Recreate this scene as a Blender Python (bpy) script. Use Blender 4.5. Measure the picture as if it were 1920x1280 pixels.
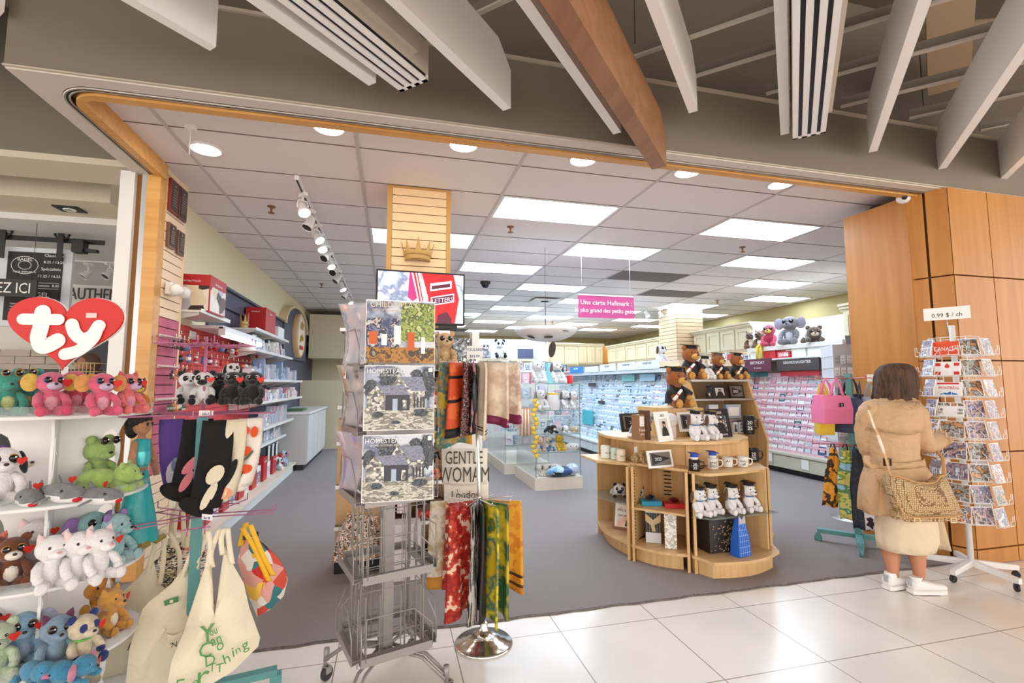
import bpy, math, random
from math import sin, cos, pi, radians as rad, sqrt, atan2
from mathutils import Vector as V, Matrix, Euler
random.seed(11)
SC = bpy.context.scene
for _o in list(bpy.data.objects): bpy.data.objects.remove(_o)
# ---------------------------------------------------------------- camera
H = 1.42                                    # eye height
YAW, PITCH, ROLL, FPX = rad(14.2), rad(5.0), rad(-0.12), 900.0
_fw = V((sin(YAW)*cos(PITCH), cos(YAW)*cos(PITCH), sin(PITCH)))
_r0 = V((cos(YAW), -sin(YAW), 0)); _u0 = _r0.cross(_fw)
_rt = _r0*cos(ROLL) + _u0*sin(ROLL); _up = _u0*cos(ROLL) - _r0*sin(ROLL)
cam = bpy.data.cameras.new('camera'); camo = bpy.data.objects.new('camera', cam)
SC.collection.objects.link(camo)
camo.matrix_world = Matrix(((_rt.x, _up.x, -_fw.x, 0), (_rt.y, _up.y, -_fw.y, 0), (_rt.z, _up.z, -_fw.z, H), (0, 0, 0, 1)))
cam.sensor_width = 36; cam.lens = 36*FPX/1920; cam.clip_start = 0.05; cam.clip_end = 200
SC.camera = camo
# ---------------------------------------------------------------- world, exposure
W = bpy.data.worlds.new('world'); SC.world = W; W.use_nodes = True
W.node_tree.nodes['Background'].inputs[0].default_value = (1.0, 0.94, 0.87, 1)
W.node_tree.nodes['Background'].inputs[1].default_value = 2.1
vs = SC.view_settings
vs.view_transform = 'Standard'; vs.look = 'None'; vs.gamma = 1; vs.use_curve_mapping = False; vs.exposure = 0.66
PANEL_E, DOWN_E, SPOT_E = 11.0, 22.0, 16.0     # emission of ceiling panels, downlights, track heads
# ---------------------------------------------------------------- picture measurements -> metres
def ray(px, py): return _fw + _rt*((px-960)/FPX) - _up*((py-640)/FPX)
def onZ(px, py, z=0.0):
    d = ray(px, py); return V((0, 0, H)) + d*((z-H)/d.z)
def onY(px, py, y):
    d = ray(px, py); return V((0, 0, H)) + d*(y/d.y)
def onX(px, py, x):
    d = ray(px, py); return V((0, 0, H)) + d*(x/d.x)
def onD(px, py, dep): return V((0, 0, H)) + ray(px, py)*dep
# ---------------------------------------------------------------- materials
def lin(c):
    return tuple(((v/255)/12.92 if v/255 <= 0.04045 else ((v/255+0.055)/1.055)**2.4) for v in c) + (1.0,)
MATS = {}
def mat(name, rgb=(200, 200, 200), rough=0.6, metal=0.0, emit=0.0, noise=None, bump=None, alpha=1.0, trans=0.0, coat=0.0, sheen=0.0, vary=0.0):
    """noise=(scale, other rgb, contrast)  bump=(scale, strength)  vary: lightness change from copy to copy"""
    if name in MATS: return MATS[name]
    m = bpy.data.materials.new(name); m.use_nodes = True; MATS[name] = m
    nt = m.node_tree; N = nt.nodes; L = nt.links; b = N['Principled BSDF']
    b.inputs['Base Color'].default_value = lin(rgb); b.inputs['Roughness'].default_value = rough
    b.inputs['Metallic'].default_value = metal; b.inputs['Alpha'].default_value = alpha
    b.inputs['Transmission Weight'].default_value = trans; b.inputs['Coat Weight'].default_value = coat
    b.inputs['Sheen Weight'].default_value = sheen
    if emit:
        b.inputs['Emission Color'].default_value = lin(rgb); b.inputs['Emission Strength'].default_value = emit
    tc = N.new('ShaderNodeTexCoord'); out = None
    if noise:
        n = N.new('ShaderNodeTexNoise'); n.inputs['Scale'].default_value = noise[0]; n.inputs['Detail'].default_value = 6
        L.new(tc.outputs['Object'], n.inputs['Vector'])
        r = N.new('ShaderNodeValToRGB'); k = noise[2] if len(noise) > 2 else 0.3
        r.color_ramp.elements[0].position = 0.5-k/2; r.color_ramp.elements[1].position = 0.5+k/2
        r.color_ramp.elements[0].color = lin(rgb); r.color_ramp.elements[1].color = lin(noise[1])
        L.new(n.outputs['Fac'], r.inputs['Fac']); out = r.outputs['Color']
        L.new(out, b.inputs['Base Color'])
    if vary:
        oi = N.new('ShaderNodeObjectInfo'); hs = N.new('ShaderNodeHueSaturation'); mr = N.new('ShaderNodeMapRange')
        mr.inputs['To Min'].default_value = 1-vary; mr.inputs['To Max'].default_value = 1+vary
        L.new(oi.outputs['Random'], mr.inputs['Value']); L.new(mr.outputs['Result'], hs.inputs['Value'])
        hs.inputs['Color'].default_value = lin(rgb)
        if out: L.new(out, hs.inputs['Color'])
        L.new(hs.outputs['Color'], b.inputs['Base Color'])
    if bump:
        n2 = N.new('ShaderNodeTexNoise'); n2.inputs['Scale'].default_value = bump[0]; n2.inputs['Detail'].default_value = 4
        L.new(tc.outputs['Object'], n2.inputs['Vector'])
        bp = N.new('ShaderNodeBump'); bp.inputs['Strength'].default_value = bump[1]; bp.inputs['Distance'].default_value = bump[2] if len(bump) > 2 else 0.01
        L.new(n2.outputs['Fac'], bp.inputs['Height']); L.new(bp.outputs['Normal'], b.inputs['Normal'])
    return m
def wood(name, a, b_, scale=3.0, axis='Z', rough=0.45, stretch=12):
    m = mat(name, a, rough); nt = m.node_tree; N = nt.nodes; L = nt.links; b = N['Principled BSDF']
    tc = N.new('ShaderNodeTexCoord'); mp = N.new('ShaderNodeMapping'); n = N.new('ShaderNodeTexNoise'); r = N.new('ShaderNodeValToRGB')
    s = [stretch*scale]*3; s['XYZ'.index(axis)] = scale*0.6
    mp.inputs['Scale'].default_value = s; n.inputs['Scale'].default_value = 1.0; n.inputs['Detail'].default_value = 7; n.inputs['Distortion'].default_value = 0.6
    L.new(tc.outputs['Object'], mp.inputs['Vector']); L.new(mp.outputs['Vector'], n.inputs['Vector']); L.new(n.outputs['Fac'], r.inputs['Fac'])
    r.color_ramp.elements[0].position = 0.35; r.color_ramp.elements[1].position = 0.68
    r.color_ramp.elements[0].color = lin(a); r.color_ramp.elements[1].color = lin(b_); L.new(r.outputs['Color'], b.inputs['Base Color'])
    return m
def picture(name, cols, scale=14.0, rough=0.35, kind='noise', stretch=(1, 1, 1), coord='Object', sharp=True):
    """printed paper or patterned cloth: patches of the given colours, shifted from copy to copy"""
    m = mat(name, cols[0], rough); nt = m.node_tree; N = nt.nodes; L = nt.links; b = N['Principled BSDF']
    tc = N.new('ShaderNodeTexCoord'); mp = N.new('ShaderNodeMapping'); oi = N.new('ShaderNodeObjectInfo')
    vm = N.new('ShaderNodeVectorMath'); vm.operation = 'SCALE'; vm.inputs['Scale'].default_value = 37.0
    cb = N.new('ShaderNodeCombineXYZ')
    for i in range(3): L.new(oi.outputs['Random'], cb.inputs[i])
    L.new(cb.outputs[0], vm.inputs[0]); L.new(vm.outputs[0], mp.inputs['Location'])
    mp.inputs['Scale'].default_value = stretch; L.new(tc.outputs[coord], mp.inputs['Vector'])
    if kind == 'voronoi':
        n = N.new('ShaderNodeTexVoronoi'); n.inputs['Scale'].default_value = scale; fac = n.outputs['Color']
        sp = N.new('ShaderNodeSeparateColor'); L.new(fac, sp.inputs[0]); fac = sp.outputs[0]
    else:
        n = N.new('ShaderNodeTexNoise'); n.inputs['Scale'].default_value = scale; n.inputs['Detail'].default_value = 5; fac = n.outputs['Fac']
    L.new(mp.outputs['Vector'], n.inputs['Vector'])
    r = N.new('ShaderNodeValToRGB'); r.color_ramp.interpolation = 'CONSTANT' if sharp else 'LINEAR'
    e = r.color_ramp.elements; k = len(cols)
    lo, hi = (0.0, 1.0) if kind == 'voronoi' else (0.3, 0.7)
    e[0].position = 0; e[0].color = lin(cols[0]); e[1].position = lo+(hi-lo)*(k-1)/k; e[1].color = lin(cols[-1])
    for i in range(1, k-1):
        q = e.new(lo+(hi-lo)*i/k); q.color = lin(cols[i])
    L.new(fac, r.inputs['Fac']); L.new(r.outputs['Color'], b.inputs['Base Color'])
    return m
# ---------------------------------------------------------------- mesh collector
def rotm(r):
    if r is None: return Matrix.Identity(3)
    if isinstance(r, (int, float)): return Matrix.Rotation(r, 3, 'Z')
    if isinstance(r, Matrix): return r
    return Euler(r).to_matrix()
def basis(xa, ya):
    xa = V(xa).normalized(); ya = V(ya); ya = (ya-xa*ya.dot(xa)).normalized(); za = xa.cross(ya)
    return Matrix((xa, ya, za)).transposed()
class MB:
    def __init__(s): s.v = []; s.f = []; s.m = []; s.sm = []; s.X = None
    def add(s, vs, fs, mi=0, sm=False):
        k = len(s.v)
        s.v += [(s.X @ V(p) if s.X else V(p)) for p in vs]
        s.f += [tuple(i+k for i in f) for f in fs]; s.m += [mi]*len(fs); s.sm += [sm]*len(fs); return s
    def box(s, c, d, mi=0, r=None):
        R = rotm(r); c = V(c); x, y, z = d[0]/2, d[1]/2, d[2]/2
        return s.add([c+R@V((a*x, b*y, e*z)) for a in (-1, 1) for b in (-1, 1) for e in (-1, 1)],
                     [(0, 1, 3, 2), (4, 6, 7, 5), (0, 4, 5, 1), (2, 3, 7, 6), (0, 2, 6, 4), (1, 5, 7, 3)], mi)
    def bx(s, lo, hi, mi=0):
        return s.box([(a+b)/2 for a, b in zip(lo, hi)], [abs(b-a) for a, b in zip(lo, hi)], mi)
    def ell(s, c, d, mi=0, r=None, seg=14, rings=9):
        R = rotm(r); c = V(c); vs = [c+R@V((0, 0, d[2]))]; fs = []
        for i in range(1, rings):
            t = pi*i/rings
            for j in range(seg):
                a = 2*pi*j/seg; vs.append(c+R@V((d[0]*sin(t)*cos(a), d[1]*sin(t)*sin(a), d[2]*cos(t))))
        vs.append(c+R@V((0, 0, -d[2]))); n = len(vs)-1
        for j in range(seg):
            k = (j+1) % seg; fs.append((0, 1+j, 1+k))
            for i in range(rings-2): fs.append((1+i*seg+j, 1+(i+1)*seg+j, 1+(i+1)*seg+k, 1+i*seg+k))
            fs.append((1+(rings-2)*seg+j, n, 1+(rings-2)*seg+k))
        return s.add(vs, fs, mi, True)
    def tube(s, pts, r=0.004, mi=0, seg=6, flat=1.0, up=None):
        pts = [V(p) for p in pts]; n = len(pts); R = r if isinstance(r, (list, tuple)) else [r]*n
        vs = []; u = None
        for i, p in enumerate(pts):
            t = (pts[min(i+1, n-1)]-pts[max(i-1, 0)]).normalized()
            if u is None:
                a = V(up) if up else (V((0, 0, 1)) if abs(t.z) < 0.9 else V((0, 1, 0)))
                u = a-t*a.dot(t)
            else: u = u-t*u.dot(t)
            u.normalize(); w = t.cross(u)
            for j in range(seg):
                a = 2*pi*j/seg; vs.append(p+(w*cos(a)+u*sin(a)*flat)*R[i])
        fs = [(i*seg+j, i*seg+(j+1) % seg, (i+1)*seg+(j+1) % seg, (i+1)*seg+j) for i in range(n-1) for j in range(seg)]
        fs += [tuple(range(seg-1, -1, -1)), tuple((n-1)*seg+j for j in range(seg))]
        return s.add(vs, fs, mi, seg > 4)
    def lathe(s, prof, c=(0, 0, 0), mi=0, seg=20, r=None, sm=True):
        R = rotm(r); c = V(c); vs = []
        for (q, z) in prof:
            for j in range(seg):
                a = 2*pi*j/seg; vs.append(c+R@V((q*cos(a), q*sin(a), z)))
        n = len(prof)
        fs = [(i*seg+j, i*seg+(j+1) % seg, (i+1)*seg+(j+1) % seg, (i+1)*seg+j) for i in range(n-1) for j in range(seg)]
        s.add(vs, fs, mi, sm)
        if prof[0][0] > 1e-4: s.add(vs[:seg], [tuple(range(seg-1, -1, -1))], mi)
        if prof[-1][0] > 1e-4: s.add(vs[-seg:], [tuple(range(seg))], mi)
        return s
    def prism(s, poly, t, o=(0, 0, 0), xa=(1, 0, 0), ya=(0, 0, 1), mi=0):
        """2-D outline in the plane (xa, ya) at o, thickened by t along xa x ya"""
        xa = V(xa); ya = V(ya); z = xa.cross(ya).normalized()*t; o = V(o); n = len(poly)
        a = [o+xa*p[0]+ya*p[1] for p in poly]; b = [p+z for p in a]
        return s.add(a+b, [tuple(range(n-1, -1, -1)), tuple(range(n, 2*n))]+[(i, (i+1) % n, n+(i+1) % n, n+i) for i in range(n)], mi)
    def loft(s, rings, mi=0, caps=True, sm=True):
        k = len(rings[0]); vs = [p for r in rings for p in r]; n = len(rings)
        fs = [(i*k+j, i*k+(j+1) % k, (i+1)*k+(j+1) % k, (i+1)*k+j) for i in range(n-1) for j in range(k)]
        if caps: fs += [tuple(range(k-1, -1, -1)), tuple((n-1)*k+j for j in range(k))]
        return s.add(vs, fs, mi, sm)
    def sheet(s, fn, nu, nv, t=0.002, mi=0, sm=True):
        """a cloth: fn(u, v) -> point, u, v in 0..1, given thickness t"""
        P = [[V(fn(i/nu, j/nv)) for j in range(nv+1)] for i in range(nu+1)]; A = []; B = []
        for i in range(nu+1):
            for j in range(nv+1):
                du = P[min(i+1, nu)][j]-P[max(i-1, 0)][j]; dv = P[i][min(j+1, nv)]-P[i][max(j-1, 0)]
                n = du.cross(dv); n = n.normalized()*t/2 if n.length > 1e-12 else V((0, 0, 0))
                A.append(P[i][j]+n); B.append(P[i][j]-n)
        w = nv+1; o = len(A); fs = []
        for i in range(nu):
            for j in range(nv):
                a, b, c, d = i*w+j, (i+1)*w+j, (i+1)*w+j+1, i*w+j+1
                fs += [(a, b, c, d), (o+d, o+c, o+b, o+a)]
        for i in range(nu): fs += [(i*w, o+i*w, o+(i+1)*w, (i+1)*w), (i*w+nv, (i+1)*w+nv, o+(i+1)*w+nv, o+i*w+nv)]
        for j in range(nv): fs += [(j, j+1, o+j+1, o+j), (nu*w+j, o+nu*w+j, o+nu*w+j+1, nu*w+j+1)]
        return s.add(A+B, fs, mi, sm)
    def text(s, txt, o, h, xa=(1, 0, 0), ya=(0, 0, 1), mi=0, depth=0.001, align='C', squeeze=1.0, shear=0.0):
        vs, fs, w = glyphs(txt, depth/h, shear); xa = V(xa).normalized(); ya = V(ya).normalized(); z = xa.cross(ya); o = V(o)
        dx = {'C': -w/2, 'L': 0, 'R': -w}[align]
        return s.add([o+xa*((p[0]+dx)*h*squeeze)+ya*(p[1]*h)+z*(p[2]*h) for p in vs], fs, mi)
    def build(s, name, mats, parent=None, loc=None, rz=0, bevel=0):
        me = bpy.data.meshes.new(name); me.from_pydata([tuple(p) for p in s.v], [], s.f)
        for m in (mats if isinstance(mats, (list, tuple)) else [mats]): me.materials.append(m)
        me.polygons.foreach_set('material_index', s.m); me.polygons.foreach_set('use_smooth', s.sm); me.update()
        o = bpy.data.objects.new(name, me); SC.collection.objects.link(o)
        if loc is not None: o.location = loc
        o.rotation_euler[2] = rz
        if parent: o.parent = parent
        if bevel:
            bm = o.modifiers.new('edge', 'BEVEL'); bm.width = bevel; bm.segments = 2; bm.limit_method = 'ANGLE'
        return o
_G = {}
def glyphs(txt, depth, shear=0.0):
    k = (txt, round(depth, 4), shear)
    if k not in _G:
        c = bpy.data.curves.new('t', 'FONT'); c.body = txt; c.size = 1; c.extrude = depth; c.resolution_u = 2; c.shear = shear
        o = bpy.data.objects.new('t', c); SC.collection.objects.link(o)
        me = o.to_mesh(); vs = [tuple(v.co) for v in me.vertices]; fs = [tuple(p.vertices) for p in me.polygons]
        o.to_mesh_clear(); bpy.data.objects.remove(o); bpy.data.curves.remove(c)
        lo = min(v[0] for v in vs); hi = max(v[0] for v in vs)
        _G[k] = ([((v[0]-lo)*1.0, v[1], v[2]) for v in vs], fs, hi-lo)
    return _G[k]
# ---------------------------------------------------------------- things
LABELS = {}
def tag(o, label, cat, group=None, kind=None):
    o['label'] = label; o['category'] = cat
    if group: o['group'] = group
    if kind: o['kind'] = kind
    LABELS[label] = LABELS.get(label, 0)+1
    return o
def thing(name, label, cat, loc=(0, 0, 0), rz=0, group=None):
    o = bpy.data.objects.new(name, None); SC.collection.objects.link(o); o.empty_display_size = 0.1
    o.location = loc; o.rotation_euler = (0, 0, rz) if isinstance(rz, (int, float)) else rz
    return tag(o, label, cat, group)
def struct(mb, name, mats, bevel=0):
    o = mb.build(name, mats, bevel=bevel); o['kind'] = 'structure'; return o
def kids(o): return [c for c in o.children]
def dup(root, loc=None, rz=None, label=None, group=None, scale=None, swap=None):
    r = root.copy(); SC.collection.objects.link(r)
    if loc is not None: r.location = loc
    if rz is not None: r.rotation_euler = (0, 0, rz) if isinstance(rz, (int, float)) else rz
    if scale is not None: r.scale = (scale,)*3 if isinstance(scale, (int, float)) else scale
    if label: r['label'] = label; LABELS[label] = LABELS.get(label, 0)+1
    if group: r['group'] = group
    def rec(a, b):
        for ch in TREE.get(a.name, ()):
            c = ch.copy(); SC.collection.objects.link(c); c.parent = b; TREE.setdefault(b.name, []).append(c); rec(ch, c)
    rec(root, r)
    return r
TREE = {}
_build = MB.build
def _b2(s, name, mats, parent=None, **k):
    o = _build(s, name, mats, parent, **k)
    if parent: TREE.setdefault(parent.name, []).append(o)
    return o
MB.build = _b2
def one(mb, name, mats, label, cat, group=None, **k): return tag(mb.build(name, mats, **k), label, cat, group)
def ordinal(i): return ['first', 'second', 'third', 'fourth', 'fifth', 'sixth', 'seventh', 'eighth', 'ninth', 'tenth', 'eleventh', 'twelfth', 'thirteenth', 'fourteenth', 'fifteenth', 'sixteenth', 'seventeenth', 'eighteenth', 'nineteenth', 'twentieth', 'twenty-first', 'twenty-second', 'twenty-third', 'twenty-fourth', 'twenty-fifth', 'twenty-sixth', 'twenty-seventh', 'twenty-eighth', 'twenty-ninth', 'thirtieth'][i]
# common materials
WHITE = mat('white_paint', (236, 233, 230), 0.5)
CREAM = mat('cream_paint', (218, 206, 174), 0.5)
BLACK = mat('black_plastic', (22, 21, 22), 0.45)
DARK = mat('dark_grey', (52, 48, 48), 0.5)
CHROME = mat('chrome', (215, 212, 208), 0.18, 1.0)
STEEL = mat('brushed_steel', (170, 168, 165), 0.35, 0.9)
GREYWIRE = mat('grey_painted_wire', (150, 147, 142), 0.45, 0.35)
GLASS = mat('clear_glass', (235, 245, 242), 0.03, alpha=0.16)
PAPER = mat('white_paper', (244, 242, 240), 0.6)
PLY = wood('birch_wood', (222, 184, 132), (205, 163, 108), 2.2, 'Z', 0.4)
PLYX = wood('birch_wood_flat', (228, 192, 142), (210, 170, 116), 2.2, 'X', 0.4)
# ================================================================ the setting
def grid_floor(name, rgb, line, x0, px, y0, py, w, rough):
    m = mat(name, rgb, rough); nt = m.node_tree; N = nt.nodes; L = nt.links; b = N['Principled BSDF']
    tc = N.new('ShaderNodeTexCoord'); sx = N.new('ShaderNodeSeparateXYZ'); L.new(tc.outputs['Object'], sx.inputs[0]); res = []
    for ax, o, p in ((0, x0, px), (1, y0, py)):
        a = N.new('ShaderNodeMath'); a.operation = 'SUBTRACT'; a.inputs[1].default_value = o-p/2-100*p; L.new(sx.outputs[ax], a.inputs[0])
        q = N.new('ShaderNodeMath'); q.operation = 'MODULO'; q.inputs[1].default_value = p; L.new(a.outputs[0], q.inputs[0])
        c = N.new('ShaderNodeMath'); c.operation = 'COMPARE'; c.inputs[1].default_value = p/2; c.inputs[2].default_value = w/2; L.new(q.outputs[0], c.inputs[0]); res.append(c)
    mx = N.new('ShaderNodeMath'); mx.operation = 'MAXIMUM'; L.new(res[0].outputs[0], mx.inputs[0]); L.new(res[1].outputs[0], mx.inputs[1])
    n = N.new('ShaderNodeTexNoise'); n.inputs['Scale'].default_value = 1.6; n.inputs['Detail'].default_value = 8; L.new(tc.outputs['Object'], n.inputs[0])
    r = N.new('ShaderNodeValToRGB'); r.color_ramp.elements[0].color = lin(rgb); r.color_ramp.elements[1].color = lin(tuple(v*0.955 for v in rgb))
    r.color_ramp.elements[0].position = 0.4; r.color_ramp.elements[1].position = 0.65; L.new(n.outputs['Fac'], r.inputs[0])
    mi = N.new('ShaderNodeMix'); mi.data_type = 'RGBA'; L.new(mx.outputs[0], mi.inputs[0]); L.new(r.outputs[0], mi.inputs[6]); mi.inputs[7].default_value = lin(line)
    L.new(mi.outputs[2], b.inputs['Base Color']); return m
TILE = grid_floor('mall_floor_tile', (247, 240, 231), (160, 146, 130), 0.977, 0.61, 2.737, 0.622, 0.006, 0.22)
b = MB(); b.bx((-14, -6, -0.2), (14, 2.95, 0)); b.bx((-14, 2.95, -0.2), (-1.9, 14, 0)); b.bx((-1.9, 2.95, -0.2), (14, 17.6, -0.006))
struct(b, 'floor', TILE)
# carpet, woven rows
cp = mat('carpet', (180, 170, 167), 0.95, noise=(260.0, (148, 139, 138), 0.5), bump=(420, 0.6))
nt = cp.node_tree; N = nt.nodes; L = nt.links
wv = N.new('ShaderNodeTexWave'); wv.inputs['Scale'].default_value = 38; wv.inputs['Distortion'].default_value = 1.5; wv.inputs['Detail'].default_value = 2; wv.bands_direction = 'Y'
tc = N.new('ShaderNodeTexCoord'); L.new(tc.outputs['Object'], wv.inputs['Vector'])
mi = N.new('ShaderNodeMix'); mi.data_type = 'RGBA'; mi.blend_type = 'MULTIPLY'; mi.inputs[0].default_value = 0.35
src = N['Principled BSDF'].inputs['Base Color'].links[0].from_socket
L.new(src, mi.inputs[6]); L.new(wv.outputs['Color'], mi.inputs[7]); L.new(mi.outputs[2], N['Principled BSDF'].inputs['Base Color'])
b = MB(); n = 60
edge = [(-1.86+i*6.4/n, 2.955+0.006*sin(i*2.3)+0.004*sin(i*5.1)) for i in range(n+1)]
b.prism([(x, y) for x, y in edge]+[(8.6, 3.1), (8.6, 17.2), (-1.95, 17.2), (-1.95, 4.2)], 0.008, (0, 0, 0), (1, 0, 0), (0, 1, 0))
o = struct(b, 'floor_carpet', cp)
b = MB(); b.tube([(x, y-0.012, 0.004) for x, y in edge], 0.008, 0, 5, flat=0.5)
struct(b, 'trim_1', mat('carpet_edge_strip', (128, 118, 112), 0.7, noise=(40, (88, 78, 72), 0.3)))
# shop ceiling with its exposed bars
CT = mat('ceiling_tile', (246, 238, 236), 0.85, bump=(220, 0.25), noise=(320, (236, 228, 226), 0.5))
b = MB(); b.bx((-1.95, 3.1, 3.14), (8.6, 17.2, 3.3)); struct(b, 'ceiling', CT)
b = MB()
x = 0.955-1.22*2
while x < 8.5: b.bx((x-0.013, 3.1, 3.134), (x+0.013, 17.1, 3.15)); x += 1.22
struct(b, 'ceiling_grid_rail', mat('ceiling_bar', (205, 196, 194), 0.5))
b = MB(); y = 4.15-0.61
while y < 17: b.bx((-1.93, y-0.005, 3.137), (8.5, y+0.005, 3.15)); y += 0.61
struct(b, 'ceiling_tile_joint', mat('ceiling_joint', (120, 108, 102), 0.8))
# walls
YEL = mat('yellow_wall_paint', (240, 228, 190), 0.8); OLV = mat('olive_wall_paint', (182, 164, 116), 0.85)
b = MB(); b.bx((-2.0, 4.62, 0), (-1.93, 17.2, 3.14)); struct(b, 'wall_left', YEL)
b = MB(); b.bx((8.5, 3.1, 0), (8.6, 17.2, 3.14)); struct(b, 'wall_right', OLV)
b = MB(); b.bx((-2.0, 17.0, 0), (8.6, 17.1, 3.14)); struct(b, 'wall_back', OLV)
b = MB(); b.bx((-1.93, 12.9, 0), (-0.2, 12.98, 3.14)); struct(b, 'wall_rear_left', YEL)
# header over the shop front
HG = mat('grey_header_paint', (130, 120, 106), 0.85, bump=(300, 0.15))
SOF = mat('soffit_paint', (216, 206, 196), 0.7)
b = MB(); b.bx((-1.95, 2.89, 3.05), (14, 3.02, 3.54)); b.bx((-1.95, 3.02, 3.06), (-1.88, 4.2, 3.54)); b.bx((-1.88, 3.02, 3.145), (14, 3.1, 3.54))
b.bx((-1.88, 3.1, 3.145), (-1.73, 4.4, 3.54)); struct(b, 'wall_front', HG)
b = MB(); b.bx((-1.97, 2.87, 3.54), (14, 3.0, 3.56)); b.bx((-1.955, 2.884, 3.048), (14, 2.9, 3.056)); struct(b, 'trim_2', mat('header_ledge', (196, 184, 168), 0.6))
# soffit with rounded inner corner
def arc(cx, cy, r, a0, a1, n=10): return [(cx+r*cos(a0+(a1-a0)*i/n), cy+r*sin(a0+(a1-a0)*i/n)) for i in range(n+1)]
path = [(14, 2.985), (-1.62, 2.985)]+arc(-1.62, 3.205, 0.22, -pi/2, -pi)+[(-1.84, 4.2)]
b = MB(); b.prism([(-1.95, 2.9), (14, 2.9)]+path+[(-1.95, 4.2)], 0.02, (0, 0, 3.04), (1, 0, 0), (0, 1, 0)); struct(b, 'ceiling_soffit', SOF)
FAS = wood('honey_fascia_wood', (224, 170, 98), (208, 148, 76), 1.5, 'X', 0.4)
b = MB(); b.prism([(14, 3.03)]+[(-1.6, 3.03)]+arc(-1.6, 3.215, 0.185, -pi/2, -pi)+[(-1.785, 4.2), (-1.73, 4.2), (-1.73, 3.14), (-1.67, 3.09), (14, 3.09)], 0.125, (0, 0, 3.018), (1, 0, 0), (0, 1, 0))
struct(b, 'beam_fascia', FAS)
b = MB()
for k, (d, r) in enumerate(((0.008, 0.007), (0.03, 0.006))):
    b.tube([(6, 2.985+d, 3.036), (-1.6+0, 2.985+d, 3.036)]+[(x, y, 3.036) for x, y in arc(-1.62, 3.205, 0.22-d, -pi/2, -pi)]+[(-1.84+d, 4.2, 3.036)], r, 0)
struct(b, 'trim_3', mat('silver_door_track', (190, 184, 176), 0.3, 0.8))
b = MB(); b.tube([(6, 3.004, 3.04), (-1.6, 3.004, 3.04)]+[(x, y, 3.04) for x, y in arc(-1.62, 3.205, 0.201, -pi/2, -pi)]+[(-1.821, 4.2, 3.04)], 0.009, 0); struct(b, 'trim_4', BLACK)
# posts at the shop's left end
for i, (x0, x1, m, y0, y1) in enumerate(((-2.025, -1.93, WHITE, 4.16, 4.24), (-1.93, -1.885, mat('brown_gap', (150, 98, 40), 0.6), 4.2, 4.26), (-1.885, -1.842, mat('aluminium_channel', (200, 203, 208), 0.35, 0.6), 4.17, 4.24), (-1.842, -1.752, FAS, 4.15, 4.26))):
    b = MB(); b.bx((x0, y0, 0), (x1, y1, 3.05)); struct(b, ['trim_post_white', 'trim_post_brown', 'trim_post_aluminium', 'trim_post_wood'][i], m)
# slat wall return beside the post
SL = mat('peach_slatwall', (244, 216, 180), 0.5); PINKP = mat('pink_panel_paint', (206, 104, 128), 0.6, noise=(9, (190, 84, 112), 0.5))
b = MB(); z = 0.05; k = 0
while z < 3.1:
    pk = 0.72 < z < 1.93
    b.bx((-1.93, 4.26, z), (-1.75, 4.62, min(z+0.068, 3.135)), 1 if pk else 0); z += 0.076
b.bx((-1.93, 4.262, 0), (-1.768, 4.615, 3.135), 2); b.bx((-1.93, 4.615, 0), (-1.745, 4.64, 3.137), 0)
struct(b, 'wall_slat_return', [SL, PINKP, DARK])
# wood-clad pillar at the right end
PW = wood('pillar_wood', (196, 134, 66), (180, 118, 50), 1.1, 'Z', 0.4, 10)
b = MB()
seams = [0.0, 0.12, 0.86, 1.60, 2.30, 3.045]
b.prism([(4.40, 3.7), (4.40, 3.09), (4.50, 2.9), (14, 2.9), (14, 3.7)], 3.045, (0, 0, 0), (1, 0, 0), (0, 1, 0), 1)
for z0, z1 in zip(seams, seams[1:]):
    g = 0.006
    b.prism([(4.46+0.0, 2.86), (4.90, 2.86), (4.90, 2.9), (4.5, 2.9)], z1-z0-2*g, (0, 0, z0+g), (1, 0, 0), (0, 1, 0))
    for k in range(12): b.bx((4.91+k*0.62, 2.86, z0+g), (4.91+k*0.62+0.612, 2.9, z1-g))
    b.prism([(4.395, 2.99), (4.455, 2.862), (4.5, 2.9), (4.43, 3.02)], z1-z0-2*g, (0, 0, z0+g), (1, 0, 0), (0, 1, 0))
    b.prism([(4.345, 3.10), (4.385, 3.005), (4.43, 3.03), (4.42, 3.12)], z1-z0-2*g if z0 > 0 else z1, (0, 0, z0+g), (1, 0, 0), (0, 1, 0))
b.bx((4.335, 3.1, 0), (4.45, 3.7, 3.04))
struct(b, 'pillar', [PW, mat('seam_dark', (120, 74, 30), 0.7)])
# structural column in the shop, slat clad
b = MB(); z = 0.5
b.bx((-0.03, 4.2, 0), (0.475, 4.66, 3.138), 1)
while z < 3.12: b.bx((-0.01, 4.165, z), (0.455, 4.2, min(z+0.070, 3.13))); z += 0.0775
b.bx((-0.055, 4.165, 0), (-0.012, 4.7, 3.138), 2); b.bx((0.457, 4.165, 0), (0.495, 4.7, 3.138), 2); b.bx((-0.055, 4.16, 3.118), (0.495, 4.2, 3.138), 2)
struct(b, 'column', [mat('slat_cream', (246, 214, 166), 0.5), mat('slat_shadow', (70, 44, 26), 0.8), mat('slat_corner_wood', (206, 158, 92), 0.45)])
b = MB(); z = 1.6; c0 = onX(1215, 650, 6.55)
b.bx((6.1, 9.3, 0), (6.75, 10.0, 3.138), 1)
while z < 3.1: b.bx((6.085, 9.3, z), (6.1, 10.0, z+0.075)); b.bx((6.1, 9.285, z), (6.75, 9.3, z+0.075)); z += 0.083
struct(b, 'column_rear', [mat('slat_beige', (226, 196, 158), 0.6), mat('slat_shadow2', (96, 66, 44), 0.8)])
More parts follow.
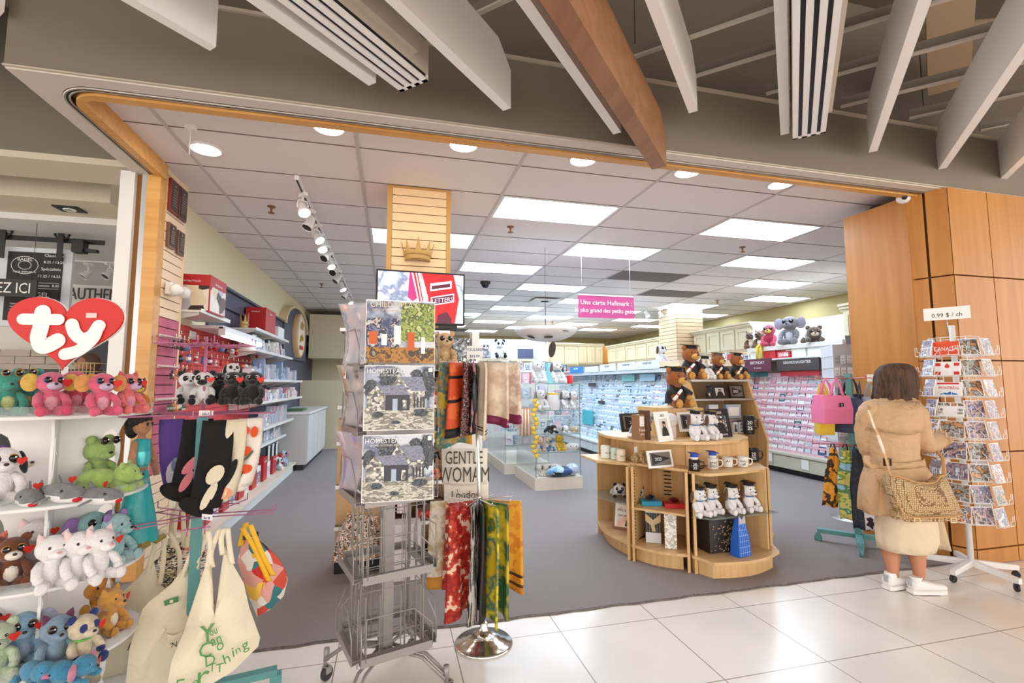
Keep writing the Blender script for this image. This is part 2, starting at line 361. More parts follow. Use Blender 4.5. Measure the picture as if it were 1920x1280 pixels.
# mall ceiling above the shop front
b = MB(); b.bx((-14, -6, 4.7), (14, 9, 4.85)); struct(b, 'ceiling_mall', mat('dark_brown_ceiling', (112, 98, 84), 0.95, noise=(3, (92, 80, 70), 0.5), bump=(30, 0.4)))
b = MB(); b.bx((-14, 3.05, 3.54), (14, 3.15, 4.7)); struct(b, 'wall_plenum', mat('plenum_brown', (104, 92, 80), 0.9))
TB = mat('bar_grey', (126, 118, 106), 0.6); TW = mat('bar_white', (206, 198, 188), 0.6)
d = V((sin(rad(44.5)), cos(rad(44.5)), 0)); e = V((-d.y, d.x, 0)) # baffle direction and across
RB = atan2(d.y, d.x)
def topbar(p, q, h=0.07, w=0.03):
    p = V(p); q = V(q); u = (q-p); r = atan2(u.y, u.x); c = (p+q)/2
    b = MB(); b.box(c, (u.length, w*0.5, h), 0, r); b.box(c-V((0, 0, h/2)), (u.length, w, 0.014), 1, r); return b
for i, (x, y) in enumerate(((0.2, 2.86), (1.4, 2.86), (2.0, 2.86), (2.7, 2.86), (3.4, 2.86), (4.1, 2.86), (4.9, 2.86), (5.8, 2.86))):
    p = V((x, y, 3.62)); q = p-e*4.2
    o = topbar(p, q).build('ceiling_suspension_bar', [TB, TW]); o['kind'] = 'structure'
for i, (p, q) in enumerate((((1.3, 2.85, 3.62), (0.2, 1.2, 3.62)), ((-0.6, 2.85, 3.62), (-1.4, 1.6, 3.62)))):
    o = topbar(p, q).build('ceiling_suspension_bar', [TB, TW]); o['kind'] = 'structure'
# baffles: bottoms at z0, ends at pixel-measured points
BW = mat('baffle_white', (250, 248, 246), 0.6)
def board(name, end, length, w, h, m, label, cat, group, clip=0.14, z0=3.05):
    t = MB(); a = V((end.x, end.y, z0)); ca = [(0, 0), (length, 0), (length, h), (clip, h), (0, h-0.12)]
    t.prism(ca, w, a+V((0, 0, 0)), -d, (0, 0, 1)); o = t.build(name, m); return tag(o, label, cat, group)
fam = [(405, 88, 3.06), (705, 155, 3.06), (958, 203, 3.06), (1165, 248, 3.06)]
fam2 = [(1308, 208, 3.2), (1480, 250, 3.2), (1645, 283, 3.2), (1775, 315, 3.2), (1884, 340, 3.2)]
desc = ['white ceiling baffle board by the corner of the grey header, first in the row', 'white ceiling baffle board touching the slotted diffuser over the downlit shop corner', 'white ceiling baffle board between the wide slotted diffuser and the wooden beam', 'narrow white ceiling baffle board running close along the wooden beam',
        'white ceiling baffle board just past the wooden beam', 'white ceiling baffle board beside the second slotted diffuser, seen almost edge on', 'white ceiling baffle board just past the second slotted diffuser', 'white ceiling baffle board second from the wood-clad pillar', 'white ceiling baffle board above the wood-clad pillar']
for i, (px, py, z0) in enumerate(fam+fam2):
    E_ = onZ(px, py, z0); L_ = 4.5
    board('ceiling_baffle', E_, L_, 0.055, 0.36 if i != 3 else 0.30, BW, desc[i], 'ceiling baffle', 'white baffle boards hung under the mall ceiling', z0=z0)
E_ = onZ(8, 22, 3.3); board('ceiling_baffle', E_, 3.0, 0.06, 0.3, BW, 'short end of a white baffle board beside the tall edge of the grey header', 'ceiling baffle', 'white baffle boards hung under the mall ceiling', z0=3.3)
E_ = onZ(1250, 312, 2.9); board('ceiling_beam_board', E_, 4.5, 0.10, 0.34, wood('walnut_beam', (164, 118, 82), (142, 98, 66), 1.2, 'Y', 0.45, 9), 'brown wooden ceiling beam slanting down over the shop header', 'wooden beam', None, z0=2.9)
# slotted air diffusers, same direction
def diffuser(px, py, z0, label, length=4.5):
    E_ = onZ(px, py, z0); r = RB; root = thing('slot_diffuser', label, 'air diffuser', (E_.x, E_.y, z0), r, 'slotted linear air diffusers among the baffles')
    b = MB(); b.bx((-length, 0, 0.03), (0, 0.2, 0.22), 0); b.bx((-length, 0.21, 0.06), (-0.1, 0.25, 0.36), 0); b.bx((-length, -0.035, 0.08), (-0.12, 0, 0.3), 0); b.build('plenum_box', mat('duct_cream', (202, 192, 178), 0.6), root)
    b = MB()
    for k in range(4): b.bx((-length, k*0.055, 0), (0, k*0.055+0.032, 0.01), 0)
    b.bx((-0.02, 0, 0), (0, 0.197, 0.03), 0); b.build('slot_frame', BW, root)
    b = MB(); b.bx((-length, 0.003, 0.011), (-0.02, 0.194, 0.03), 0); b.build('slot_vane', BLACK, root)
diffuser(803, 152, 3.06, 'wide slotted air diffuser beside the third white baffle board'); diffuser(1548, 249, 3.15, 'long slotted air diffuser hung between baffle boards past the wooden beam')
# ducts, pipe and braces above
b = MB(); b.tube([(1.2, 2.7, 3.66), (1.25, 2.4, 4.6)], 0.05, 0, 12); one(b, 'ceiling_pipe', TW, 'pale round pipe rising above the header near the wooden beam', 'pipe')
b = MB(); b.tube([(3.9, 2.6, 4.1), (6.5, 1.9, 4.3)], 0.06, 0, 12); one(b, 'ceiling_pipe', mat('pipe_tan', (176, 152, 126), 0.7), 'tan round pipe lying above the bars toward the pillar', 'pipe')
b = MB(); b.box((3.6, 2.2, 4.0), (1.8, 0.25, 0.12), 0, (0, 0.2, rad(35))); b.box((4.6, 2.3, 3.95), (1.4, 0.02, 0.2), 0, (0.5, 0, rad(30))); one(b, 'air_duct', mat('duct_tan', (190, 164, 136), 0.75), 'tan sheet metal duct above the suspension bars', 'air duct')
for i, (px, py) in enumerate(((1190, 60), (1517, 120), (1730, 180))):
    p = onZ(px, py, 3.68); b = MB(); b.tube([(p.x, p.y, 3.6), (p.x+0.01, p.y, 4.7)], 0.004, 0, 5)
    one(b, 'hanger_wire', DARK, ['thin dark hanger wire just past the wooden beam', 'thin dark hanger wire beside the second slotted diffuser', 'thin pale hanger wires among the boards near the pillar'][i], 'wire')
# ================================================================ lamps and fittings on the shop ceiling
LITP = mat('lit_diffuser', (216, 236, 255), 0.5, emit=PANEL_E); LITD = mat('lit_downlight', (255, 248, 238), 0.5, emit=DOWN_E); LITS = mat('lit_spot', (255, 246, 234), 0.5, emit=SPOT_E)
FR = mat('lamp_frame', (238, 236, 234), 0.5); VENT = mat('vent_grey', (142, 134, 134), 0.6, bump=(60, 0.3))
def panel(c, r, label):
    x, y = 0.955+1.22*c, 4.15+0.61*r
    t = thing('ceiling_light', label, 'ceiling light', (x+0.61, y+0.305, 3.14), 0, 'fluorescent panels in the shop ceiling')
    f = MB()
    for lo, hi in (((-0.598, -0.295, -0.008), (0.598, -0.27, 0.01)), ((-0.598, 0.27, -0.008), (0.598, 0.295, 0.01)), ((-0.598, -0.27, -0.008), (-0.57, 0.27, 0.01)), ((0.57, -0.27, -0.008), (0.598, 0.27, 0.01))): f.bx(lo, hi)
    f.build('light_frame', FR, t); g = MB(); g.bx((-0.57, -0.27, -0.004), (0.57, 0.27, 0.002)); g.build('diffuser', LITP, t)
nm = {-1: 'behind the slat-clad column', 0: 'in the row just past the slat-clad column', 1: 'in the second row past the column', 2: 'in the third row past the column', 3: 'in the fourth row past the column', 4: 'in the fifth row past the column', 5: 'in the row by the side cabinets'}
for c in range(-1, 6):
    for r in (range(0, 20, 4) if c % 2 == 0 else range(2, 20, 4)):
        if (c, r) in ((2, 4), (4, 0)): continue
        if c == 3 and r == 6: continue
        if c == -1 and r > 4: continue
        x, y = 0.955+1.22*c, 4.15+0.61*r
        if y > 16.2 or (c == 5 and r > 14): continue
        panel(c, r, 'lit ceiling panel %s, %s one from the entrance' % (nm[c], ordinal([q for q in range(0 if c % 2 == 0 else 2, 20, 4)].index(r))))
for k, (px, py) in enumerate([(386, 279), (616, 238), (869, 271), (1093, 299), (1289, 322), (1464, 345)]):
    p = onZ(px, py, 3.14)
    t = thing('downlight', 'round lit downlight, ' + ['the one over the shop corner with a hanging cord', 'first behind the header from the corner', 'second behind the header', 'third behind the header', 'fourth behind the header, past the wooden beam', 'fifth behind the header, by the pillar'][k], 'downlight', p, 0, 'round downlights behind the header')
    m = MB(); m.lathe([(0.1, 0.004), (0.115, 0), (0.112, -0.008), (0.096, -0.01), (0.094, 0.004)], seg=28); m.build('trim_ring', FR, t)
    m = MB(); m.lathe([(0.094, 0.0), (0.07, -0.006), (0.0001, -0.008)], seg=28); m.build('lamp', LITD, t)
m = MB(); p = onZ(358, 236, 3.14); m.box(p-V((0, 0, 0.015)), (0.06, 0.04, 0.03)); m.tube([p-V((0, 0, 0.03)), p-V((0, 0, 0.2))], 0.004)
one(m, 'ceiling_hook', FR, 'white hook with short beaded cord beside the corner downlight', 'hook')
# track with spot heads
m = MB(); m.bx((-0.80, 4.15, 3.10), (-0.765, 10.6, 3.14)); m.bx((-0.79, 4.16, 3.098), (-0.775, 10.59, 3.1), 1)
one(m, 'lighting_track', [FR, BLACK], 'long white lighting track on the ceiling above the ornament wall', 'lighting track')
def head(x, y, az, tilt, label, lit=True, z=3.10, grp='spot heads on the long ceiling track'):
    t = thing('spot_head', label, 'spotlight', (x, y, z), az, grp)
    m = MB(); m.bx((-0.02, -0.05, -0.03), (0.02, 0.05, 0)); m.tube([(0, 0, -0.03), (0, 0, -0.06)], 0.008)
    m.tube([(-0.045, 0, -0.14), (-0.05, 0, -0.1), (-0.035, 0, -0.065), (0.035, 0, -0.065), (0.05, 0, -0.1), (0.045, 0, -0.14)], 0.006); m.build('bracket', FR, t)
    R = Euler((tilt, 0, 0)).to_matrix(); c = V((0, 0, -0.13)); m = MB()
    m.lathe([(0.018, 0.07), (0.03, 0.06), (0.034, 0.0), (0.05, -0.05), (0.054, -0.075), (0.048, -0.075), (0.046, -0.06)], c, 0, 18, R); m.build('lamp_shade', FR, t)
    m = MB(); m.lathe([(0.046, -0.068), (0.0001, -0.074)], c, 0, 18, R); m.build('lamp', LITS if lit else BLACK, t)
wd = ['first', 'second', 'third', 'fourth', 'fifth', 'sixth', 'seventh', 'eighth', 'ninth', 'tenth', 'eleventh', 'twelfth']
for k, y in enumerate((4.45, 4.85, 5.3, 5.65, 6.1, 6.45, 6.9, 7.4, 8.0, 8.7, 9.4, 10.1)):
    head(-0.78, y, [0.6, 2.4, 0.9, 0.5, 2.6, 0.7, 2.9, 2.2, 0.9, 2.0, 0.8, 1.9][k], [-0.6, 0.5, -0.7, -0.6, 0.8, -0.5, 0.9, 0.7, -0.5, 0.6, -0.7, 0.6][k], 'white track spotlight, %s head along the long track from the entrance' % wd[k], k in (0, 2, 3, 5, 8, 10))
m = MB(); m.bx((5.0, 9.6, 3.1), (6.6, 9.64, 3.14)); one(m, 'lighting_track', FR, 'short white lighting track before the rear slat column', 'lighting track')
for k, x in enumerate((5.2, 5.55, 5.9, 6.3)):
    head(x, 9.62, 0.4+k*0.3, -0.5, 'white spotlight on the short rear track, ' + ['first', 'second', 'third', 'fourth'][k]+' from the umbrella side', k in (1, 3), grp='spot heads on the short rear track')
def sprinkler(px, py, label):
    p = onZ(px, py, 3.14); t = MB(); t.lathe([(0.04, 0), (0.035, -0.008), (0.012, -0.012), (0.01, -0.04), (0.006, -0.06), (0.03, -0.062), (0.03, -0.066), (0.0001, -0.068)], p, 0, 14)
    one(t, 'sprinkler', mat('brass_sprinkler', (150, 104, 70), 0.4, 0.7), label, 'sprinkler', 'fire sprinklers on the ceiling')
for a in ((509, 387, 'brass sprinkler on the ceiling between the track and the yellow wall'), (957, 425, 'brass sprinkler just behind the first lit panel'), (603, 532, 'small sprinkler far along the track by the rear wall'), (1392, 463, 'brass sprinkler between two lit panels past the first'), (1345, 563, 'tiny sprinkler above the rear slat column'), (1670, 483, 'brass sprinkler near the side cabinets'), (1036, 603, 'tiny sprinkler beyond the hanging umbrella')): sprinkler(*a)
def dome(px, py, s, label):
    p = onZ(px, py, 3.14); t = thing('dome_camera', label, 'security camera', p, 0, 'dark dome cameras')
    m = MB(); m.lathe([(0.06*s, 0), (0.058*s, -0.02*s), (0.05*s, -0.03*s)], seg=18); m.build('housing', DARK, t)
    m = MB(); m.ell((0, 0, -0.03*s), (0.046*s, 0.046*s, 0.045*s)); m.build('dome_lens', mat('smoked_dome', (30, 28, 28), 0.1), t)
dome(1648, 388, 1.3, 'black dome camera on the ceiling by the wood pillar'); dome(910, 528, 1.5, 'black dome camera on the ceiling past the television')
p = onZ(1705, 368, 3.02)
t = thing('bullet_camera', 'small white camera fixed under the header beside the wood pillar', 'security camera', p+V((0, 0.05, 0)))
m = MB(); m.ell((0, 0, 0), (0.055, 0.05, 0.045)); m.tube([(0.02, 0, 0.02), (0.05, 0, 0.1)], 0.02, 0, 10); m.build('housing', FR, t)
m = MB(); m.ell((-0.035, -0.035, -0.005), (0.022, 0.022, 0.022)); m.build('lens', BLACK, t)
def vent(c, r, label):
    x, y = 0.955+1.22*c, 4.15+0.61*r; m = MB(); m.bx((x+0.02, y+0.02, 3.132), (x+1.2, y+0.59, 3.141))
    for k in range(22): m.bx((x+0.03, y+0.03+k*0.025, 3.128), (x+1.19, y+0.04+k*0.025, 3.133))
    one(m, 'ceiling_vent', VENT, label, 'ceiling vent', 'grey return air vents')
vent(2, 4, 'grey ceiling vent grille between lit panels ahead of the pink sign'); vent(3, 6, 'grey ceiling vent grille above the pink sign, farther in'); vent(5, -0.0+0, 'grey ceiling vent grille beside the wood pillar')
for c, r, l in ((1, 8, 'square air diffuser beside the umbrella string'), (0, 13, 'square air diffuser far back beyond the umbrella')):
    x, y = 0.955+1.22*c+0.6, 4.15+0.61*r; m = MB()
    for k in range(3): m.bx((x+k*0.08, y+k*0.08, 3.10+k*0.01), (x+0.55-k*0.08, y+0.55-k*0.08, 3.11+k*0.01), 1 if k == 1 else 0)
    m.bx((x+0.2, y+0.2, 3.1), (x+0.36, y+0.36, 3.14)); one(m, 'air_diffuser', [FR, DARK], l, 'air diffuser')
# pink hanging sign
a, c = onY(1084, 552, 5.6), onY(1189, 598, 5.6)
t = thing('hanging_sign', 'magenta ceiling sign with two lines of white French lettering', 'sign', ((a.x+c.x)/2, 5.6, a.z))
w_, h_ = c.x-a.x, a.z-c.z
m = MB(); m.bx((-w_/2, -0.004, -h_), (w_/2, 0.004, 0)); m.build('sign_board', mat('magenta', (196, 74, 140), 0.5), t)
m = MB(); m.text('Une carte Hallmark :', (0, -0.006, -h_*0.42), 0.085, depth=0.002); m.text('le plus grand des petits gestes', (0, -0.006, -h_*0.76), 0.078, depth=0.002, squeeze=0.92); m.build('lettering', PAPER, t)
m = MB(); m.bx((-w_/2, -0.008, -0.006), (w_/2, 0.008, 0.008)); m.tube([(-w_/2+0.05, 0, 0), (-w_/2+0.05, 0, 3.14-a.z)], 0.002); m.tube([(w_/2-0.05, 0, 0), (w_/2-0.05, 0, 3.14-a.z)], 0.002); m.build('hanging_rail', FR, t)
# upside-down umbrella hung from the ceiling
u = onY(1023, 640, 5.7); t = thing('umbrella', 'open white umbrella with dark grey spots hung upside down on a cord', 'umbrella', u)
R = 0.42; zr = onY(1023, 617, 5.7).z-u.z
m = MB(); vs = [(0, 0, 0)]; fs = []
for i in range(1, 7):
    q = i/6
    for j in range(32):
        a_ = 2*pi*j/32; sc = 1-0.06*q*abs(sin(a_*4)); vs.append((R*sin(q*1.35)/sin(1.35)*cos(a_)*sc, R*sin(q*1.35)/sin(1.35)*sin(a_)*sc, zr*(1-cos(q*1.35))/(1-cos(1.35))))
for j in range(32):
    k = (j+1) % 32; fs.append((0, 1+j, 1+k)); fs += [(1+i*32+j, 1+(i+1)*32+j, 1+(i+1)*32+k, 1+i*32+k) for i in range(5)]
m.add(vs, fs, 0, True); o = m.build('canopy', mat('umbrella_white', (240, 240, 242), 0.6), t); sd = o.modifiers.new('t', 'SOLIDIFY'); sd.thickness = 0.003
m = MB(); m.tube([(0, 0, -0.03), (0, 0, 0.5)], 0.005); m.tube([(0, 0, 0.5), (0.0, 0, 3.14-u.z)], 0.002, 0, 4)
for j in range(8):
    a_ = 2*pi*j/8; m.tube([(0, 0, 0.12), (R*0.55*cos(a_), R*0.55*sin(a_), zr*0.35)], 0.003, 0, 4)
m.build('shaft', DARK, t)
for (aa, el, s) in ((-1.75, 0.45, 0.07), (-1.2, 0.8, 0.045), (-2.6, 0.5, 0.05)):
    m = MB(); q = el; P_ = V((R*sin(q*1.35)/sin(1.35)*cos(aa), R*sin(q*1.35)/sin(1.35)*sin(aa), zr*(1-cos(q*1.35))/(1-cos(1.35))))
    m.ell(P_-V((-cos(aa), -sin(aa), 1.2))*-0.0-V((0, 0, 0.006)), (s*1.2, s*0.8, 0.006), 0, (0, 0.3*cos(aa), aa), 14, 5); m.build('spot', DARK, t)
m = MB(); q = onY(1035, 655, 5.6); m.prism([(0.045*cos(k*pi/10)*1.0, 0.1*sin(k*pi/10)) for k in range(20)], 0.012, q, (0.95, 0, -0.15), (0.15, 0, 0.98))
one(m, 'paper_spot', DARK, 'dark grey oval tag dangling below the hung umbrella', 'hanging decoration')
# ================================================================ soft toys
def plushmat(rgb, amt=0.22):
    amt = .06 if min(rgb) > 200 else amt
    return mat('plush_%d_%d_%d' % rgb, rgb, 0.95, noise=(45, tuple(max(0, int(v*(1-amt))) for v in rgb), 0.6), bump=(190, 0.55), sheen=0.3)
RED = mat('tag_red', (214, 40, 30), 0.5); EYE = mat('glass_eye', (14, 12, 14), 0.08); GOLD = mat('gold', (214, 170, 70), 0.35, 0.6)
def heart(s, n=20):
    return [(s*0.062*16*sin(t)**3, s*0.062*(13*cos(t)-5*cos(2*t)-2*cos(3*t)-cos(4*t))) for t in [2*pi*k/n for k in range(n)]]
def hang_tag(t, x, y, z, s, rx=0.3):
    m = MB(); m.prism(heart(s), s*0.08, (x, y, z), (cos(rx), sin(rx), 0), (0, 0, 1)); g = m.build('heart_tag', RED, t)
    m = MB(); m.text('ty', (x-sin(rx)*-s*0.03, y-s*0.02, z-s*0.35), s*1.1, (cos(rx), sin(rx), 0), (0, 0, 1), depth=s*0.02); m.build('tag_lettering', PAPER, g)
def plush(name, label, cat, loc, rz, h, main, second=None, belly=None, ear='round', eye='big', ring=(60, 50, 40), tagged=True, pose='sit', cap=None, gown=False, scroll=False, group=None, earmat=None, muzzle=None, patch=None, tilt=0.0, nose=(40, 24, 24), horn=None, collar=None, scarf=None, eyewhite=False):
    second = second or main; belly = belly or second; muzzle = muzzle or second; earmat = earmat or second
    t = thing(name, label, cat, loc, (tilt, 0, rz), group)
    M_ = [plushmat(main), plushmat(second), plushmat(belly), plushmat(muzzle)] + ([plushmat(patch)] if patch else [])
    m = MB(); s = h
    def E(c, r, mi=0, rot=None, seg=14, rings=9): m.ell([v*s for v in c], [v*s for v in r], mi, rot, seg, rings)
    def T(p, r, mi=0): m.tube([[v*s for v in q] for q in p], [v*s for v in r], mi, 9)
    if pose == 'sit':
        E((0, 0, .29), (.2, .17, .28)); E((0, -.06, .28), (.14, .13, .19), 2); hc = V((0, -.04, .70)); E(hc, (.25, .22, .225))
        E((0, -.02, .5), (.14, .13, .1))
        for x in (-1, 1):
            T([(x*.14, -.02, .46), (x*.22, -.1, .38), (x*.24, -.19, .27), (x*.22, -.23, .22)], [.07, .075, .075, .05], 0); E((x*.225, -.22, .23), (.075, .075, .07), 1)
            T([(x*.08, -.02, .12), (x*.15, -.18, .1), (x*.2, -.3, .095)], [.1, .1, .09], 0); E((x*.205, -.33, .105), (.095, .06, .105), 1)
    elif pose == 'lie':
        E((0, .12, .26), (.24, .42, .24)); hc = V((0, -.36, .36)); E(hc, (.25, .24, .23))
        for x in (-1, 1):
            T([(x*.16, -.2, .2), (x*.22, -.42, .09), (x*.22, -.52, .08)], [.1, .09, .08]); T([(x*.2, .3, .18), (x*.3, .3, .09), (x*.31, .2, .08)], [.12, .1, .08])
            E((x*.22, -.54, .09), (.09, .07, .08), 1)
    elif pose == 'stand':
        E((0, .05, .42), (.18, .25, .17)); hc = V((0, -.2, .72)); E(hc, (.24, .22, .22)); T([(0, -.1, .5), (0, -.17, .62)], [.15, .16])
        for x in (-1, 1):
            T([(x*.11, -.1, .4), (x*.12, -.14, .06)], [.085, .07]); T([(x*.12, .2, .36), (x*.13, .22, .06)], [.1, .07])
            E((x*.12, -.16, .05), (.08, .09, .05), 1); E((x*.13, .2, .05), (.08, .09, .05), 1)
    y0 = hc.y-.19; z0 = hc.z
    E((0, y0-.02, z0-.07), (.125, .1, .085), 3)
    if patch:
        for x in (-1, 1): E((x*.1, y0+.015, z0+.035), (.075, .04, .085), 4, (0, x*0.4, 0))
    m.build('body', M_, t)
    em = plushmat(earmat)
    for x in (-1, 1):
        m = MB(); q = [v*s for v in (x*.19, hc.y+.02, z0+.19)]
        if ear == 'round': m.ell(q, (.085*s, .045*s, .085*s))
        elif ear == 'long': m.ell([v*s for v in (x*.26, hc.y, z0-.05)], (.06*s, .07*s, .2*s), 0, (0, -x*0.2, 0))
        elif ear == 'cat': m.lathe([(.085*s, -.02*s), (.05*s, .08*s), (.0001, .15*s)], [v*s for v in (x*.15, hc.y+.02, z0+.15)], 0, 8, (0, x*0.35, 0))
        elif ear == 'big': m.ell([v*s for v in (x*.32, hc.y+.03, z0)], (.15*s, .04*s, .19*s))
        elif ear == 'frog': m.ell([v*s for v in (x*.15, hc.y-.02, z0+.2)], (.1*s, .09*s, .09*s))
        if ear != 'none': m.build('ear', em, t)
    fz = .2 if ear == 'frog' else .05; fy = -.1 if ear == 'frog' else 0.0
    for x in (-1, 1):
        r = .06 if eye == 'big' else .026; m = MB(); c = V((x*.1, y0+fy+.012, z0+fz))*s
        if eye == 'big': m.ell(c, (r*s*1.25, r*s*.45, r*s*1.25), 1)
        m.ell(c-V((0, r*s*.45, 0)), (r*s, r*s*.6, r*s), 0); m.ell(c-V((-r*.35*s, r*s*1.0, -r*.35*s)), (r*s*.25,)*3, 2, None, 6, 4); m.build('eye', [EYE, mat('iris_%d_%d_%d' % ring, ring, 0.3), PAPER], t)
    m = MB(); m.ell(V((0, y0-.12, z0-.03))*s, (.035*s, .025*s, .026*s)); m.build('nose', mat('nose_%d' % nose[0], nose, 0.4), t)
    if tagged: hang_tag(t, .2*s, (y0-.02)*s, (z0+.0)*s, min(.017, h*.1))
    if cap:
        m = MB(); c = V((0, hc.y, z0+.2))*s; R_ = Euler((0.12, 0, 0.5)).to_matrix()
        m.lathe([(.17*s, -.05*s), (.15*s, .05*s)], c, 0, 16); m.box(c+V((0, 0, .06*s)), (.4*s, .4*s, .02*s), 0, R_)
        m.tube([c+V((0, 0, .075*s)), c+V((.16*s, -.16*s, .065*s)), c+V((.18*s, -.18*s, -.06*s))], .008*s, 1, 4); m.tube([c+V((.18*s, -.18*s, -.06*s)), c+V((.18*s, -.18*s, -.14*s))], [.012*s, .022*s], 1, 6)
        m.build('graduation_cap', [mat('cap_%d_%d' % cap[:2], cap, 0.7), GOLD], t)
    if gown:
        m = MB(); m.lathe([(.24*s, .1*s), (.225*s, .3*s), (.17*s, .47*s), (.1*s, .52*s)], (0, 0, 0), 0, 20)
        for x in (-1, 1): m.tube([V((x*.13, -.02, .47))*s, V((x*.25, -.12, .36))*s, V((x*.26, -.19, .29))*s], [.09*s, .11*s, .12*s], 0, 10)
        m.build('gown', mat('gown_black', (30, 28, 28), 0.7), t)
    if scroll:
        m = MB(); m.tube([V((-.36, -.3, .2))*s, V((-.1, -.3, .42))*s], .035*s, 0, 10); m.tube([V((-.25, -.3, .293))*s, V((-.22, -.3, .318))*s], .04*s, 1, 10); m.build('diploma_scroll', [PAPER, RED], t)
    if collar:
        m = MB(); m.tube([V((.15*cos(a), -.03+.15*sin(a), .5))*s for a in [2*pi*k/14 for k in range(15)]], .02*s, 0, 5); m.build('collar', mat('collar_%d_%d' % collar[:2], collar, 0.6), t)
    if horn:
        m = MB(); m.lathe([(.045*s, 0), (.0001, .2*s)], V((0, hc.y-.08, z0+.2))*s, 0, 10); m.build('horn', mat('horn_gold', horn, 0.4), t)
    return t
def shark(label, loc, rz, L=0.26):
    t = thing('plush_shark', label, 'plush toy', loc, rz, 'grey and white plush sharks'); m = MB(); G = plushmat((138, 138, 142)); Wt = plushmat((244, 242, 242))
    ring = [(-.5, .03, .06), (-.46, .12, .085), (-.35, .17, .1), (-.15, .19, .12), (.1, .16, .11), (.3, .09, .08), (.45, .04, .05), (.5, .015, .03)]
    R = []
    for y, a, b_ in ring: R.append([V((a*L*cos(2*pi*j/16), y*L, .14*L+b_*L*1.25*sin(2*pi*j/16))) for j in range(16)])
    m.loft(R, 0); 
    m.m = [1 if (sum(m.v[i].z for i in f)/len(f) < .115*L) else 0 for f in m.f]; m.sm = [True]*len(m.f)
    m.prism([(0, 0), (.14*L, .0), (.12*L, .16*L)], .03*L, (0.015*L, 0.0, .24*L), (0, 1, 0), (0, 0, 1), 0)
    for x in (-1, 1): m.ell((x*.24*L, -.08*L, .08*L), (.13*L, .05*L, .02*L), 0, (0, x*.4, x*.5))
    m.ell((0, .52*L, .16*L), (.02*L, .05*L, .15*L), 0); m.build('body', [G, Wt], t)
    m = MB(); m.ell((0, -.465*L, .075*L), (.07*L, .05*L, .045*L)); m.build('mouth', mat('mouth_red', (196, 20, 36), 0.7), t)
    for x in (-1, 1): m = MB(); m.ell((x*.14*L, -.33*L, .2*L), (.02*L, .03*L, .03*L)); m.build('eye', EYE, t)
    hang_tag(t, .1*L, -.1*L, .33*L, .015)
    return t
PINKC = (236, 110, 142); TEALC = (70, 170, 150); WH = (240, 236, 236); BK = (30, 28, 30); TAN = (214, 160, 104)
# ================================================================ the neighbouring bagel counter
NG = mat('neighbour_grey', (128, 120, 106), 0.85); CRM = mat('neighbour_cream', (214, 204, 184), 0.8)
b = MB(); b.bx((-14, 4.2, 3.14), (-1.95, 4.32, 4.7)); struct(b, 'wall_next_shop', NG)
b = MB(); b.bx((-14, 4.2, 3.09), (-1.95, 4.6, 3.14)); struct(b, 'trim_next_shop', CRM)
b = MB(); b.bx((-14, 5.0, 3.06), (-2.5, 5.5, 3.5)); struct(b, 'beam_next_shop', CRM)
b = MB(); b.bx((-14, 4.3, 3.5), (-2.0, 9.0, 3.56)); struct(b, 'ceiling_next_shop', mat('neighbour_ceiling', (222, 222, 220), 0.8))
b = MB(); b.bx((-14, 5.5, 3.0), (-2.0, 12, 3.06)); struct(b, 'ceiling_next_shop_rear', mat('neighbour_ceiling', (222, 222, 220), 0.8))
b = MB(); b.bx((-14, 9.0, 0), (-2.0, 9.1, 3.2)); struct(b, 'wall_next_rear', mat('neighbour_wall', (226, 222, 216), 0.8))
b = MB(); b.bx((-2.05, 4.3, 0), (-2.0, 17, 3.14)); struct(b, 'wall_next_side', mat('neighbour_wall', (226, 222, 216), 0.8))
BR = mat('white_brick', (190, 178, 164), 0.8); b = MB()
for i in range(14):
    for k in range(7): b.bx((-6.6+k*0.34+(i % 2)*0.17, 7.9, 0.5+i*0.1), (-6.6+k*0.34+0.33+(i % 2)*0.17, 8.0, 0.592+i*0.1))
struct(b, 'wall_next_brick', BR)
b = MB(); b.bx((-6.4, 7.0, 0), (-2.6, 7.4, 1.25)); b.bx((-4.0, 7.5, 0.9), (-2.7, 7.8, 2.0)); one(b, 'service_counter', mat('charcoal_counter', (38, 40, 46), 0.5), 'charcoal counter and back unit of the bagel shop behind the heart sign', 'counter')
m = MB(); m.text('AUTHENTIQUE', onY(128, 558, 8.9)+V((0, 0, -0.02)), 0.27, depth=0.01, align='L', squeeze=0.62); m.text('est. 1', onY(192, 575, 8.9), 0.2, depth=0.01, align='L')
one(m, 'wall_lettering', DARK, 'dark capital letters painted along the white wall of the bagel shop', 'wall lettering')
# sliding menu board on barn-door hardware
y = 6.0; A = onY(18, 462, y); B = onY(125, 466, y); zb = onY(60, 612, y).z
t = thing('menu_board', 'black bagel menu board in a white frame hung from barn door wheels', 'menu board', (A.x, y, A.z))
w = B.x-A.x; h = A.z-zb
m = MB(); m.bx((-0.1, 0, -h), (w+0.06, 0.04, 0)); m.build('board_frame', mat('pale_frame', (214, 218, 226), 0.6), t)
m = MB(); m.bx((0, -0.01, -h+0.06), (w-0.02, 0, -0.05)); m.build('board_panel', mat('chalk_black', (44, 40, 42), 0.7), t)
m = MB(); ring = lambda cx, cz, r, w_: [m.tube([(cx+r*cos(2*pi*k/24), -0.013, cz+r*0.8*sin(2*pi*k/24)) for k in range(25)], w_, 0, 4)]
ring(0.15, -0.19, 0.115, 0.003); ring(0.15, -0.19, 0.055, 0.003); m.text('BAGEL', (0.15, -0.012, -0.145), 0.045, depth=0.001); m.text('YOUR EMPORIUM', (0.15, -0.012, -0.27), 0.025, depth=0.001)
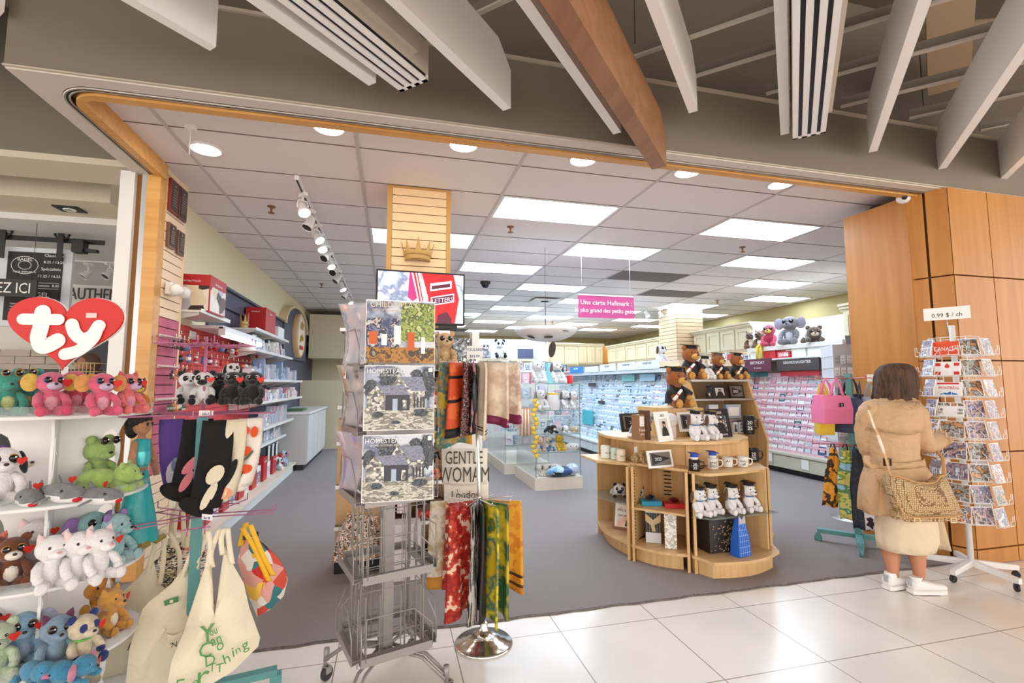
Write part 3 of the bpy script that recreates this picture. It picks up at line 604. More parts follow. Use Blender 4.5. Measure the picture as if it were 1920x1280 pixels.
for k, (s, x, z, hh) in enumerate((('Classiques', 0.4, -0.09, 0.042), ('8.25 / 13.25', 0.4, -0.16, 0.038), ('Spécialités', 0.38, -0.235, 0.042), ('11.25 / 16.25', 0.37, -0.31, 0.038), ('saumon  8.65', 0.36, -0.41, 0.038), ('BAGEL', 0.28, -0.52, 0.07))): m.text(s, (x, -0.012, z), hh, depth=0.001)
for k in range(5): m.text('- bagel nature', (0.1, -0.012, -0.6-k*0.03), 0.02, depth=0.001)
for z in (-0.37, -0.43): m.box((0.36, -0.012, z), (0.2, 0.001, 0.003))
m.build('lettering', PAPER, t)
t2 = thing('door_rail', 'black barn door rail with two spoked wheels above the menu board', 'door rail', (A.x, y-0.03, A.z+0.08))
m = MB(); m.bx((-0.6, 0, -0.015), (w+0.35, 0.012, 0.035)); m.build('rail', BLACK, t2)
for x in (-0.02, w-0.02):
    m = MB(); m.tube([(x+0.065*cos(2*pi*k/20), -0.02, 0.08+0.065*sin(2*pi*k/20)) for k in range(21)], 0.012, 0, 6)
    for k in range(3): m.box((x, -0.02, 0.08), (0.13, 0.01, 0.012), 0, (0, k*pi/3, 0))
    m.bx((x-0.025, -0.045, -0.22), (x+0.025, -0.035, 0.13)); m.build('wheel', BLACK, t2)
a, c = onY(0, 522, 5.6), onY(67, 557, 5.6)
t = thing('hanging_sign', 'black hanging sign with white capitals, cut off at the edge of view', 'sign', (a.x, 5.6, c.z))
m = MB(); m.bx((-0.6, 0, 0), (c.x-a.x, 0.02, a.z-c.z)); m.build('sign_board', BLACK, t)
m = MB(); m.text('COMMANDEZ ICI', (c.x-a.x-0.05, -0.003, 0.035), 0.145, depth=0.001, align='R', squeeze=0.72); m.build('lettering', PAPER, t)
m = MB(); m.tube([(0.25, 0.01, 0.17), (0.25, 0.01, 1.0)], 0.003); m.build('hanging_wire', DARK, t)
for k, (px, py) in enumerate(((165, 512), (205, 512), (130, 515))):
    p = onY(px, py, 7.2); q = p; head(q.x, 7.2, 2.2+k*0.3, 0.7, 'grey spotlight over the bagel shop, ' + ['middle of three', 'beside the white post', 'beside the menu board'][k], False, q.z+0.13, 'spot heads over the bagel shop')
m = MB(); a = onY(120, 508, 7.2); m.bx((a.x-0.3, 7.19, a.z+0.13), (-2.6, 7.22, a.z+0.16)); one(m, 'lighting_track', FR, 'pale track carrying the spotlights over the bagel shop', 'lighting track')
m = MB(); p = onY(130, 403, 5.25); m.box((p.x, 5.25, 3.055), (0.2, 0.16, 0.012), 1); m.lathe([(0.05, 0.0), (0.045, -0.01), (0.02, 0.0)], (p.x, 5.25, 3.048), 0, 16); one(m, 'recessed_lamp', [FR, BLACK], 'black square recessed lamp in the cream beam of the bagel shop', 'recessed lamp')
m = MB(); m.box(onY(150, 462, 5.9), (0.1, 0.1, 0.14)); m.box(onY(160, 470, 5.9), (0.22, 0.06, 0.03)); one(m, 'projector_mount', BLACK, 'black ceiling bracket beside the barn door rail', 'bracket')
for k, (px, l) in enumerate(((165, 'person with short brown hair behind the white wire basket at the bagel counter'), )):
    p = onY(px, 668, 6.2); t = thing('person', l, 'person', (p.x, 6.2, 0), 2.6)
    m = MB(); m.loft([[(q*cos(2*pi*j/16)*a_, q*0.6*sin(2*pi*j/16)*a_, z) for j in range(16)] for z, q, a_ in ((0.0, 0.12, 1), (0.5, 0.14, 1), (0.9, 0.18, 1), (1.1, 0.16, 1), (1.35, 0.21, 1), (1.42, 0.19, 1), (1.47, 0.07, 1), (1.52, 0.06, 1))]); m.ell((0, 0, 1.62), (0.085, 0.1, 0.12)); m.build('body', mat('skin_tan', (176, 122, 92), 0.6), t)
    m = MB(); m.loft([[(q*cos(2*pi*j/16), q*0.62*sin(2*pi*j/16), z) for j in range(16)] for z, q in ((0.02, 0.15), (0.5, 0.16), (0.9, 0.195), (1.1, 0.175), (1.35, 0.225), (1.44, 0.19), (1.47, 0.075))]); m.build('dark_clothes', mat('dark_clothes', (30, 30, 36), 0.8), t)
    m = MB(); m.ell((0, -0.02, 1.65), (0.095, 0.1, 0.115)); m.build('hair', mat('brown_hair', (98, 70, 50), 0.7, bump=(60, 0.5)), t)
p = onY(158, 690, 5.4); t = MB()
for k in range(10): t.tube([(p.x-0.14+k*0.03, 5.3, 1.46), (p.x-0.14+k*0.03, 5.3, 1.62)], 0.003, 0, 4)
for z in (1.46, 1.54, 1.62): t.tube([(p.x-0.14, 5.3, z), (p.x+0.14, 5.3, z), (p.x+0.14, 5.5, z), (p.x-0.14, 5.5, z), (p.x-0.14, 5.3, z)], 0.003, 0, 4)
t.bx((p.x-0.2, 5.28, 0), (p.x+0.25, 5.55, 1.455), 1); one(t, 'wire_basket', [mat('brass_wire', (210, 190, 140), 0.4, 0.5), DARK], 'pale wire basket on a dark stand under the heart sign', 'basket')
m = MB(); p = onY(50, 700, 5.4); m.bx((p.x-0.25, 5.7, 0), (p.x+0.3, 6.0, 1.57)); one(m, 'card_terminal_stand', BLACK, 'black low stand behind the green plush frogs', 'stand')
# ================================================================ round plush rack with the heart sign
RC = onD(118, 720, 1.98); RX, RY = RC.x, RC.y; RA = -0.55                # centre, angle towards the camera
SHW = mat('rack_white', (232, 230, 228), 0.45)
t = thing('plush_rack', 'round white tiered shelf rack full of small plush toys under a red heart', 'display rack', (RX, RY, 0), 0)
tiers = [1.305, 0.985, 0.70, 0.41, 0.13]; RR = 0.305
for k, z in enumerate(tiers):
    m = MB(); m.lathe([(RR-0.004, -0.012), (RR, -0.008), (RR, 0), (RR-0.006, 0.002), (0.0001, 0.002)], (0, 0, z), 0, 48); s_ = m.build('shelf', SHW, t)
    m = MB(); m.lathe([(RR+0.001, 0), (RR+0.001, 0.035), (RR-0.001, 0.035), (RR-0.001, 0)], (0, 0, z), 0, 48); m.build('clear_lip', GLASS, s_)
# crossing upright boards with oval cut-outs
def upright(ang, z0, z1):
    R = Matrix.Rotation(ang, 3, 'Z'); m = MB(); t_ = 0.009
    for sgn in (-1, 1):
        inner = 0.0; n = 20; outer = []
        w = 0.235; h = z1-z0; oc = V((0.165, h/2)); orx, orz = 0.034, h*0.30
        # profile: outline right of the axis, then hole as separate strip ring
        def prof(v): return w-0.055*sin(pi*v)**0.7
        vs = []; fs = []
        for i in range(n+1):
            v = i/n; z = v*h; hx = 0.0
            if abs(z-oc.y) < orz: hx = orx*sqrt(max(0, 1-((z-oc.y)/orz)**2))
            for x in (0, oc.x-hx, oc.x+hx, prof(v)):
                for y in (-t_/2, t_/2): vs.append(R@V((sgn*x, y, z0+z)))
        for i in range(n):
            a = i*8; b_ = a+8
            for (p, q) in ((0, 2), (4, 6)):
                fs += [(a+p, a+q, b_+q, b_+p), (a+p+1, b_+p+1, b_+q+1, a+q+1)]
            for p in (2, 4, 6): fs.append((a+p, a+p+1, b_+p+1, b_+p))
        m.add(vs, fs)
    return m
tz = [0.0]+tiers[::-1]
for i, (z0, z1) in enumerate(zip(sorted([0.0]+tiers)[:-1], sorted([0.0]+tiers)[1:])):
    for ang in (0.42, 0.42+pi/2): upright(ang, z0+0.003, z1-0.013).build('upright_board', SHW, t)
m = MB(); m.lathe([(0.31, 0), (0.31, 0.04), (0.1, 0.045)], (0, 0, 0), 0, 40); m.build('base', SHW, t)
# heart sign
hc = onD(120, 622, 1.95); s_ = 0.225/0.062/32; hs = thing('heart_sign', 'big glossy red heart sign with two white rounded letters', 'sign', (RX, RY, 1.30), -0.12)
sc = 0.97*1.95/900*200/32/0.062
z_ = hc.z-1.30
def hh(n=64):
    p = []
    for k in range(n):
        a = 2*pi*k/n; p.append((sin(a)**3*16, (13*cos(a)-5*cos(2*a)-2*cos(3*a)-cos(4*a))))
    return p
HP = hh(); S1 = 0.222/16
wid = 0.0135; hei = 0.0108
def hp(k=1.0): return [(x*wid*k, (y+2.2)*hei*k*0.97) for x, y in HP]
m = MB(); m.prism(hp(), 0.012, (0, 0.0, z_), (1, 0, 0), (0, 0, 1)); m.build('heart_board', mat('heart_red', (206, 26, 16), 0.5), hs)
m = MB(); m.prism(hp(1.015), 0.008, (0, 0.006, z_), (1, 0, 0), (0, 0, 1)); m.tube([(0, 0.004, z_-0.14), (0, 0.004, 0.0)], 0.012); m.build('sign_stem', PAPER, hs)
def stroke(m, pts, r, y=-0.016):
    """flat letter stroke with round ends, one outline"""
    n = len(pts); Lf = []; Rt = []
    for i in range(n):
        a = pts[max(i-1, 0)]; c = pts[min(i+1, n-1)]; dx, dy = c[0]-a[0], c[1]-a[1]; q = sqrt(dx*dx+dy*dy); dx /= q; dy /= q
        Lf.append((pts[i][0]-dy*r, pts[i][1]+dx*r)); Rt.append((pts[i][0]+dy*r, pts[i][1]-dx*r))
    def cap(p, q, o):
        a = atan2(q[1]-o[1], q[0]-o[0]); return [(o[0]+r*cos(a-pi*k/8), o[1]+r*sin(a-pi*k/8)) for k in range(1, 8)]
    m.prism(Lf+cap(None, Lf[-1], pts[-1])+Rt[::-1]+cap(None, Rt[0], pts[0]), 0.003, (0, y+0.0015, 0), (1, 0, 0), (0, 0, 1))
f = lambda px, py: ((px-120)*1.95/900*1.0, z_+(622-py)*1.95/900)
def smooth(pts, n=5):
    o = []
    for i in range(len(pts)-1):
        p0 = pts[max(i-1, 0)]; p1 = pts[i]; p2 = pts[i+1]; p3 = pts[min(i+2, len(pts)-1)]
        for k in range(n):
            u = k/n; o.append(tuple(0.5*((2*p1[j])+(-p0[j]+p2[j])*u+(2*p0[j]-5*p1[j]+4*p2[j]-p3[j])*u*u+(-p0[j]+3*p1[j]-3*p2[j]+p3[j])*u**3) for j in range(len(p1))))
    return o+[tuple(pts[-1])]
m = MB(); stroke(m, smooth([f(81, 583), f(80, 610), f(77, 632), f(84, 648), f(96, 646), f(110, 637)]), 0.030); stroke(m, [f(50, 597), f(80, 597), f(110, 597)], 0.023, -0.0195); m.build('letter_t', PAPER, hs)
m = MB(); stroke(m, smooth([f(133, 606), f(139, 622), f(152, 633), f(168, 628), f(180, 608)]), 0.025, -0.0165); stroke(m, smooth([f(178, 612), f(172, 632), f(150, 655), f(126, 663)]), 0.024, -0.0195); m.build('letter_y', PAPER, hs)
m = MB(); m.box((f(165, 588)[0], -0.015, f(165, 588)[1]), (0.04, 0.002, 0.02)); m.build('price_sticker', mat('sticker', (236, 200, 196), 0.5), hs)
# plush on the tiers: (px, py of base, tier, dist factor)
def toy(px, tier, r, h, label, extra=0.0, **k):
    """stand a toy on a tier at picture column px, r metres in front of the rack's centre"""
    z = tiers[tier]; base = onD(px, 720, 1.98-r); p = V((base.x, base.y, z+0.003))
    rz = -atan2(p.x, p.y)+extra
    return plush(k.pop('name', 'plush_toy'), label, 'plush toy', p, rz, h*1.1, **k)
G1 = 'pink winged plush toys on the top tier'; G2 = 'teal plush frogs on the top tier'
toy(14, 0, .24, .155, 'teal plush frog with wide eyes, cut off at the edge of the rack', 0.2, main=TEALC, belly=(214, 222, 150), ear='frog', ring=(170, 120, 60), name='plush_frog', group=G2)
toy(52, 0, .17, .16, 'teal plush frog sitting beside the first pink toy', -0.1, main=(60, 160, 140), belly=(214, 222, 150), ear='frog', ring=(170, 120, 60), name='plush_frog', group=G2)
toy(95, 0, .25, .155, 'pink plush toy with pale yellow wings beside the frogs', 0.25, main=PINKC, second=(232, 84, 120), belly=(240, 170, 186), muzzle=(222, 200, 226), ear='big', earmat=(236, 196, 90), ring=(90, 100, 140), group=G1)
toy(138, 0, .14, .16, 'pink plush toy half hidden in the middle of the top tier row', 0.5, main=(230, 84, 116), belly=(236, 150, 170), ear='big', earmat=(236, 176, 70), tagged=True, ring=(90, 100, 140), group=G1)
toy(190, 0, .25, .15, 'pink plush toy with lilac face sitting toward the wooden post', 0.35, main=(236, 96, 130), belly=(246, 170, 190), muzzle=(220, 190, 220), ear='big', earmat=(230, 160, 90), ring=(90, 100, 140), group=G1)
toy(238, 0, .15, .15, 'orange and pink plush toy at the end of the top tier', 0.7, main=(240, 120, 120), belly=(246, 160, 180), muzzle=(226, 190, 226), ear='cat', earmat=(220, 90, 80), ring=(70, 70, 80), group=G1)
toy(256, 0, -.1, .13, 'orange plush bird peeking from behind the top tier', 0.3, main=(226, 130, 40), muzzle=(240, 200, 90), ear='cat', earmat=(90, 50, 30), tagged=False)
toy(14, 1, .2, .2, 'white plush puppy with one black eye patch and spots', 0.2, main=WH, second=WH, earmat=BK, patch=(44, 38, 40), ear='long', ring=(190, 150, 60), name='plush_dog')
toy(60, 1, .02, .17, 'cream plush unicorn behind the spotted puppy', 0.3, main=(232, 214, 196), ear='cat', horn=(220, 180, 90), eye='small')
p = onD(70, 720, 1.98-.21); shark('plush shark with open red mouth beside the spotted puppy', V((p.x, p.y, tiers[1]+.003)), -atan2(p.x, p.y)+0.15, .2)
p = onD(128, 720, 1.98-.2); shark('plush shark in the middle of its shelf, head raised', V((p.x, p.y, tiers[1]+.012)), -atan2(p.x, p.y)+0.45, .23)
p = onD(192, 720, 1.98-.2); shark('plush shark at the end of its shelf by the green toy', V((p.x, p.y, tiers[1]+.003)), -atan2(p.x, p.y)+0.8, .2)
toy(212, 1, .0, .17, 'lime green plush dinosaur on the shark shelf', 1.2, main=(186, 216, 120), belly=(206, 226, 150), ear='round', eye='small', pose='lie')
toy(192, 1, -.08, .2, 'pale green plush frog seen through the oval hole', 0.6, main=(176, 206, 120), ear='frog', tagged=False)
toy(36, 1, -.15, .16, 'purple plush toy seen behind the upright board', 0.3, main=(130, 80, 170), tagged=False)
toy(10, 2, .2, .17, 'orange and pink plush fox with a little crown', 0.3, main=(240, 130, 110), belly=(246, 150, 180), muzzle=(246, 200, 170), ear='cat', ring=(90, 140, 90))
toy(48, 2, .21, .17, 'brown plush puppy with a white muzzle beside the white cats', 0.15, main=(126, 70, 40), belly=(246, 236, 226), muzzle=(246, 236, 226), ear='round', ring=(180, 120, 50), name='plush_dog')
toy(88, 2, .06, .19, 'white plush cat standing half hidden in the rear of its row', 0.3, main=(226, 220, 220), ear='cat', earmat=(236, 206, 206), eye='small', pose='sit', name='plush_cat')
G3 = 'white plush cats on the middle tier'
for i, (px, r, l) in enumerate(((122, .22, 'white plush cat at the front beside the brown puppy'), (168, .18, 'white plush cat with a red heart tag, between two others'), (205, .15, 'white plush cat at the end of its row by the lilac toys'))):
    toy(px, 2, r, .18, l, 0.3+0.15*i, main=(242, 240, 240), ear='cat', earmat=(238, 214, 214), eye='small', ring=(120, 130, 90), pose='sit', name='plush_cat', group=G3, muzzle=(250, 248, 248), nose=(226, 150, 160))
toy(190, 2, -.05, .19, 'pale aqua plush elephant with lilac ears', 0.5, main=(166, 212, 214), ear='big', earmat=(170, 130, 200), tagged=False)
toy(232, 2, -.02, .19, 'pale aqua plush bunny at the rim behind the white cats', 0.9, main=(176, 218, 222), ear='round', earmat=(170, 130, 200), eye='small', tagged=False)
toy(15, 3, .1, .17, 'black and white plush cow at the rear of its shelf', 0.2, main=WH, second=BK, earmat=BK, patch=(40, 36, 38), eye='small')
toy(34, 3, .24, .18, 'mint green speckled plush bear lying back at the shelf rim', 0.1, main=(206, 220, 190), earmat=(196, 210, 180), eye='small')
toy(80, 3, .16, .18, 'pale blue plush elephant with long ears', 0.1, main=(150, 190, 220), belly=(190, 210, 236), ear='big', earmat=(186, 186, 214), ring=(120, 80, 60))
toy(142, 3, .18, .18, 'blue-grey plush cat with glittery dark ears', 0.2, main=(140, 168, 190), belly=(150, 176, 196), ear='cat', earmat=(110, 50, 80), ring=(110, 90, 70), name='plush_cat')
toy(186, 3, .16, .17, 'cream and navy plush panda with a green leaf collar', 0.6, main=(238, 220, 190), second=(30, 50, 120), belly=(238, 220, 190), muzzle=(238, 224, 196), earmat=(30, 50, 120), patch=(34, 56, 120), eye='small', collar=(90, 180, 80))
toy(110, 3, .265, .12, 'bright blue plush seahorse lying along the shelf rim', 0.4, main=(80, 160, 200), second=(230, 140, 180), pose='lie', ear='none', eye='small')
toy(165, 3, .265, .13, 'bright blue plush axolotl with pink frills lying down', 1.0, main=(70, 150, 190), earmat=(236, 150, 180), pose='lie', ear='big', eye='small')
toy(160, 3, -.1, .2, 'brown striped plush tiger behind the blue cat', 0.3, main=(190, 120, 60), ear='cat', eye='small', tagged=False)
toy(205, 3, -.12, .2, 'golden plush fox with white chest at the rear rim', 0.6, main=(224, 150, 60), belly=(246, 236, 220), ear='cat', eye='small', tagged=False)
toy(232, 3, -.06, .17, 'golden plush corgi close to the pale totes', 0.9, main=(236, 170, 80), belly=(246, 236, 220), ear='cat', eye='small')
toy(14, 4, .24, .17, 'reddish brown plush highland cow on the lowest tier', 0.2, main=(110, 56, 30), ear='cat', ring=(190, 120, 60))
toy(66, 4, .25, .15, 'dark brown plush bear with a heart tag on the lowest tier', 0.3, main=(86, 56, 40), muzzle=(230, 200, 170), ear='round', ring=(190, 150, 60))
toy(90, 4, .1, .2, 'lime green plush dog lying on the lowest tier', 1.2, main=(176, 204, 100), belly=(206, 220, 130), pose='lie', ear='long', eye='small')
toy(150, 4, .24, .17, 'purple plush octopus on the lowest tier', 0.4, main=(130, 84, 170), ear='none', ring=(70, 90, 180))
toy(160, 4, .0, .2, 'teal blue plush toy seen through the lower cut-out', 0.4, main=(50, 120, 150), ear='cat', eye='small', tagged=False)
toy(196, 4, .24, .14, 'dark red and yellow plush bird on the lowest tier', 0.6, main=(130, 20, 40), muzzle=(226, 190, 70), ear='none', eye='small')
# ================================================================ picture prints
PH = [picture('photo_snow', [(150, 168, 196), (214, 222, 232), (96, 116, 150), (236, 238, 242), (70, 78, 98)], 22), picture('photo_dark', [(40, 42, 48), (96, 100, 112), (24, 24, 28), (150, 150, 158), (70, 64, 70)], 26), picture('photo_dusk', [(70, 60, 90), (150, 110, 130), (40, 40, 60), (190, 150, 150)], 20), picture('photo_green', [(70, 84, 50), (120, 130, 90), (44, 50, 36), (176, 176, 150)], 26)]
def caster(m, p, mi=0, mj=1, s=1.0, a=0.0):
    p = V(p); R = Matrix.Rotation(a, 3, 'Z')
    m.lathe([(0.014*s, 0.005*s), (0.03*s, 0.0), (0.033*s, 0.004*s), (0.033*s, 0.018*s), (0.03*s, 0.022*s), (0.014*s, 0.018*s)], p+V((0, 0, 0.033*s))-R@V((0, -0.011*s, 0))*0, mj, 16, R@Euler((pi/2, 0, 0)).to_matrix())
    m.box(p+R@V((0, -0.011*s, 0.05*s)), (0.03*s, 0.034*s, 0.03*s), mi, R); m.tube([p+V((0, 0, 0.06*s)), p+V((0, 0, 0.1*s))], 0.008*s, mi, 8)
# ================================================================ grey wire calendar rack on casters
RCAL = V((0.0, 2.46, 0)); RAC = rad(17)
GW = mat('grey_rack_paint', (158, 154, 150), 0.4, 0.3)
t = thing('calendar_rack', 'grey wire spinner rack on casters holding big wall calendars', 'display rack', RCAL, RAC)
m = MB(); m.bx((-0.028, -0.028, 0.14), (0.028, 0.028, 1.62)); m.build('centre_post', GW, t)
for k in range(4):
    R = Matrix.Rotation(pi/2*k+pi/4, 3, 'Z'); m = MB()
    for s in (-0.018, 0.018): m.tube([R@V((0.03, s*1.0, 0.19)), R@V((0.2, s, 0.17)), R@V((0.31, s, 0.09))], 0.008, 0, 6)
    m.tube([R@V((0.31, 0, 0.085)), R@V((0.31, 0, 0.14))], 0.014, 0, 8)
    l = m.build('leg', GW, t); c = MB(); caster(c, R@V((0.31, 0.01, 0)), 0, 1, 1.0, 0.6*k); c.build('caster', [GW, DARK], l)
TZ = [1.50, 1.205, 0.90, 0.575, 0.24]; HW = 0.165
def cal_face(k, z, first):
    R = Matrix.Rotation(pi/2*k, 3, 'Z'); m = MB(); W_ = HW*0.97; o = 0.13
    P = lambda x, y, zz: R@V((x, -y, zz))
    m.X = None
    for (y0, z0, y1, z1) in ((o, z-0.004, o+0.055, z-0.018), ):
        m.box(R@V((0, -(o+0.03), z-0.01)), (2*W_, 0.065, 0.003), 0, R@Euler((0.22, 0, 0)).to_matrix())
        m.box(R@V((0, -(o+0.062), z-0.002)), (2*W_, 0.004, 0.034), 0, R)
    m.tube([P(-W_, o+0.062, z), P(-W_, o+0.062, z+0.09), P(-W_*0.97, o+0.02, z+0.19), P(-W_*0.3, o+0.02, z+0.19)][:3], 0.0028, 0, 5)
    m.tube([P(-W_+0.02, o+0.064, z), P(-W_+0.02, o+0.064, z+0.175), P(W_-0.09, o+0.064, z+0.175), P(W_, o+0.064, z+0.09), P(W_, o+0.064, z)], 0.0026, 0, 5)
    for zz in (0.03, 0.065): m.tube([P(-W_, o+0.0, z+zz), P(W_, o+0.0, z+zz)], 0.0022, 0, 4)
    for x in (-1, -0.4, 0.2, 0.8): m.tube([P(x*W_, o-0.002, z-0.05), P(x*W_, o-0.002, z+0.24)], 0.0026, 0, 4)
    m.tube([P(W_, o+0.062, z), P(W_, 0.02, z), ], 0.0026, 0, 4)
    return m
for i, z in enumerate(TZ):
    for k in range(4): cal_face(k, z, i == 0).build('wire_pocket', GW, t)
m = MB()
for k in range(4):
    R = Matrix.Rotation(pi/2*k, 3, 'Z')
    for x in (-0.15, -0.05, 0.05): m.tube([R@V((x, -0.128, 0.2)), R@V((x, -0.128, 1.66))], 0.0035, 0, 5)
    for z in (0.2, 0.5, 0.85, 1.15, 1.45, 1.66): m.tube([R@V((-0.15, -0.128, z)), R@V((0.15, -0.128, z))], 0.0025, 0, 4)
m.build('upright_wire_frame', GW, t)
# calendars -----------------------------------------------------
CW, CH = 0.305, 0.285
Lr = lambda *a: V(a)
SKY = picture('print_cool_sky', [(126, 134, 160), (170, 178, 196), (98, 106, 132), (206, 210, 218)], 9, sharp=False); TREE_ = picture('print_dark_trees', [(40, 44, 54), (76, 82, 92), (28, 32, 40), (110, 114, 120)], 60)
STONE = picture('print_stone', [(196, 190, 180), (150, 144, 138), (112, 108, 106), (224, 220, 212), (90, 88, 92)], 90, kind='voronoi'); ROOFM = picture('print_slate', [(112, 116, 138), (140, 144, 164), (92, 94, 116)], 70, stretch=(1, 1, 4)); GRND = picture('print_ground', [(170, 166, 150), (206, 202, 190), (120, 118, 106), (150, 140, 130)], 34, stretch=(1, 1, 3)); DOORP = mat('print_door', (170, 184, 206), 0.4); DKP = mat('print_dark', (50, 50, 62), 0.4)
def cottage(m, W_, Hh):
    """printed stone cottage below dark trees, as thin colour patches; materials 1.."""
    def pg(pts, mi, l): m.prism([((x-0.5)*W_, y*Hh) for x, y in pts], 0.0003, (0, -0.0022-l*0.0004, 0), (1, 0, 0), (0, 0, 1), mi)
    def blob(cx, cy, rx, ry, mi, l, n=22): pg([(cx+rx*(1+0.14*sin(k*2.7)+0.1*sin(k*5.1))*cos(2*pi*k/n), min(0.985, max(0.01, cy+ry*(1+0.14*sin(k*3.1))*sin(2*pi*k/n)))) for k in range(n)], mi, l)
    pg([(0.01, 0.3), (0.99, 0.3), (0.99, 0.99), (0.01, 0.99)], 1, 0)
    pg([(0.01, 0.01), (0.99, 0.01), (0.99, 0.33), (0.6, 0.36), (0.01, 0.34)], 5, 1)
    blob(0.36, 0.78, 0.16, 0.17, 2, 2); blob(0.9, 0.72, 0.11, 0.26, 2, 2); blob(0.1, 0.62, 0.1, 0.16, 2, 2); blob(0.74, 0.84, 0.09, 0.1, 2, 2)
    pg([(0.34, 0.34), (0.34, 0.62), (0.5, 0.84), (0.66, 0.62), (0.66, 0.34)], 3, 3); pg([(0.66, 0.36), (0.66, 0.6), (0.86, 0.6), (0.86, 0.36)], 3, 3)
    pg([(0.5, 0.82), (0.82, 0.82), (0.88, 0.6), (0.66, 0.6)], 4, 4); pg([(0.46, 0.86), (0.5, 0.86), (0.5, 0.76), (0.46, 0.74)], 3, 5)
    pg([(0.04, 0.3), (0.04, 0.54), (0.17, 0.68), (0.3, 0.54), (0.3, 0.3)], 3, 6); pg([(0.17, 0.68), (0.56, 0.7), (0.64, 0.54), (0.3, 0.54)], 4, 7)
    pg([(0.3, 0.3), (0.3, 0.54), (0.64, 0.54), (0.64, 0.3)], 7, 6); pg([(0.4, 0.3), (0.4, 0.48), (0.47, 0.48), (0.47, 0.3)], 6, 8); pg([(0.54, 0.32), (0.54, 0.46), (0.6, 0.46), (0.6, 0.32)], 3, 8)
    for k in range(4): pg([(0.7+k*0.045, 0.34), (0.7+k*0.045, 0.5), (0.725+k*0.045, 0.5), (0.725+k*0.045, 0.34)], 7, 5)
    blob(0.2, 0.24, 0.08, 0.05, 2, 9, 14); blob(0.8, 0.26, 0.12, 0.06, 2, 9, 14); blob(0.45, 0.12, 0.07, 0.03, 2, 9, 14)
def calendar(label, loc, rz, tilt=0.1, kind='cottage', title='HOMESTEAD', group=None, bend=0.0):
    t = thing('wall_calendar', label, 'calendar', loc, 0, group)
    t.rotation_euler = (Matrix.Rotation(rz, 3, 'Z')@Matrix.Rotation(-tilt, 3, 'X')).to_euler()
    m = MB()
    if bend: m.sheet(lambda u, v: ((u-0.5)*CW*(1-0.0*v)+bend*0.3*v*v, -bend*sin(pi*u)*v-0.0, v*CH), 12, 8, 0.003)
    else: m.bx((-CW/2, -0.002, 0), (CW/2, 0.004, CH))
    if kind == 'cottage':
        cottage(m, CW, CH); m.build('printed_cover', [PAPER, SKY, TREE_, STONE, ROOFM, GRND, DOORP, DKP], t)
        m = MB(); m.text(title, (-CW*0.2, -0.0075, CH*0.875), 0.03, depth=0.0003, squeeze=0.95); m.text('STONE COTTAGES 2026', (-CW*0.2, -0.0075, CH*0.83), 0.011, depth=0.0003); m.box((CW*0.44, -0.0075, CH*0.93), (0.018, 0.0003, 0.018)); m.build('title_lettering', PAPER, t)
    elif kind == 'street':
        for (x0, x1, z0, z1, mi) in ((-.5, .5, 0, 1, 1), (-.5, -.02, .2, .72, 2), (.0, .5, .35, .98, 3), (-.5, .5, 0, .25, 4), (-.46, -.34, .3, .5, 5), (-.28, -.2, .28, .46, 6), (-.1, .0, .3, .6, 6), (.1, .2, .2, .5, 5), (.3, .36, .15, .42, 6)):
            m.box(((x0+x1)/2*CW*0.98, -0.0028-0.0003*mi, (z0+z1)/2*CH*0.98), ((x1-x0)*CW*0.98, 0.0004, (z1-z0)*CH*0.98), mi)
        m.build('printed_cover', [PAPER, SKY, picture('print_houses', [(70, 74, 110), (120, 122, 150), (46, 46, 70), (196, 190, 190), (120, 70, 60)], 30), picture('print_foliage', [(120, 140, 60), (160, 172, 90), (86, 104, 50), (196, 200, 130)], 40), picture('print_autumn', [(120, 80, 40), (176, 120, 40), (70, 50, 34), (150, 140, 120)], 30), mat('print_orange', (206, 96, 40), 0.5), PAPER], t)
        m = MB(); m.text("CHILD'S PLAY", (-CW*0.1, -0.0075, CH*0.88), 0.036, depth=0.0003, squeeze=0.95); m.text('scenes of winter games', (-CW*0.2, -0.0075, CH*0.82), 0.014, depth=0.0003); m.build('title_lettering', mat('letter_tan', (230, 214, 190), 0.5), t)
    else:
        m.build('printed_cover', PAPER, t); m = MB()
        for r in range(4):
            for c in range(3 if kind != 'half' else 2):
                m.box((-CW*0.32+c*CW*0.31, -0.003, CH*0.14+r*CH*0.235), (CW*0.28, 0.0006, CH*0.2))
        g = PH[{'snow': 0, 'dark': 1, 'dusk': 2, 'half': 1, 'green': 3}[kind]]
        m.build('photo_grid_print', g, t)
        m = MB(); m.box((-CW*0.38, -0.003, 0.012), (0.05, 0.0005, 0.014)); m.build('barcode_print', BLACK, t)
    return t
def calpos(k, z, dx=0.0, out=0.15):
    R = Matrix.Rotation(RAC+pi/2*k, 3, 'Z'); p = RCAL+R@V((dx, -out, z)); return p, RAC+pi/2*k
def facep(i): q = onD(750, 720, 2.13); return V((q.x, q.y, TZ[i]+0.012)), rad(1)
p, a = facep(0); calendar("colourful village calendar titled with childrens games, top pocket facing out", p, a, 0.08, 'street')
p, a = facep(1); calendar('stone cottage calendar in the second pocket of the wire rack', p, a, 0.06)
p, a = facep(2); calendar('stone cottage calendar in the third pocket, just above the empty tiers', p, a, 0.06)
for k, (z, kd, l) in enumerate(((TZ[0], 'snow', 'calendar back with small snowy bird photos on the top side pocket'), (TZ[1], 'dusk', 'calendar back with dusky landscape photos on the second side pocket'), (TZ[2], 'dark', 'calendar back with black cow photos on the third side pocket'))):
    p, a = calpos(3, z+0.012, 0.05, 0.14); calendar(l, p, a, 0.1, kd)
PLASTIC = mat('clear_sleeve', (226, 220, 226), 0.08, alpha=0.35)
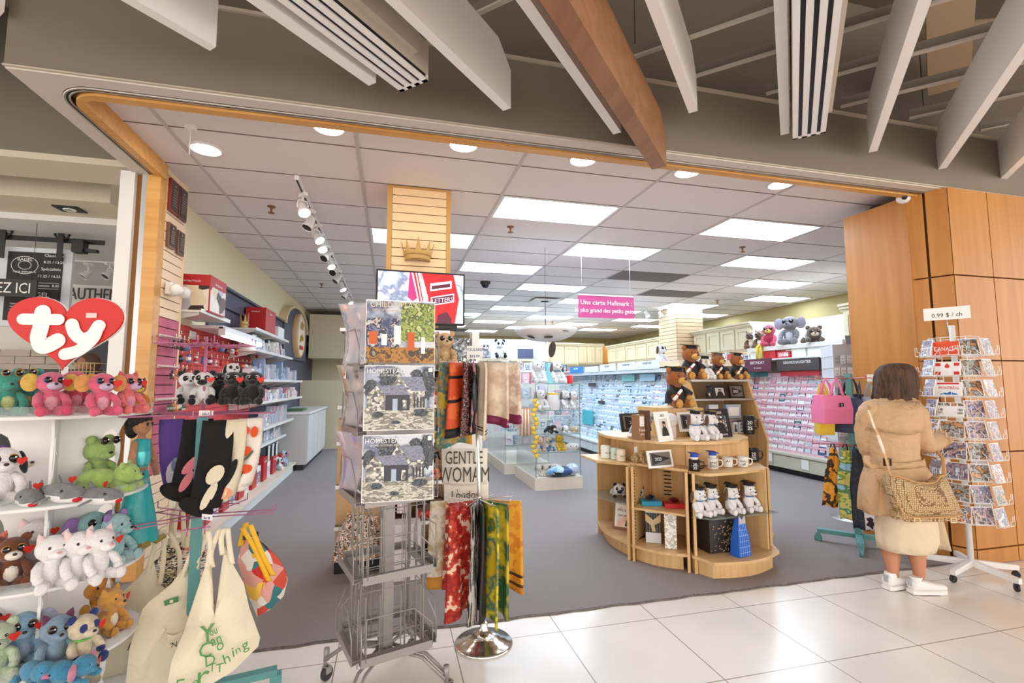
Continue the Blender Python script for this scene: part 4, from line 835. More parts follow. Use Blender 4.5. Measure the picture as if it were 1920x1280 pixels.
for k, (z, cols, l) in enumerate(((TZ[0], [(200, 206, 226), (230, 200, 190), (150, 160, 190), (240, 226, 220)], 'pale snowy forest calendar slumped in its shiny sleeve on the top side pocket'), (TZ[1], [(120, 104, 96), (196, 176, 156), (90, 80, 76), (230, 214, 196)], 'brown forest calendar slumped in its sleeve on the second side pocket'), (TZ[2], [(110, 126, 170), (160, 150, 200), (196, 150, 176), (224, 206, 220)], 'blue and lilac wolf calendar slumped in its sleeve on the third side pocket'))):
    R = Matrix.Rotation(RAC-pi/2, 3, 'Z'); o = RCAL+R@V((-0.0, -0.2, z+0.01)); t = thing('wall_calendar', l, 'calendar', o, RAC-pi/2+0.0)
    m = MB(); m.sheet(lambda u, v: (-0.13+u*0.15+v*0.12*u+0.1*v, -0.0+0.10*u-0.05*v*(1-u)+0.03*sin(3*v), v*0.29-0.02*u), 8, 12, 0.003); m.build('printed_cover', picture('print_slump_%d' % k, cols, 9, sharp=False), t)
    m = MB(); m.sheet(lambda u, v: (-0.135+u*0.16+v*0.12*u+0.1*v, -0.006+0.10*u-0.05*v*(1-u)+0.03*sin(3*v)+0.003*sin(20*u), v*0.295-0.022*u), 10, 12, 0.0008); m.build('clear_sleeve', PLASTIC, t)
for k in (1, 2):
    for z in TZ[:3]:
        p, a = calpos(k, z+0.012, 0.0, 0.14); calendar('calendar tucked on the %s of the wire rack, %s tier from the top' % ('far side' if k == 2 else 'column side', ordinal(TZ.index(z))), p, a, 0.06, 'green')
def slip(p, rz, w, h, label, txt, mt=None, col_=(190, 60, 70), name='price_sign', stem=0, th=None, grp=None):
    t = thing(name, label, 'price sign', p, rz, grp); m = MB(); m.bx((-w/2, -0.001, 0), (w/2, 0.001, h)); m.build('sign_card', mt or PAPER, t)
    m = MB()
    n = len(txt)
    for i, s_ in enumerate(txt): m.text(s_, (0, -0.002, h-(i+0.78)*h/n), (th or h*0.62/n), depth=0.0004, squeeze=0.9)
    m.build('lettering', mat('ink_%d_%d' % col_[:2], col_, 0.5), t)
    if stem: m = MB(); m.tube([(0, 0.003, -stem), (0, 0.003, h*0.5)], 0.004, 0, 6); m.build('sign_stem', STEEL, t)
    return t
R = Matrix.Rotation(RAC, 3, 'Z'); slip(RCAL+R@V((-0.03, -0.205, TZ[0]-0.045)), RAC, 0.115, 0.052, 'white slip with red handwritten -60 clipped below the top calendar', ['-60 /'], th=0.045)
R = Matrix.Rotation(RAC-pi/2, 3, 'Z'); slip(RCAL+R@V((-0.02, -0.215, TZ[0]-0.055)), RAC-pi/2, 0.06, 0.065, 'small white slip with red handwriting on the side of the wire rack', ['-60'])
# ================================================================ teal rack with socks and totes
RB_ = V((-0.83, 2.50, 0)); TEALM = mat('teal_paint', (92, 150, 150), 0.45); PKW = mat('mauve_wire', (186, 112, 146), 0.4, 0.2)
t = thing('sock_rack', 'teal post rack with mauve wire arms carrying socks, panda toys and cotton totes', 'display rack', RB_, 0.35)
m = MB(); m.bx((-0.022, -0.022, 0.1), (0.022, 0.022, 1.27)); m.build('centre_post', TEALM, t)
m = MB(); m.tube([(0, 0, 1.27), (0, 0, 1.64)], 0.006); m.build('top_rod', PKW, t)
for k in range(4):
    R = Matrix.Rotation(pi/2*k-0.15, 3, 'Z'); m = MB(); m.box(R@V((0.17, 0, 0.085)), (0.36, 0.045, 0.03), 0, R); l = m.build('leg', TEALM, t)
    c = MB(); caster(c, R@V((0.34, 0, 0)), 0, 0, 0.8, k); c.box(R@V((0.345, 0, 0.05)), (0.05, 0.05, 0.05), 0, R); c.build('caster', TEALM, l)
for z, r in ((1.60, 0.2), (1.285, 0.3), (0.83, 0.32)):
    for k in range(5):
        R = Matrix.Rotation(2*pi*k/5-0.35, 3, 'Z'); m = MB()
        for s in (-0.03, 0.03): m.tube([R@V((0, s, z)), R@V((r, s, z)), R@V((r, s, z+0.03))], 0.003, 0, 5)
        m.tube([R@V((r*0.7, -0.05, z)), R@V((r*0.7, 0.05, z))], 0.003, 0, 5); m.build('wire_arm', PKW, t)
SOCKM = {}
def sock(label, px, dep, z1, z0, w, cols, foot=1, yaw=0.0, patches=()):
    c = onD(px, 720, dep); t = thing('sock', label, 'sock', (c.x, c.y, z1), -atan2(c.x, c.y)+yaw, 'patterned socks hanging on the teal rack')
    L_ = z1-z0; m = MB()
    def f(u, v):
        k = v; x = (u-0.5)*w*(1.0+0.12*sin(3*k)) - foot*0.04*k*k; return (x, -0.012*sin(pi*u)-0.01*sin(6*u+4*k), -L_*k)
    m.sheet(f, 8, 14, 0.014); m.build('knit_tube', mat('knit_%d_%d_%d' % cols, cols, 0.95, bump=(120, 0.6)), t)
    m = MB(); m.ell((-foot*0.045-foot*w*0.2, -0.0, -L_+0.01), (w*0.62, 0.018, w*0.32), 0, (0, foot*0.5, 0)); m.build('toe', mat('knit_%d_%d_%d' % cols, cols, 0.95, bump=(120, 0.6)), t)
    for (col_, pts) in patches:
        m = MB(); m.prism([((a-0.5)*w-foot*0.04*b_*b_, -L_*b_) for a, b_ in pts], 0.001, (0, -0.0225-0.003, 0), (1, 0, 0), (0, 0, 1)); m.build('knitted_motif', mat('motif_%d_%d_%d' % col_, col_, 0.9, bump=(120, 0.5)), t)
    return t
def petal(cx, cy, rx, ry, a): return [(cx+rx*cos(a)*cos(t_)-ry*sin(a)*sin(t_), cy+(rx*sin(a)*cos(t_)+ry*cos(a)*sin(t_))*0.28) for t_ in [2*pi*k/14 for k in range(14)]]
LP = (226, 130, 142); CR_ = (226, 214, 188); ORG = (222, 84, 40)
sock('purple sock with a white rabbit face, beside the doll', 328, 2.30, 1.255, 0.90, 0.095, (112, 84, 168), -1, 0.1, [((224, 214, 232), petal(0.5, 0.72, 0.4, 0.7, 0.2)), ((150, 170, 214), petal(0.55, 0.6, 0.2, 0.35, 0.2)), ((170, 140, 176), petal(0.42, 0.86, 0.16, 0.3, 0))])
sock('black sock with a big pink petal', 377, 2.22, 1.26, 0.93, 0.115, (26, 24, 26), 1, 0.1, [(LP, petal(0.45, 0.6, 0.2, 0.5, 0.5)), (LP, petal(0.75, 0.62, 0.18, 0.4, -0.3)), (LP, petal(0.4, 0.82, 0.16, 0.5, 0.2))])
sock('black sock with a cream butterfly petal', 414, 2.16, 1.26, 0.88, 0.115, (24, 22, 26), 1, 0.0, [(CR_, petal(0.6, 0.62, 0.28, 0.4, 0.3)), (CR_, petal(0.55, 0.85, 0.17, 0.55, 0.25))])
sock('cream sock with a black motif', 446, 2.2, 1.26, 0.92, 0.09, CR_, 1, -0.2, [((26, 24, 24), petal(0.6, 0.7, 0.2, 0.7, 0.25)), ((240, 150, 110), petal(0.6, 0.95, 0.3, 0.25, 0))])
sock('white sock with orange tulips, end of the hanging row', 474, 2.24, 1.262, 0.96, 0.095, (240, 230, 220), 1, -0.1, [(ORG, petal(0.3, 0.18, 0.2, 0.25, 0)), (ORG, petal(0.7, 0.2, 0.16, 0.3, 0)), (ORG, petal(0.4, 0.48, 0.3, 0.26, 0.3)), (ORG, petal(0.6, 0.75, 0.3, 0.25, 0)), (ORG, petal(0.3, 0.92, 0.2, 0.25, 0)), ((84, 100, 60), petal(0.62, 0.55, 0.06, 0.3, 0.5)), ((84, 100, 60), petal(0.45, 0.85, 0.06, 0.3, 0.4))])
for i, (px, l, kw) in enumerate(((352, 'plush panda with heart tag hanging on the upper arms', dict(main=WH, second=BK, belly=WH, muzzle=WH, earmat=BK, patch=(40, 36, 36))), (383, 'white plush panda seen from behind, second on the upper arms', dict(main=(226, 226, 222), second=BK, belly=WH, earmat=BK)), (408, 'glossy black plush spider with white webbing, third on the arms', dict(main=(28, 26, 30), second=(34, 32, 36), muzzle=(28, 26, 30), ear='none', ring=(200, 200, 200))), (438, 'black plush spider with white webbing, fourth on the arms', dict(main=(24, 22, 26), muzzle=(24, 22, 26), ear='none', ring=(200, 200, 200))), (456, 'black plush spider with orange heart tag, fifth on the arms', dict(main=(28, 26, 30), muzzle=(28, 26, 30), ear='none', ring=(210, 210, 210))), (477, 'black plush spider at the outer end of the arms', dict(main=(24, 22, 26), muzzle=(24, 22, 26), ear='none', ring=(200, 200, 200))))):
    c = onD(px, 720, 2.35-0.12*(i % 2)); plush('plush_toy', l, 'plush toy', (c.x, c.y, 1.325), -atan2(c.x, c.y)+0.2*(-1)**i, 0.165, group='small plush toys on the teal rack', **kw)
# rag doll in a teal dress
c = onD(272, 720, 2.15); t = thing('rag_doll', 'cloth doll with dark tied hair and a long teal dress', 'doll', (c.x, c.y, 0.74), -atan2(c.x, c.y)+0.9)
m = MB(); SK = (206, 142, 100); m.ell((0, 0, .5), (.036, .036, .045)); m.tube([(0, 0, .46), (0, 0, .4), (0, 0, .3)], [.012, .03, .032], 0, 10); m.tube([(-.035, 0, .43), (-.06, -.01, .36), (-.065, -.03, .27)], [.014, .014, .012], 0, 8); m.tube([(.035, 0, .43), (.06, -.01, .36), (.065, -.03, .27)], [.014, .014, .012], 0, 8); m.build('body', plushmat(SK), t)
m = MB(); m.lathe([(.085, 0), (.07, .1), (.05, .2), (.03, .31), (.038, .37), (.036, .43), (.02, .44)], (0, 0, 0), 0, 18); m.build('dress', mat('satin_teal', (40, 158, 160), 0.35, bump=(25, 0.5)), t)
m = MB(); m.lathe([(.036, .33), (.04, .36), (.037, .39)], (0, 0, 0), 0, 18); m.build('sash', mat('teal_glitter', (90, 200, 206), 0.3, 0.3), t)
m = MB(); m.ell((0, .012, .525), (.045, .045, .045)); m.ell((0, .045, .50), (.03, .03, .06)); m.ell((0, .02, .585), (.024, .024, .024)); m.build('hair', mat('hair_dark', (34, 24, 22), 0.6, bump=(80, 0.7)), t)
for x in (-1, 1): m = MB(); m.ell((x*.013, -.034, .505), (.006, .003, .008)); m.build('eye', BLACK, t)
m = MB(); m.tube([(-.03, -.02, .02), (-.05, -.06, -.01), (-.02, -.08, 0)], [.018, .018, .012], 0, 8); m.tube([(.03, -.02, .02), (.05, -.06, -.01), (.08, -.07, 0)], [.018, .018, .012], 0, 8); m.build('slipper', mat('gold_glitter', (176, 150, 80), 0.4, 0.4, bump=(200, 1.0)), t)
# cotton totes
COT = mat('natural_cotton', (240, 229, 204), 0.9, noise=(4, (230, 217, 190), 0.5), bump=(8, 0.7, .04))
def tote(label, dep, outline, hook, name='tote_bag', prints=(), bulge=0.05, mi=None, strapw=0.014):
    """outline: picture points of the hanging body (clockwise from the strap neck); built at distance dep facing the aisle"""
    o = onD(hook[0], hook[1], dep); rz = -atan2(o.x, o.y)
    t = thing(name, label, 'tote bag', o, rz, 'cotton tote bags on the teal rack' if name == 'tote_bag' else None)
    sc = dep/900/max(0.55, cos(atan2((960-hook[0]), 900)))*cos(atan2((960-hook[0]), 900))
    sc *= 0.965; kx = sc*0.86; P = [((x-hook[0])*kx, (hook[1]-y)*sc) for x, y in outline]
    m = MB(); n = len(P); cx = sum(p[0] for p in P)/n; cz = sum(p[1] for p in P)/n
    rings = []
    for s in (0.0, 0.35, 0.62, 0.82, 0.95, 1.0):
        rings.append([(cx+(x-cx)*s, -bulge*(1-s*s)*(1+0.12*sin(7*x/0.1))-0.001, cz+(z-cz)*s) for x, z in P])
    vs = [p for r in rings for p in r]; fs = []
    for i in range(5):
        for j in range(n): fs.append((i*n+j, (i+1)*n+j, (i+1)*n+(j+1) % n, i*n+(j+1) % n))
    m.add(vs, fs, 0, True); m.add([(x, -y*0.8+0.002, z) for x, y, z in vs], [f[::-1] for f in fs], 0, True); m.build('cloth_body', mi or COT, t)
    return t, (lambda px, py: ((px-hook[0])*kx, (hook[1]-py)*sc)), cx, cz, bulge
def strap(t, f, pts, w=0.02, y=-0.01, m_=None):
    m = MB(); P = smooth([f(*p) for p in pts], 6); n = len(P); m.sheet(lambda u, v: (P[min(n-1, int(round(u*(n-1))))][0]+(v-0.5)*w, y-0.012*sin(pi*u), P[min(n-1, int(round(u*(n-1))))][1]), n-1, 1, 0.003); m.build('strap', m_ or COT, t)
ORD = 0
t, f, *_ = tote('cotton tote farthest along the row by the plush shelves, black letters half hidden', 2.28, [(290, 1040), (268, 1075), (230, 1105), (218, 1115), (196, 1180), (172, 1240), (168, 1252), (185, 1262), (258, 1272), (330, 1268), (345, 1150), (322, 1110), (308, 1098), (300, 1080)], (300, 990), bulge=0.04)
strap(t, f, [(282, 1075), (290, 1030), (302, 992)]); strap(t, f, [(306, 1095), (310, 1040), (306, 992)]); strap(t, f, [(318, 1000), (338, 1040), (342, 1090)])
m = MB(); q = f(262, 1195); m.text('P', (q[0], -0.052, q[1]), 0.045, depth=0.0005, shear=0.3); m.text('.', (q[0], -0.05, q[1]-0.03), 0.04, depth=0.0005); m.build('lettering', BLACK, t)
t, f, *_ = tote('cotton tote in the middle with a green label and open pocket', 2.16, [(355, 1050), (328, 1085), (290, 1110), (280, 1120), (262, 1180), (258, 1250), (270, 1262), (370, 1272), (400, 1180), (372, 1130), (362, 1110)], (372, 992), bulge=0.045)
strap(t, f, [(345, 1080), (360, 1035), (378, 1000)]); strap(t, f, [(364, 1110), (372, 1060), (385, 1000)]); strap(t, f, [(392, 1000), (372, 1050), (366, 1110)])
q = f(330, 1110); m = MB(); m.box((q[0], -0.047, q[1]), (0.05, 0.001, 0.022), 0, (0, -0.15, 0)); m.box((q[0], -0.049, q[1]), (0.012, 0.001, 0.012), 1); m.build('label_print', [mat('print_green', (70, 130, 76), 0.6), COT], t)
q = f(338, 1192); m = MB(); m.text("'N", (q[0], -0.052, q[1]), 0.03, depth=0.0005); m.build('lettering', BLACK, t)
q = f(340, 1168); m = MB(); m.sheet(lambda u, v: (q[0]-0.03+0.06*u, -0.05-0.008*sin(pi*u), q[1]+0.008-0.03*v-0.012*sin(pi*u)*(1-v)), 8, 4, 0.002); m.build('pocket', COT, t)
t, f, *_ = tote('cotton tote at the front printed with green letters saying you can do everything', 2.04, [(396, 1030), (384, 1070), (372, 1110), (354, 1170), (336, 1215), (330, 1262), (340, 1276), (398, 1280), (452, 1262), (500, 1228), (503, 1212), (478, 1150), (465, 1102), (440, 1060), (424, 1025), (420, 1055), (424, 1100), (420, 1118), (405, 1135), (396, 1122), (399, 1080), (398, 1050)], (412, 988), bulge=0.05)
strap(t, f, [(392, 1060), (396, 1020), (390, 990)]); strap(t, f, [(402, 1060), (398, 1030), (412, 990)]); strap(t, f, [(420, 1040), (416, 1010), (420, 990)]); strap(t, f, [(440, 1060), (432, 1020), (428, 990)])
GRN = mat('ink_green', (84, 150, 82), 0.6); m = MB()
def word(s, px, py, h, rot=0.0, sq=1.0):
    h *= 1.45
    x, z = f(px, py); m.text(s, (x, -0.0575, z), h, (cos(rot), 0, sin(rot)), (-sin(rot), 0, cos(rot)), depth=0.0005, squeeze=sq)
word('Y', 400, 1185, 0.066, 0.05, .9); word('ou', 412, 1176, 0.036, 0.3, 0.5); word('C', 396, 1212, 0.058, -0.1, .9); word('an', 418, 1194, 0.042, 0.25, 0.7); word('D', 408, 1229, 0.042, 0.1, .9); word('o', 424, 1206, 0.046, 0, .8)
word('E', 353, 1262, 0.05, -0.1, .9); word('v', 369, 1262, 0.036); word('e', 383, 1258, 0.034, 0.2); word('r', 396, 1262, 0.085, 0, 1.0); word('T', 411, 1240, 0.03); word('T', 425, 1245, 0.034); word('h', 440, 1232, 0.04, 0.3); word('i', 451, 1224, 0.04, 0.2); word('n', 460, 1219, 0.03, 0.3); word('g', 474, 1215, 0.04, 0.3, 1.0)
m.build('lettering', GRN, t)
GEO = picture('geometric_cloth', [(226, 84, 60), (240, 226, 216), (60, 44, 40), (250, 200, 80), (236, 170, 160), (60, 130, 140), (244, 236, 228), (214, 50, 44)], 14, kind='voronoi', rough=0.8)
t, f, *_ = tote('drawstring backpack in a bright triangle pattern with yellow straps', 2.25, [(458, 1010), (482, 1008), (505, 1030), (530, 1055), (545, 1078), (552, 1100), (545, 1130), (520, 1150), (492, 1160), (478, 1130), (462, 1090), (448, 1050)], (462, 972), name='backpack', mi=GEO, bulge=0.09)
YM = mat('strap_yellow', (244, 188, 40), 0.6)
strap(t, f, [(452, 1020), (458, 990), (462, 978)], 0.022, -0.02, YM); strap(t, f, [(470, 975), (486, 1010), (506, 1050), (520, 1075)], 0.022, -0.09, YM); strap(t, f, [(455, 980), (478, 1015), (500, 1060), (512, 1085)], 0.022, -0.085, YM)
m = MB()
for px, py in ((464, 1002), (480, 998)): q = f(px, py); m.box((q[0], -0.05, q[1]), (0.03, 0.008, 0.018))
m.build('buckle', BLACK, t)
for k, (px, dep, cols, l) in enumerate(((335, 2.36, [(60, 50, 40), (214, 196, 160), (30, 26, 24), (240, 226, 200)], 'zebra patterned backpack behind the pale totes'), (362, 2.38, [(30, 28, 30), (226, 150, 130), (240, 236, 230), (60, 60, 66)], 'black and coral backpack deep in the tote row'))):
    t, f, *_ = tote(l, dep, [(px-28, 1020), (px+24, 1015), (px+34, 1060), (px+30, 1110), (px-34, 1112), (px-38, 1060)], (px, 985), name='backpack', mi=picture('pack_%d' % k, cols, 30, stretch=(1, 1, 3)), bulge=0.06)
    strap(t, f, [(px-10, 1030), (px-6, 970), (px, 918)]); strap(t, f, [(px+12, 1030), (px+8, 970), (px, 918)])
c = onD(388, 975, 2.0); slip((c.x, c.y, c.z), -0.55, 0.055, 0.024, 'white price tag with blue handwriting above the pale totes', ['Sac 18'], col_=(50, 60, 130))
c = onD(386, 780, 2.05); slip((c.x, c.y, c.z), -0.45, 0.07, 0.024, 'white price tag on the sock arms', ['Solo 5'], col_=(60, 60, 120))
# ================================================================ chrome scarf stand
SB = onZ(907, 1206, 0); t = thing('scarf_stand', 'chrome scarf stand with a round stepped base', 'display stand', SB, 0)
tp = V((-0.06, 0.0, 1.60))
m = MB(); m.lathe([(0.158, 0), (0.16, 0.006), (0.15, 0.016), (0.125, 0.02), (0.12, 0.028), (0.09, 0.034), (0.085, 0.042), (0.055, 0.05), (0.032, 0.062), (0.022, 0.085), (0.018, 0.11)], (0, 0, 0), 0, 48); m.build('base', CHROME, t)
m = MB(); m.tube([(0, 0, 0.1), tp*0.5+V((0, 0, 0.05)), tp], 0.0115, 0, 14); m.build('pole', CHROME, t)
def pole_at(z): return SB+V((tp.x*z/1.6, 0, z))
for z, r in ((1.535, 0.2), (0.775, 0.19)):
    for k in range(9):
        a = 2*pi*k/9; m = MB(); o = pole_at(z)-SB; m.tube([o, o+V((r*cos(a), r*sin(a), 0.004)), o+V((r*1.05*cos(a), r*1.05*sin(a), 0.022))], 0.0028, 0, 5); m.build('arm', CHROME, t)
    m = MB(); m.lathe([(0.022, -0.012), (0.022, 0.012)], pole_at(z)-SB, 0, 14); m.build('collar', CHROME, t)
def scarf(label, z, a, r0, r1, z0, cols, w=0.06, scale=20, kind='noise', band=None, stretch=(1, 1, 1), group='folded scarves on the chrome stand', sharp=True):
    o = pole_at(z)-V((0, 0, 0)); t = thing('scarf', label, 'scarf', (o.x, o.y, z), a, group); L_ = z-z0; m = MB()
    def f(u, v): x = r0+(r1-r0)*u; return (x+0.02*v*(u-0.3), 0.012*sin(u*9+v*2)*(0.3+v)+(0.006 if v > 0 else 0), -L_*v*(1-0.03*sin(5*u)))
    m.sheet(f, 14, 12, 0.012); m.build('cloth', picture('scarf_'+label[:22].replace(' ', '_'), cols, scale, 0.6, kind, stretch, sharp=sharp), t)
    if band:
        for (v0, v1) in band[1]: m = MB(); m.sheet(lambda u, v: f(u, v0+(v1-v0)*v), 14, 2, 0.016); m.build('border_stripe', mat('scarf_band_%d_%d' % band[0][:2], band[0], 0.6), t)
    return t
cd = -atan2(SB.x, SB.y)-pi/2  # towards the camera from the stand
U = 1.535
scarf('green and yellow printed scarf at the outer edge of the upper arms', U, cd-1.1, .03, .22, 1.08, [(60, 110, 50), (226, 190, 50), (40, 120, 130), (200, 150, 40)], scale=12, sharp=False)
scarf('pink, black and orange banded scarf', U, cd-0.75, .03, .2, 1.14, [(232, 96, 40), (224, 80, 34), (240, 110, 50)], band=((22, 20, 34), [(0.18, 0.22), (0.5, 0.54), (0.88, 1.0)]), scale=6)
scarf('black and rose speckled scarf', U, cd-0.35, .03, .17, 1.15, [(46, 30, 30), (150, 96, 96), (30, 24, 26), (200, 150, 146)], scale=45)
scarf('dark narrow scarf with pink branches', U, cd-0.05, .03, .16, 1.16, [(24, 30, 40), (180, 130, 130), (30, 30, 34), (70, 80, 90)], scale=20, stretch=(1, 1, .3))
scarf('wide cream scarf with a dark twig and two black lines', U, cd+0.35, .02, .17, 1.13, [(226, 208, 184), (232, 216, 194), (222, 204, 180)], band=((26, 24, 26), [(0.88, 0.895), (0.92, 0.935)]), scale=5)
scarf('pale scarf with faint portrait print and plum hem', U, cd+0.95, .04, .22, 1.19, [(226, 206, 184), (206, 180, 156), (234, 218, 198)], band=((120, 30, 70), [(0.86, 1.0)]), scale=10, sharp=False)
scarf('cream scarf with brown flowers and plum hem', U, cd+1.3, .06, .26, 1.2, [(228, 210, 190), (190, 160, 140), (236, 222, 204)], band=((130, 36, 80), [(0.84, 0.99)]), scale=14, sharp=False)
U = 0.775
scarf('cream scarf with large pale lilies and ochre hem', U, cd-1.45, .06, .27, 0.32, [(220, 206, 184), (196, 170, 120), (236, 226, 208), (150, 140, 120)], band=((206, 140, 50), [(0.86, 1.0)]), scale=9, sharp=False)
scarf('red scarf with white leaf sprigs', U, cd-0.8, .04, .22, 0.2, [(176, 36, 24), (150, 24, 20), (196, 60, 40), (232, 200, 176)], scale=24)
scarf('dark red floral scarf behind the lilies', U, cd-1.1, .04, .2, 0.34, [(150, 40, 30), (190, 60, 40), (226, 196, 170)], scale=26)
scarf('black and grey striped scarf', U, cd-0.25, .03, .17, 0.19, [(26, 26, 28), (60, 58, 60), (190, 180, 170), (34, 36, 36)], scale=14, stretch=(4, 4, .4))
scarf('dark green scarf with a rosy line', U, cd+0.1, .03, .16, 0.2, [(24, 40, 36), (60, 40, 44), (28, 48, 40)], scale=9, stretch=(3, 3, .5))
scarf('yellow to green painted scarf', U, cd+0.5, .03, .2, 0.17, [(220, 190, 30), (60, 100, 50), (226, 200, 40), (50, 110, 90), (200, 170, 30)], scale=7, sharp=False)
scarf('green and gold painted scarf', U, cd+0.85, .04, .2, 0.2, [(90, 130, 40), (40, 90, 60), (206, 180, 40)], scale=10, sharp=False)
scarf('amber scarf with a leopard edge', U, cd+1.3, .05, .24, 0.3, [(214, 140, 30), (224, 160, 40), (206, 126, 26)], band=((70, 44, 26), [(0.8, 0.83), (0.9, 0.93)]), scale=12)
o = pole_at(1.6); slip((o.x, o.y-0.012, 1.56), -0.05, 0.09, 0.075, 'white sign with blue handwriting on top of the chrome scarf stand', ['FOULARD', '$41.99'], col_=(60, 70, 130))
# ================================================================ wall of ornaments and gifts on the shop's side wall
SHELFW = mat('shelf_white', (226, 222, 216), 0.5); LEDGE = wood('pale_shelf_edge', (236, 224, 204), (226, 212, 190), 2, 'Y', 0.5); RDBOX = mat('box_red', (190, 32, 36), 0.4); PEG = mat('pegboard_red', (214, 78, 74), 0.7, noise=(6, (200, 62, 64), 0.5))
FOIL = mat('clear_box', (224, 228, 236), 0.1, alpha=0.45)
m = MB(); m.bx((-1.927, 4.645, 0.7), (-1.905, 7.45, 1.98), 0)
y = 4.7
while y < 7.4:
    z = 1.15
    while z < 1.95: m.bx((-1.904, y, z), (-1.903, y+0.014, z+0.012), 1); z += 0.045
    y += 0.05
one(m, 'pegboard', [PEG, mat('peg_hole', (96, 26, 28), 0.8)], 'red perforated board full of hanging ornaments on the side wall', 'pegboard')
m = MB(); m.bx((-1.93, 5.75, 2.3), (-1.86, 9.3, 2.5)); m.bx((-1.93, 5.7, 2.5), (-1.82, 9.3, 2.53)); m.bx((-1.93, 5.75, 2.0), (-1.9, 12.9, 2.3)); m.bx((-1.93, 7.45, 0.0), (-1.905, 12.9, 2.0))
o = struct(m, 'trim_wall_band', mat('slate_band', (84, 82, 98), 0.6))
t = thing('arched_wall_sign', 'slate arched panel with a round cream sign and small gold crown', 'wall sign', (-1.93, 10.3, 0), pi/2)
m = MB(); m.prism([(-1.15, 1.9), (1.15, 1.9), (1.15, 2.5)]+[(1.15*cos(a), 2.5+0.42*sin(a)) for a in [pi*k/18 for k in range(19)]]+[(-1.15, 2.5)], 0.1, (0, 0.0, 0), (1, 0, 0), (0, 0, 1), 0); m.build('arched_panel', mat('slate_band', (84, 82, 98), 0.6), t)
m = MB(); m.prism([(1.18*cos(a), 2.5+0.45*sin(a)) for a in [pi*k/20 for k in range(21)]]+[(1.12*cos(a), 2.5+0.4*sin(a)) for a in [pi-pi*k/20 for k in range(21)]], 0.14, (0, 0.0, 0), (1, 0, 0), (0, 0, 1)); m.build('arch_trim', mat('arch_cream', (226, 206, 160), 0.5), t)
m = MB(); m.lathe([(0.44, 0), (0.44, 0.08), (0.40, 0.1), (0.39, 0.08)], (0, -0.1, 2.38), 0, 40, (pi/2, 0, 0)); m.build('ring_frame', mat('ring_tan', (216, 176, 124), 0.5), t)
m = MB(); m.lathe([(0.0001, 0.09), (0.4, 0.085)], (0, -0.1, 2.38), 0, 40, (pi/2, 0, 0)); m.build('cream_disc', mat('disc_cream', (246, 232, 212), 0.5), t)
m = MB(); m.prism([(-0.1, 0), (0.1, 0), (0.13, 0.14), (0.06, 0.07), (0, 0.17), (-0.06, 0.07), (-0.13, 0.14)], 0.01, (0, -0.2, 2.5)); m.text('gifts', (0, -0.2, 2.28), 0.2, depth=0.005, shear=0.3); m.build('gold_lettering', GOLD, t)
m = MB()
for k in range(3): m.ell((-0.12+k*0.12, -0.2, 2.14), (0.05, 0.01, 0.045))
m.build('red_motif', RED, t)
# plaques on the slat return
for k, (y0, y1, z0, z1, l, c) in enumerate(((4.27, 4.42, 2.80, 3.07, 'upper dark plaque with a red wood rim, the one by the post', (130, 48, 40)), (4.44, 4.59, 2.80, 3.07, 'upper dark plaque with a red wood rim, the one away from the post', (100, 44, 40)), (4.28, 4.41, 2.51, 2.71, 'lower walnut plaque nearer the post', (120, 84, 70)), (4.46, 4.58, 2.50, 2.70, 'lower walnut plaque by the yellow wall', (110, 78, 66)))):
    t = thing('wall_plaque', l, 'plaque', (-1.748, (y0+y1)/2, z0), pi/2, 'engraved plaques on the slat wall'); w = y1-y0; h = z1-z0
    m = MB(); m.bx((-w/2, -0.022, 0), (w/2, 0, h)); m.build('wood_back', mat('plaque_wood_%d' % c[0], c, 0.3), t, bevel=0.004)
    m = MB(); m.bx((-w/2+0.016, -0.0245, 0.018), (w/2-0.016, -0.022, h-0.018)); m.build('engraved_plate', mat('plate_black', (52, 42, 38), 0.3), t)
    m = MB(); m.ell((0, -0.025, h*0.82), (0.012, 0.001, 0.008), 0)
    for q in range(7): m.box((0, -0.025, h*(0.7-q*0.08)), (w*(0.5-0.05*(q % 3)), 0.001, 0.004))
    m.build('engraving', mat('engrave_tan', (190, 160, 130), 0.5), t)
t = thing('emergency_lamp', 'white twin spot emergency lamp on the slat wall above the pink panel', 'lamp', (-1.745, 4.36, 2.18), 0)
m = MB(); m.bx((0, -0.06, -0.05), (0.05, 0.06, 0.05)); m.build('housing', FR, t, bevel=0.01)
for s in (-1, 1): m = MB(); m.lathe([(0.02, 0.05), (0.04, 0.03), (0.045, -0.02), (0.03, -0.03)], (0.09, s*0.07, -0.02), 0, 16, (0.5, 0.4*s, 0)); m.build('lamp_head', FR, t); m = MB(); m.lathe([(0.028, -0.02), (0.0001, -0.035)], (0.09, s*0.07, -0.02), 0, 16, (0.5, 0.4*s, 0)); m.build('lens', mat('lens_yellow', (214, 190, 130), 0.2), t)
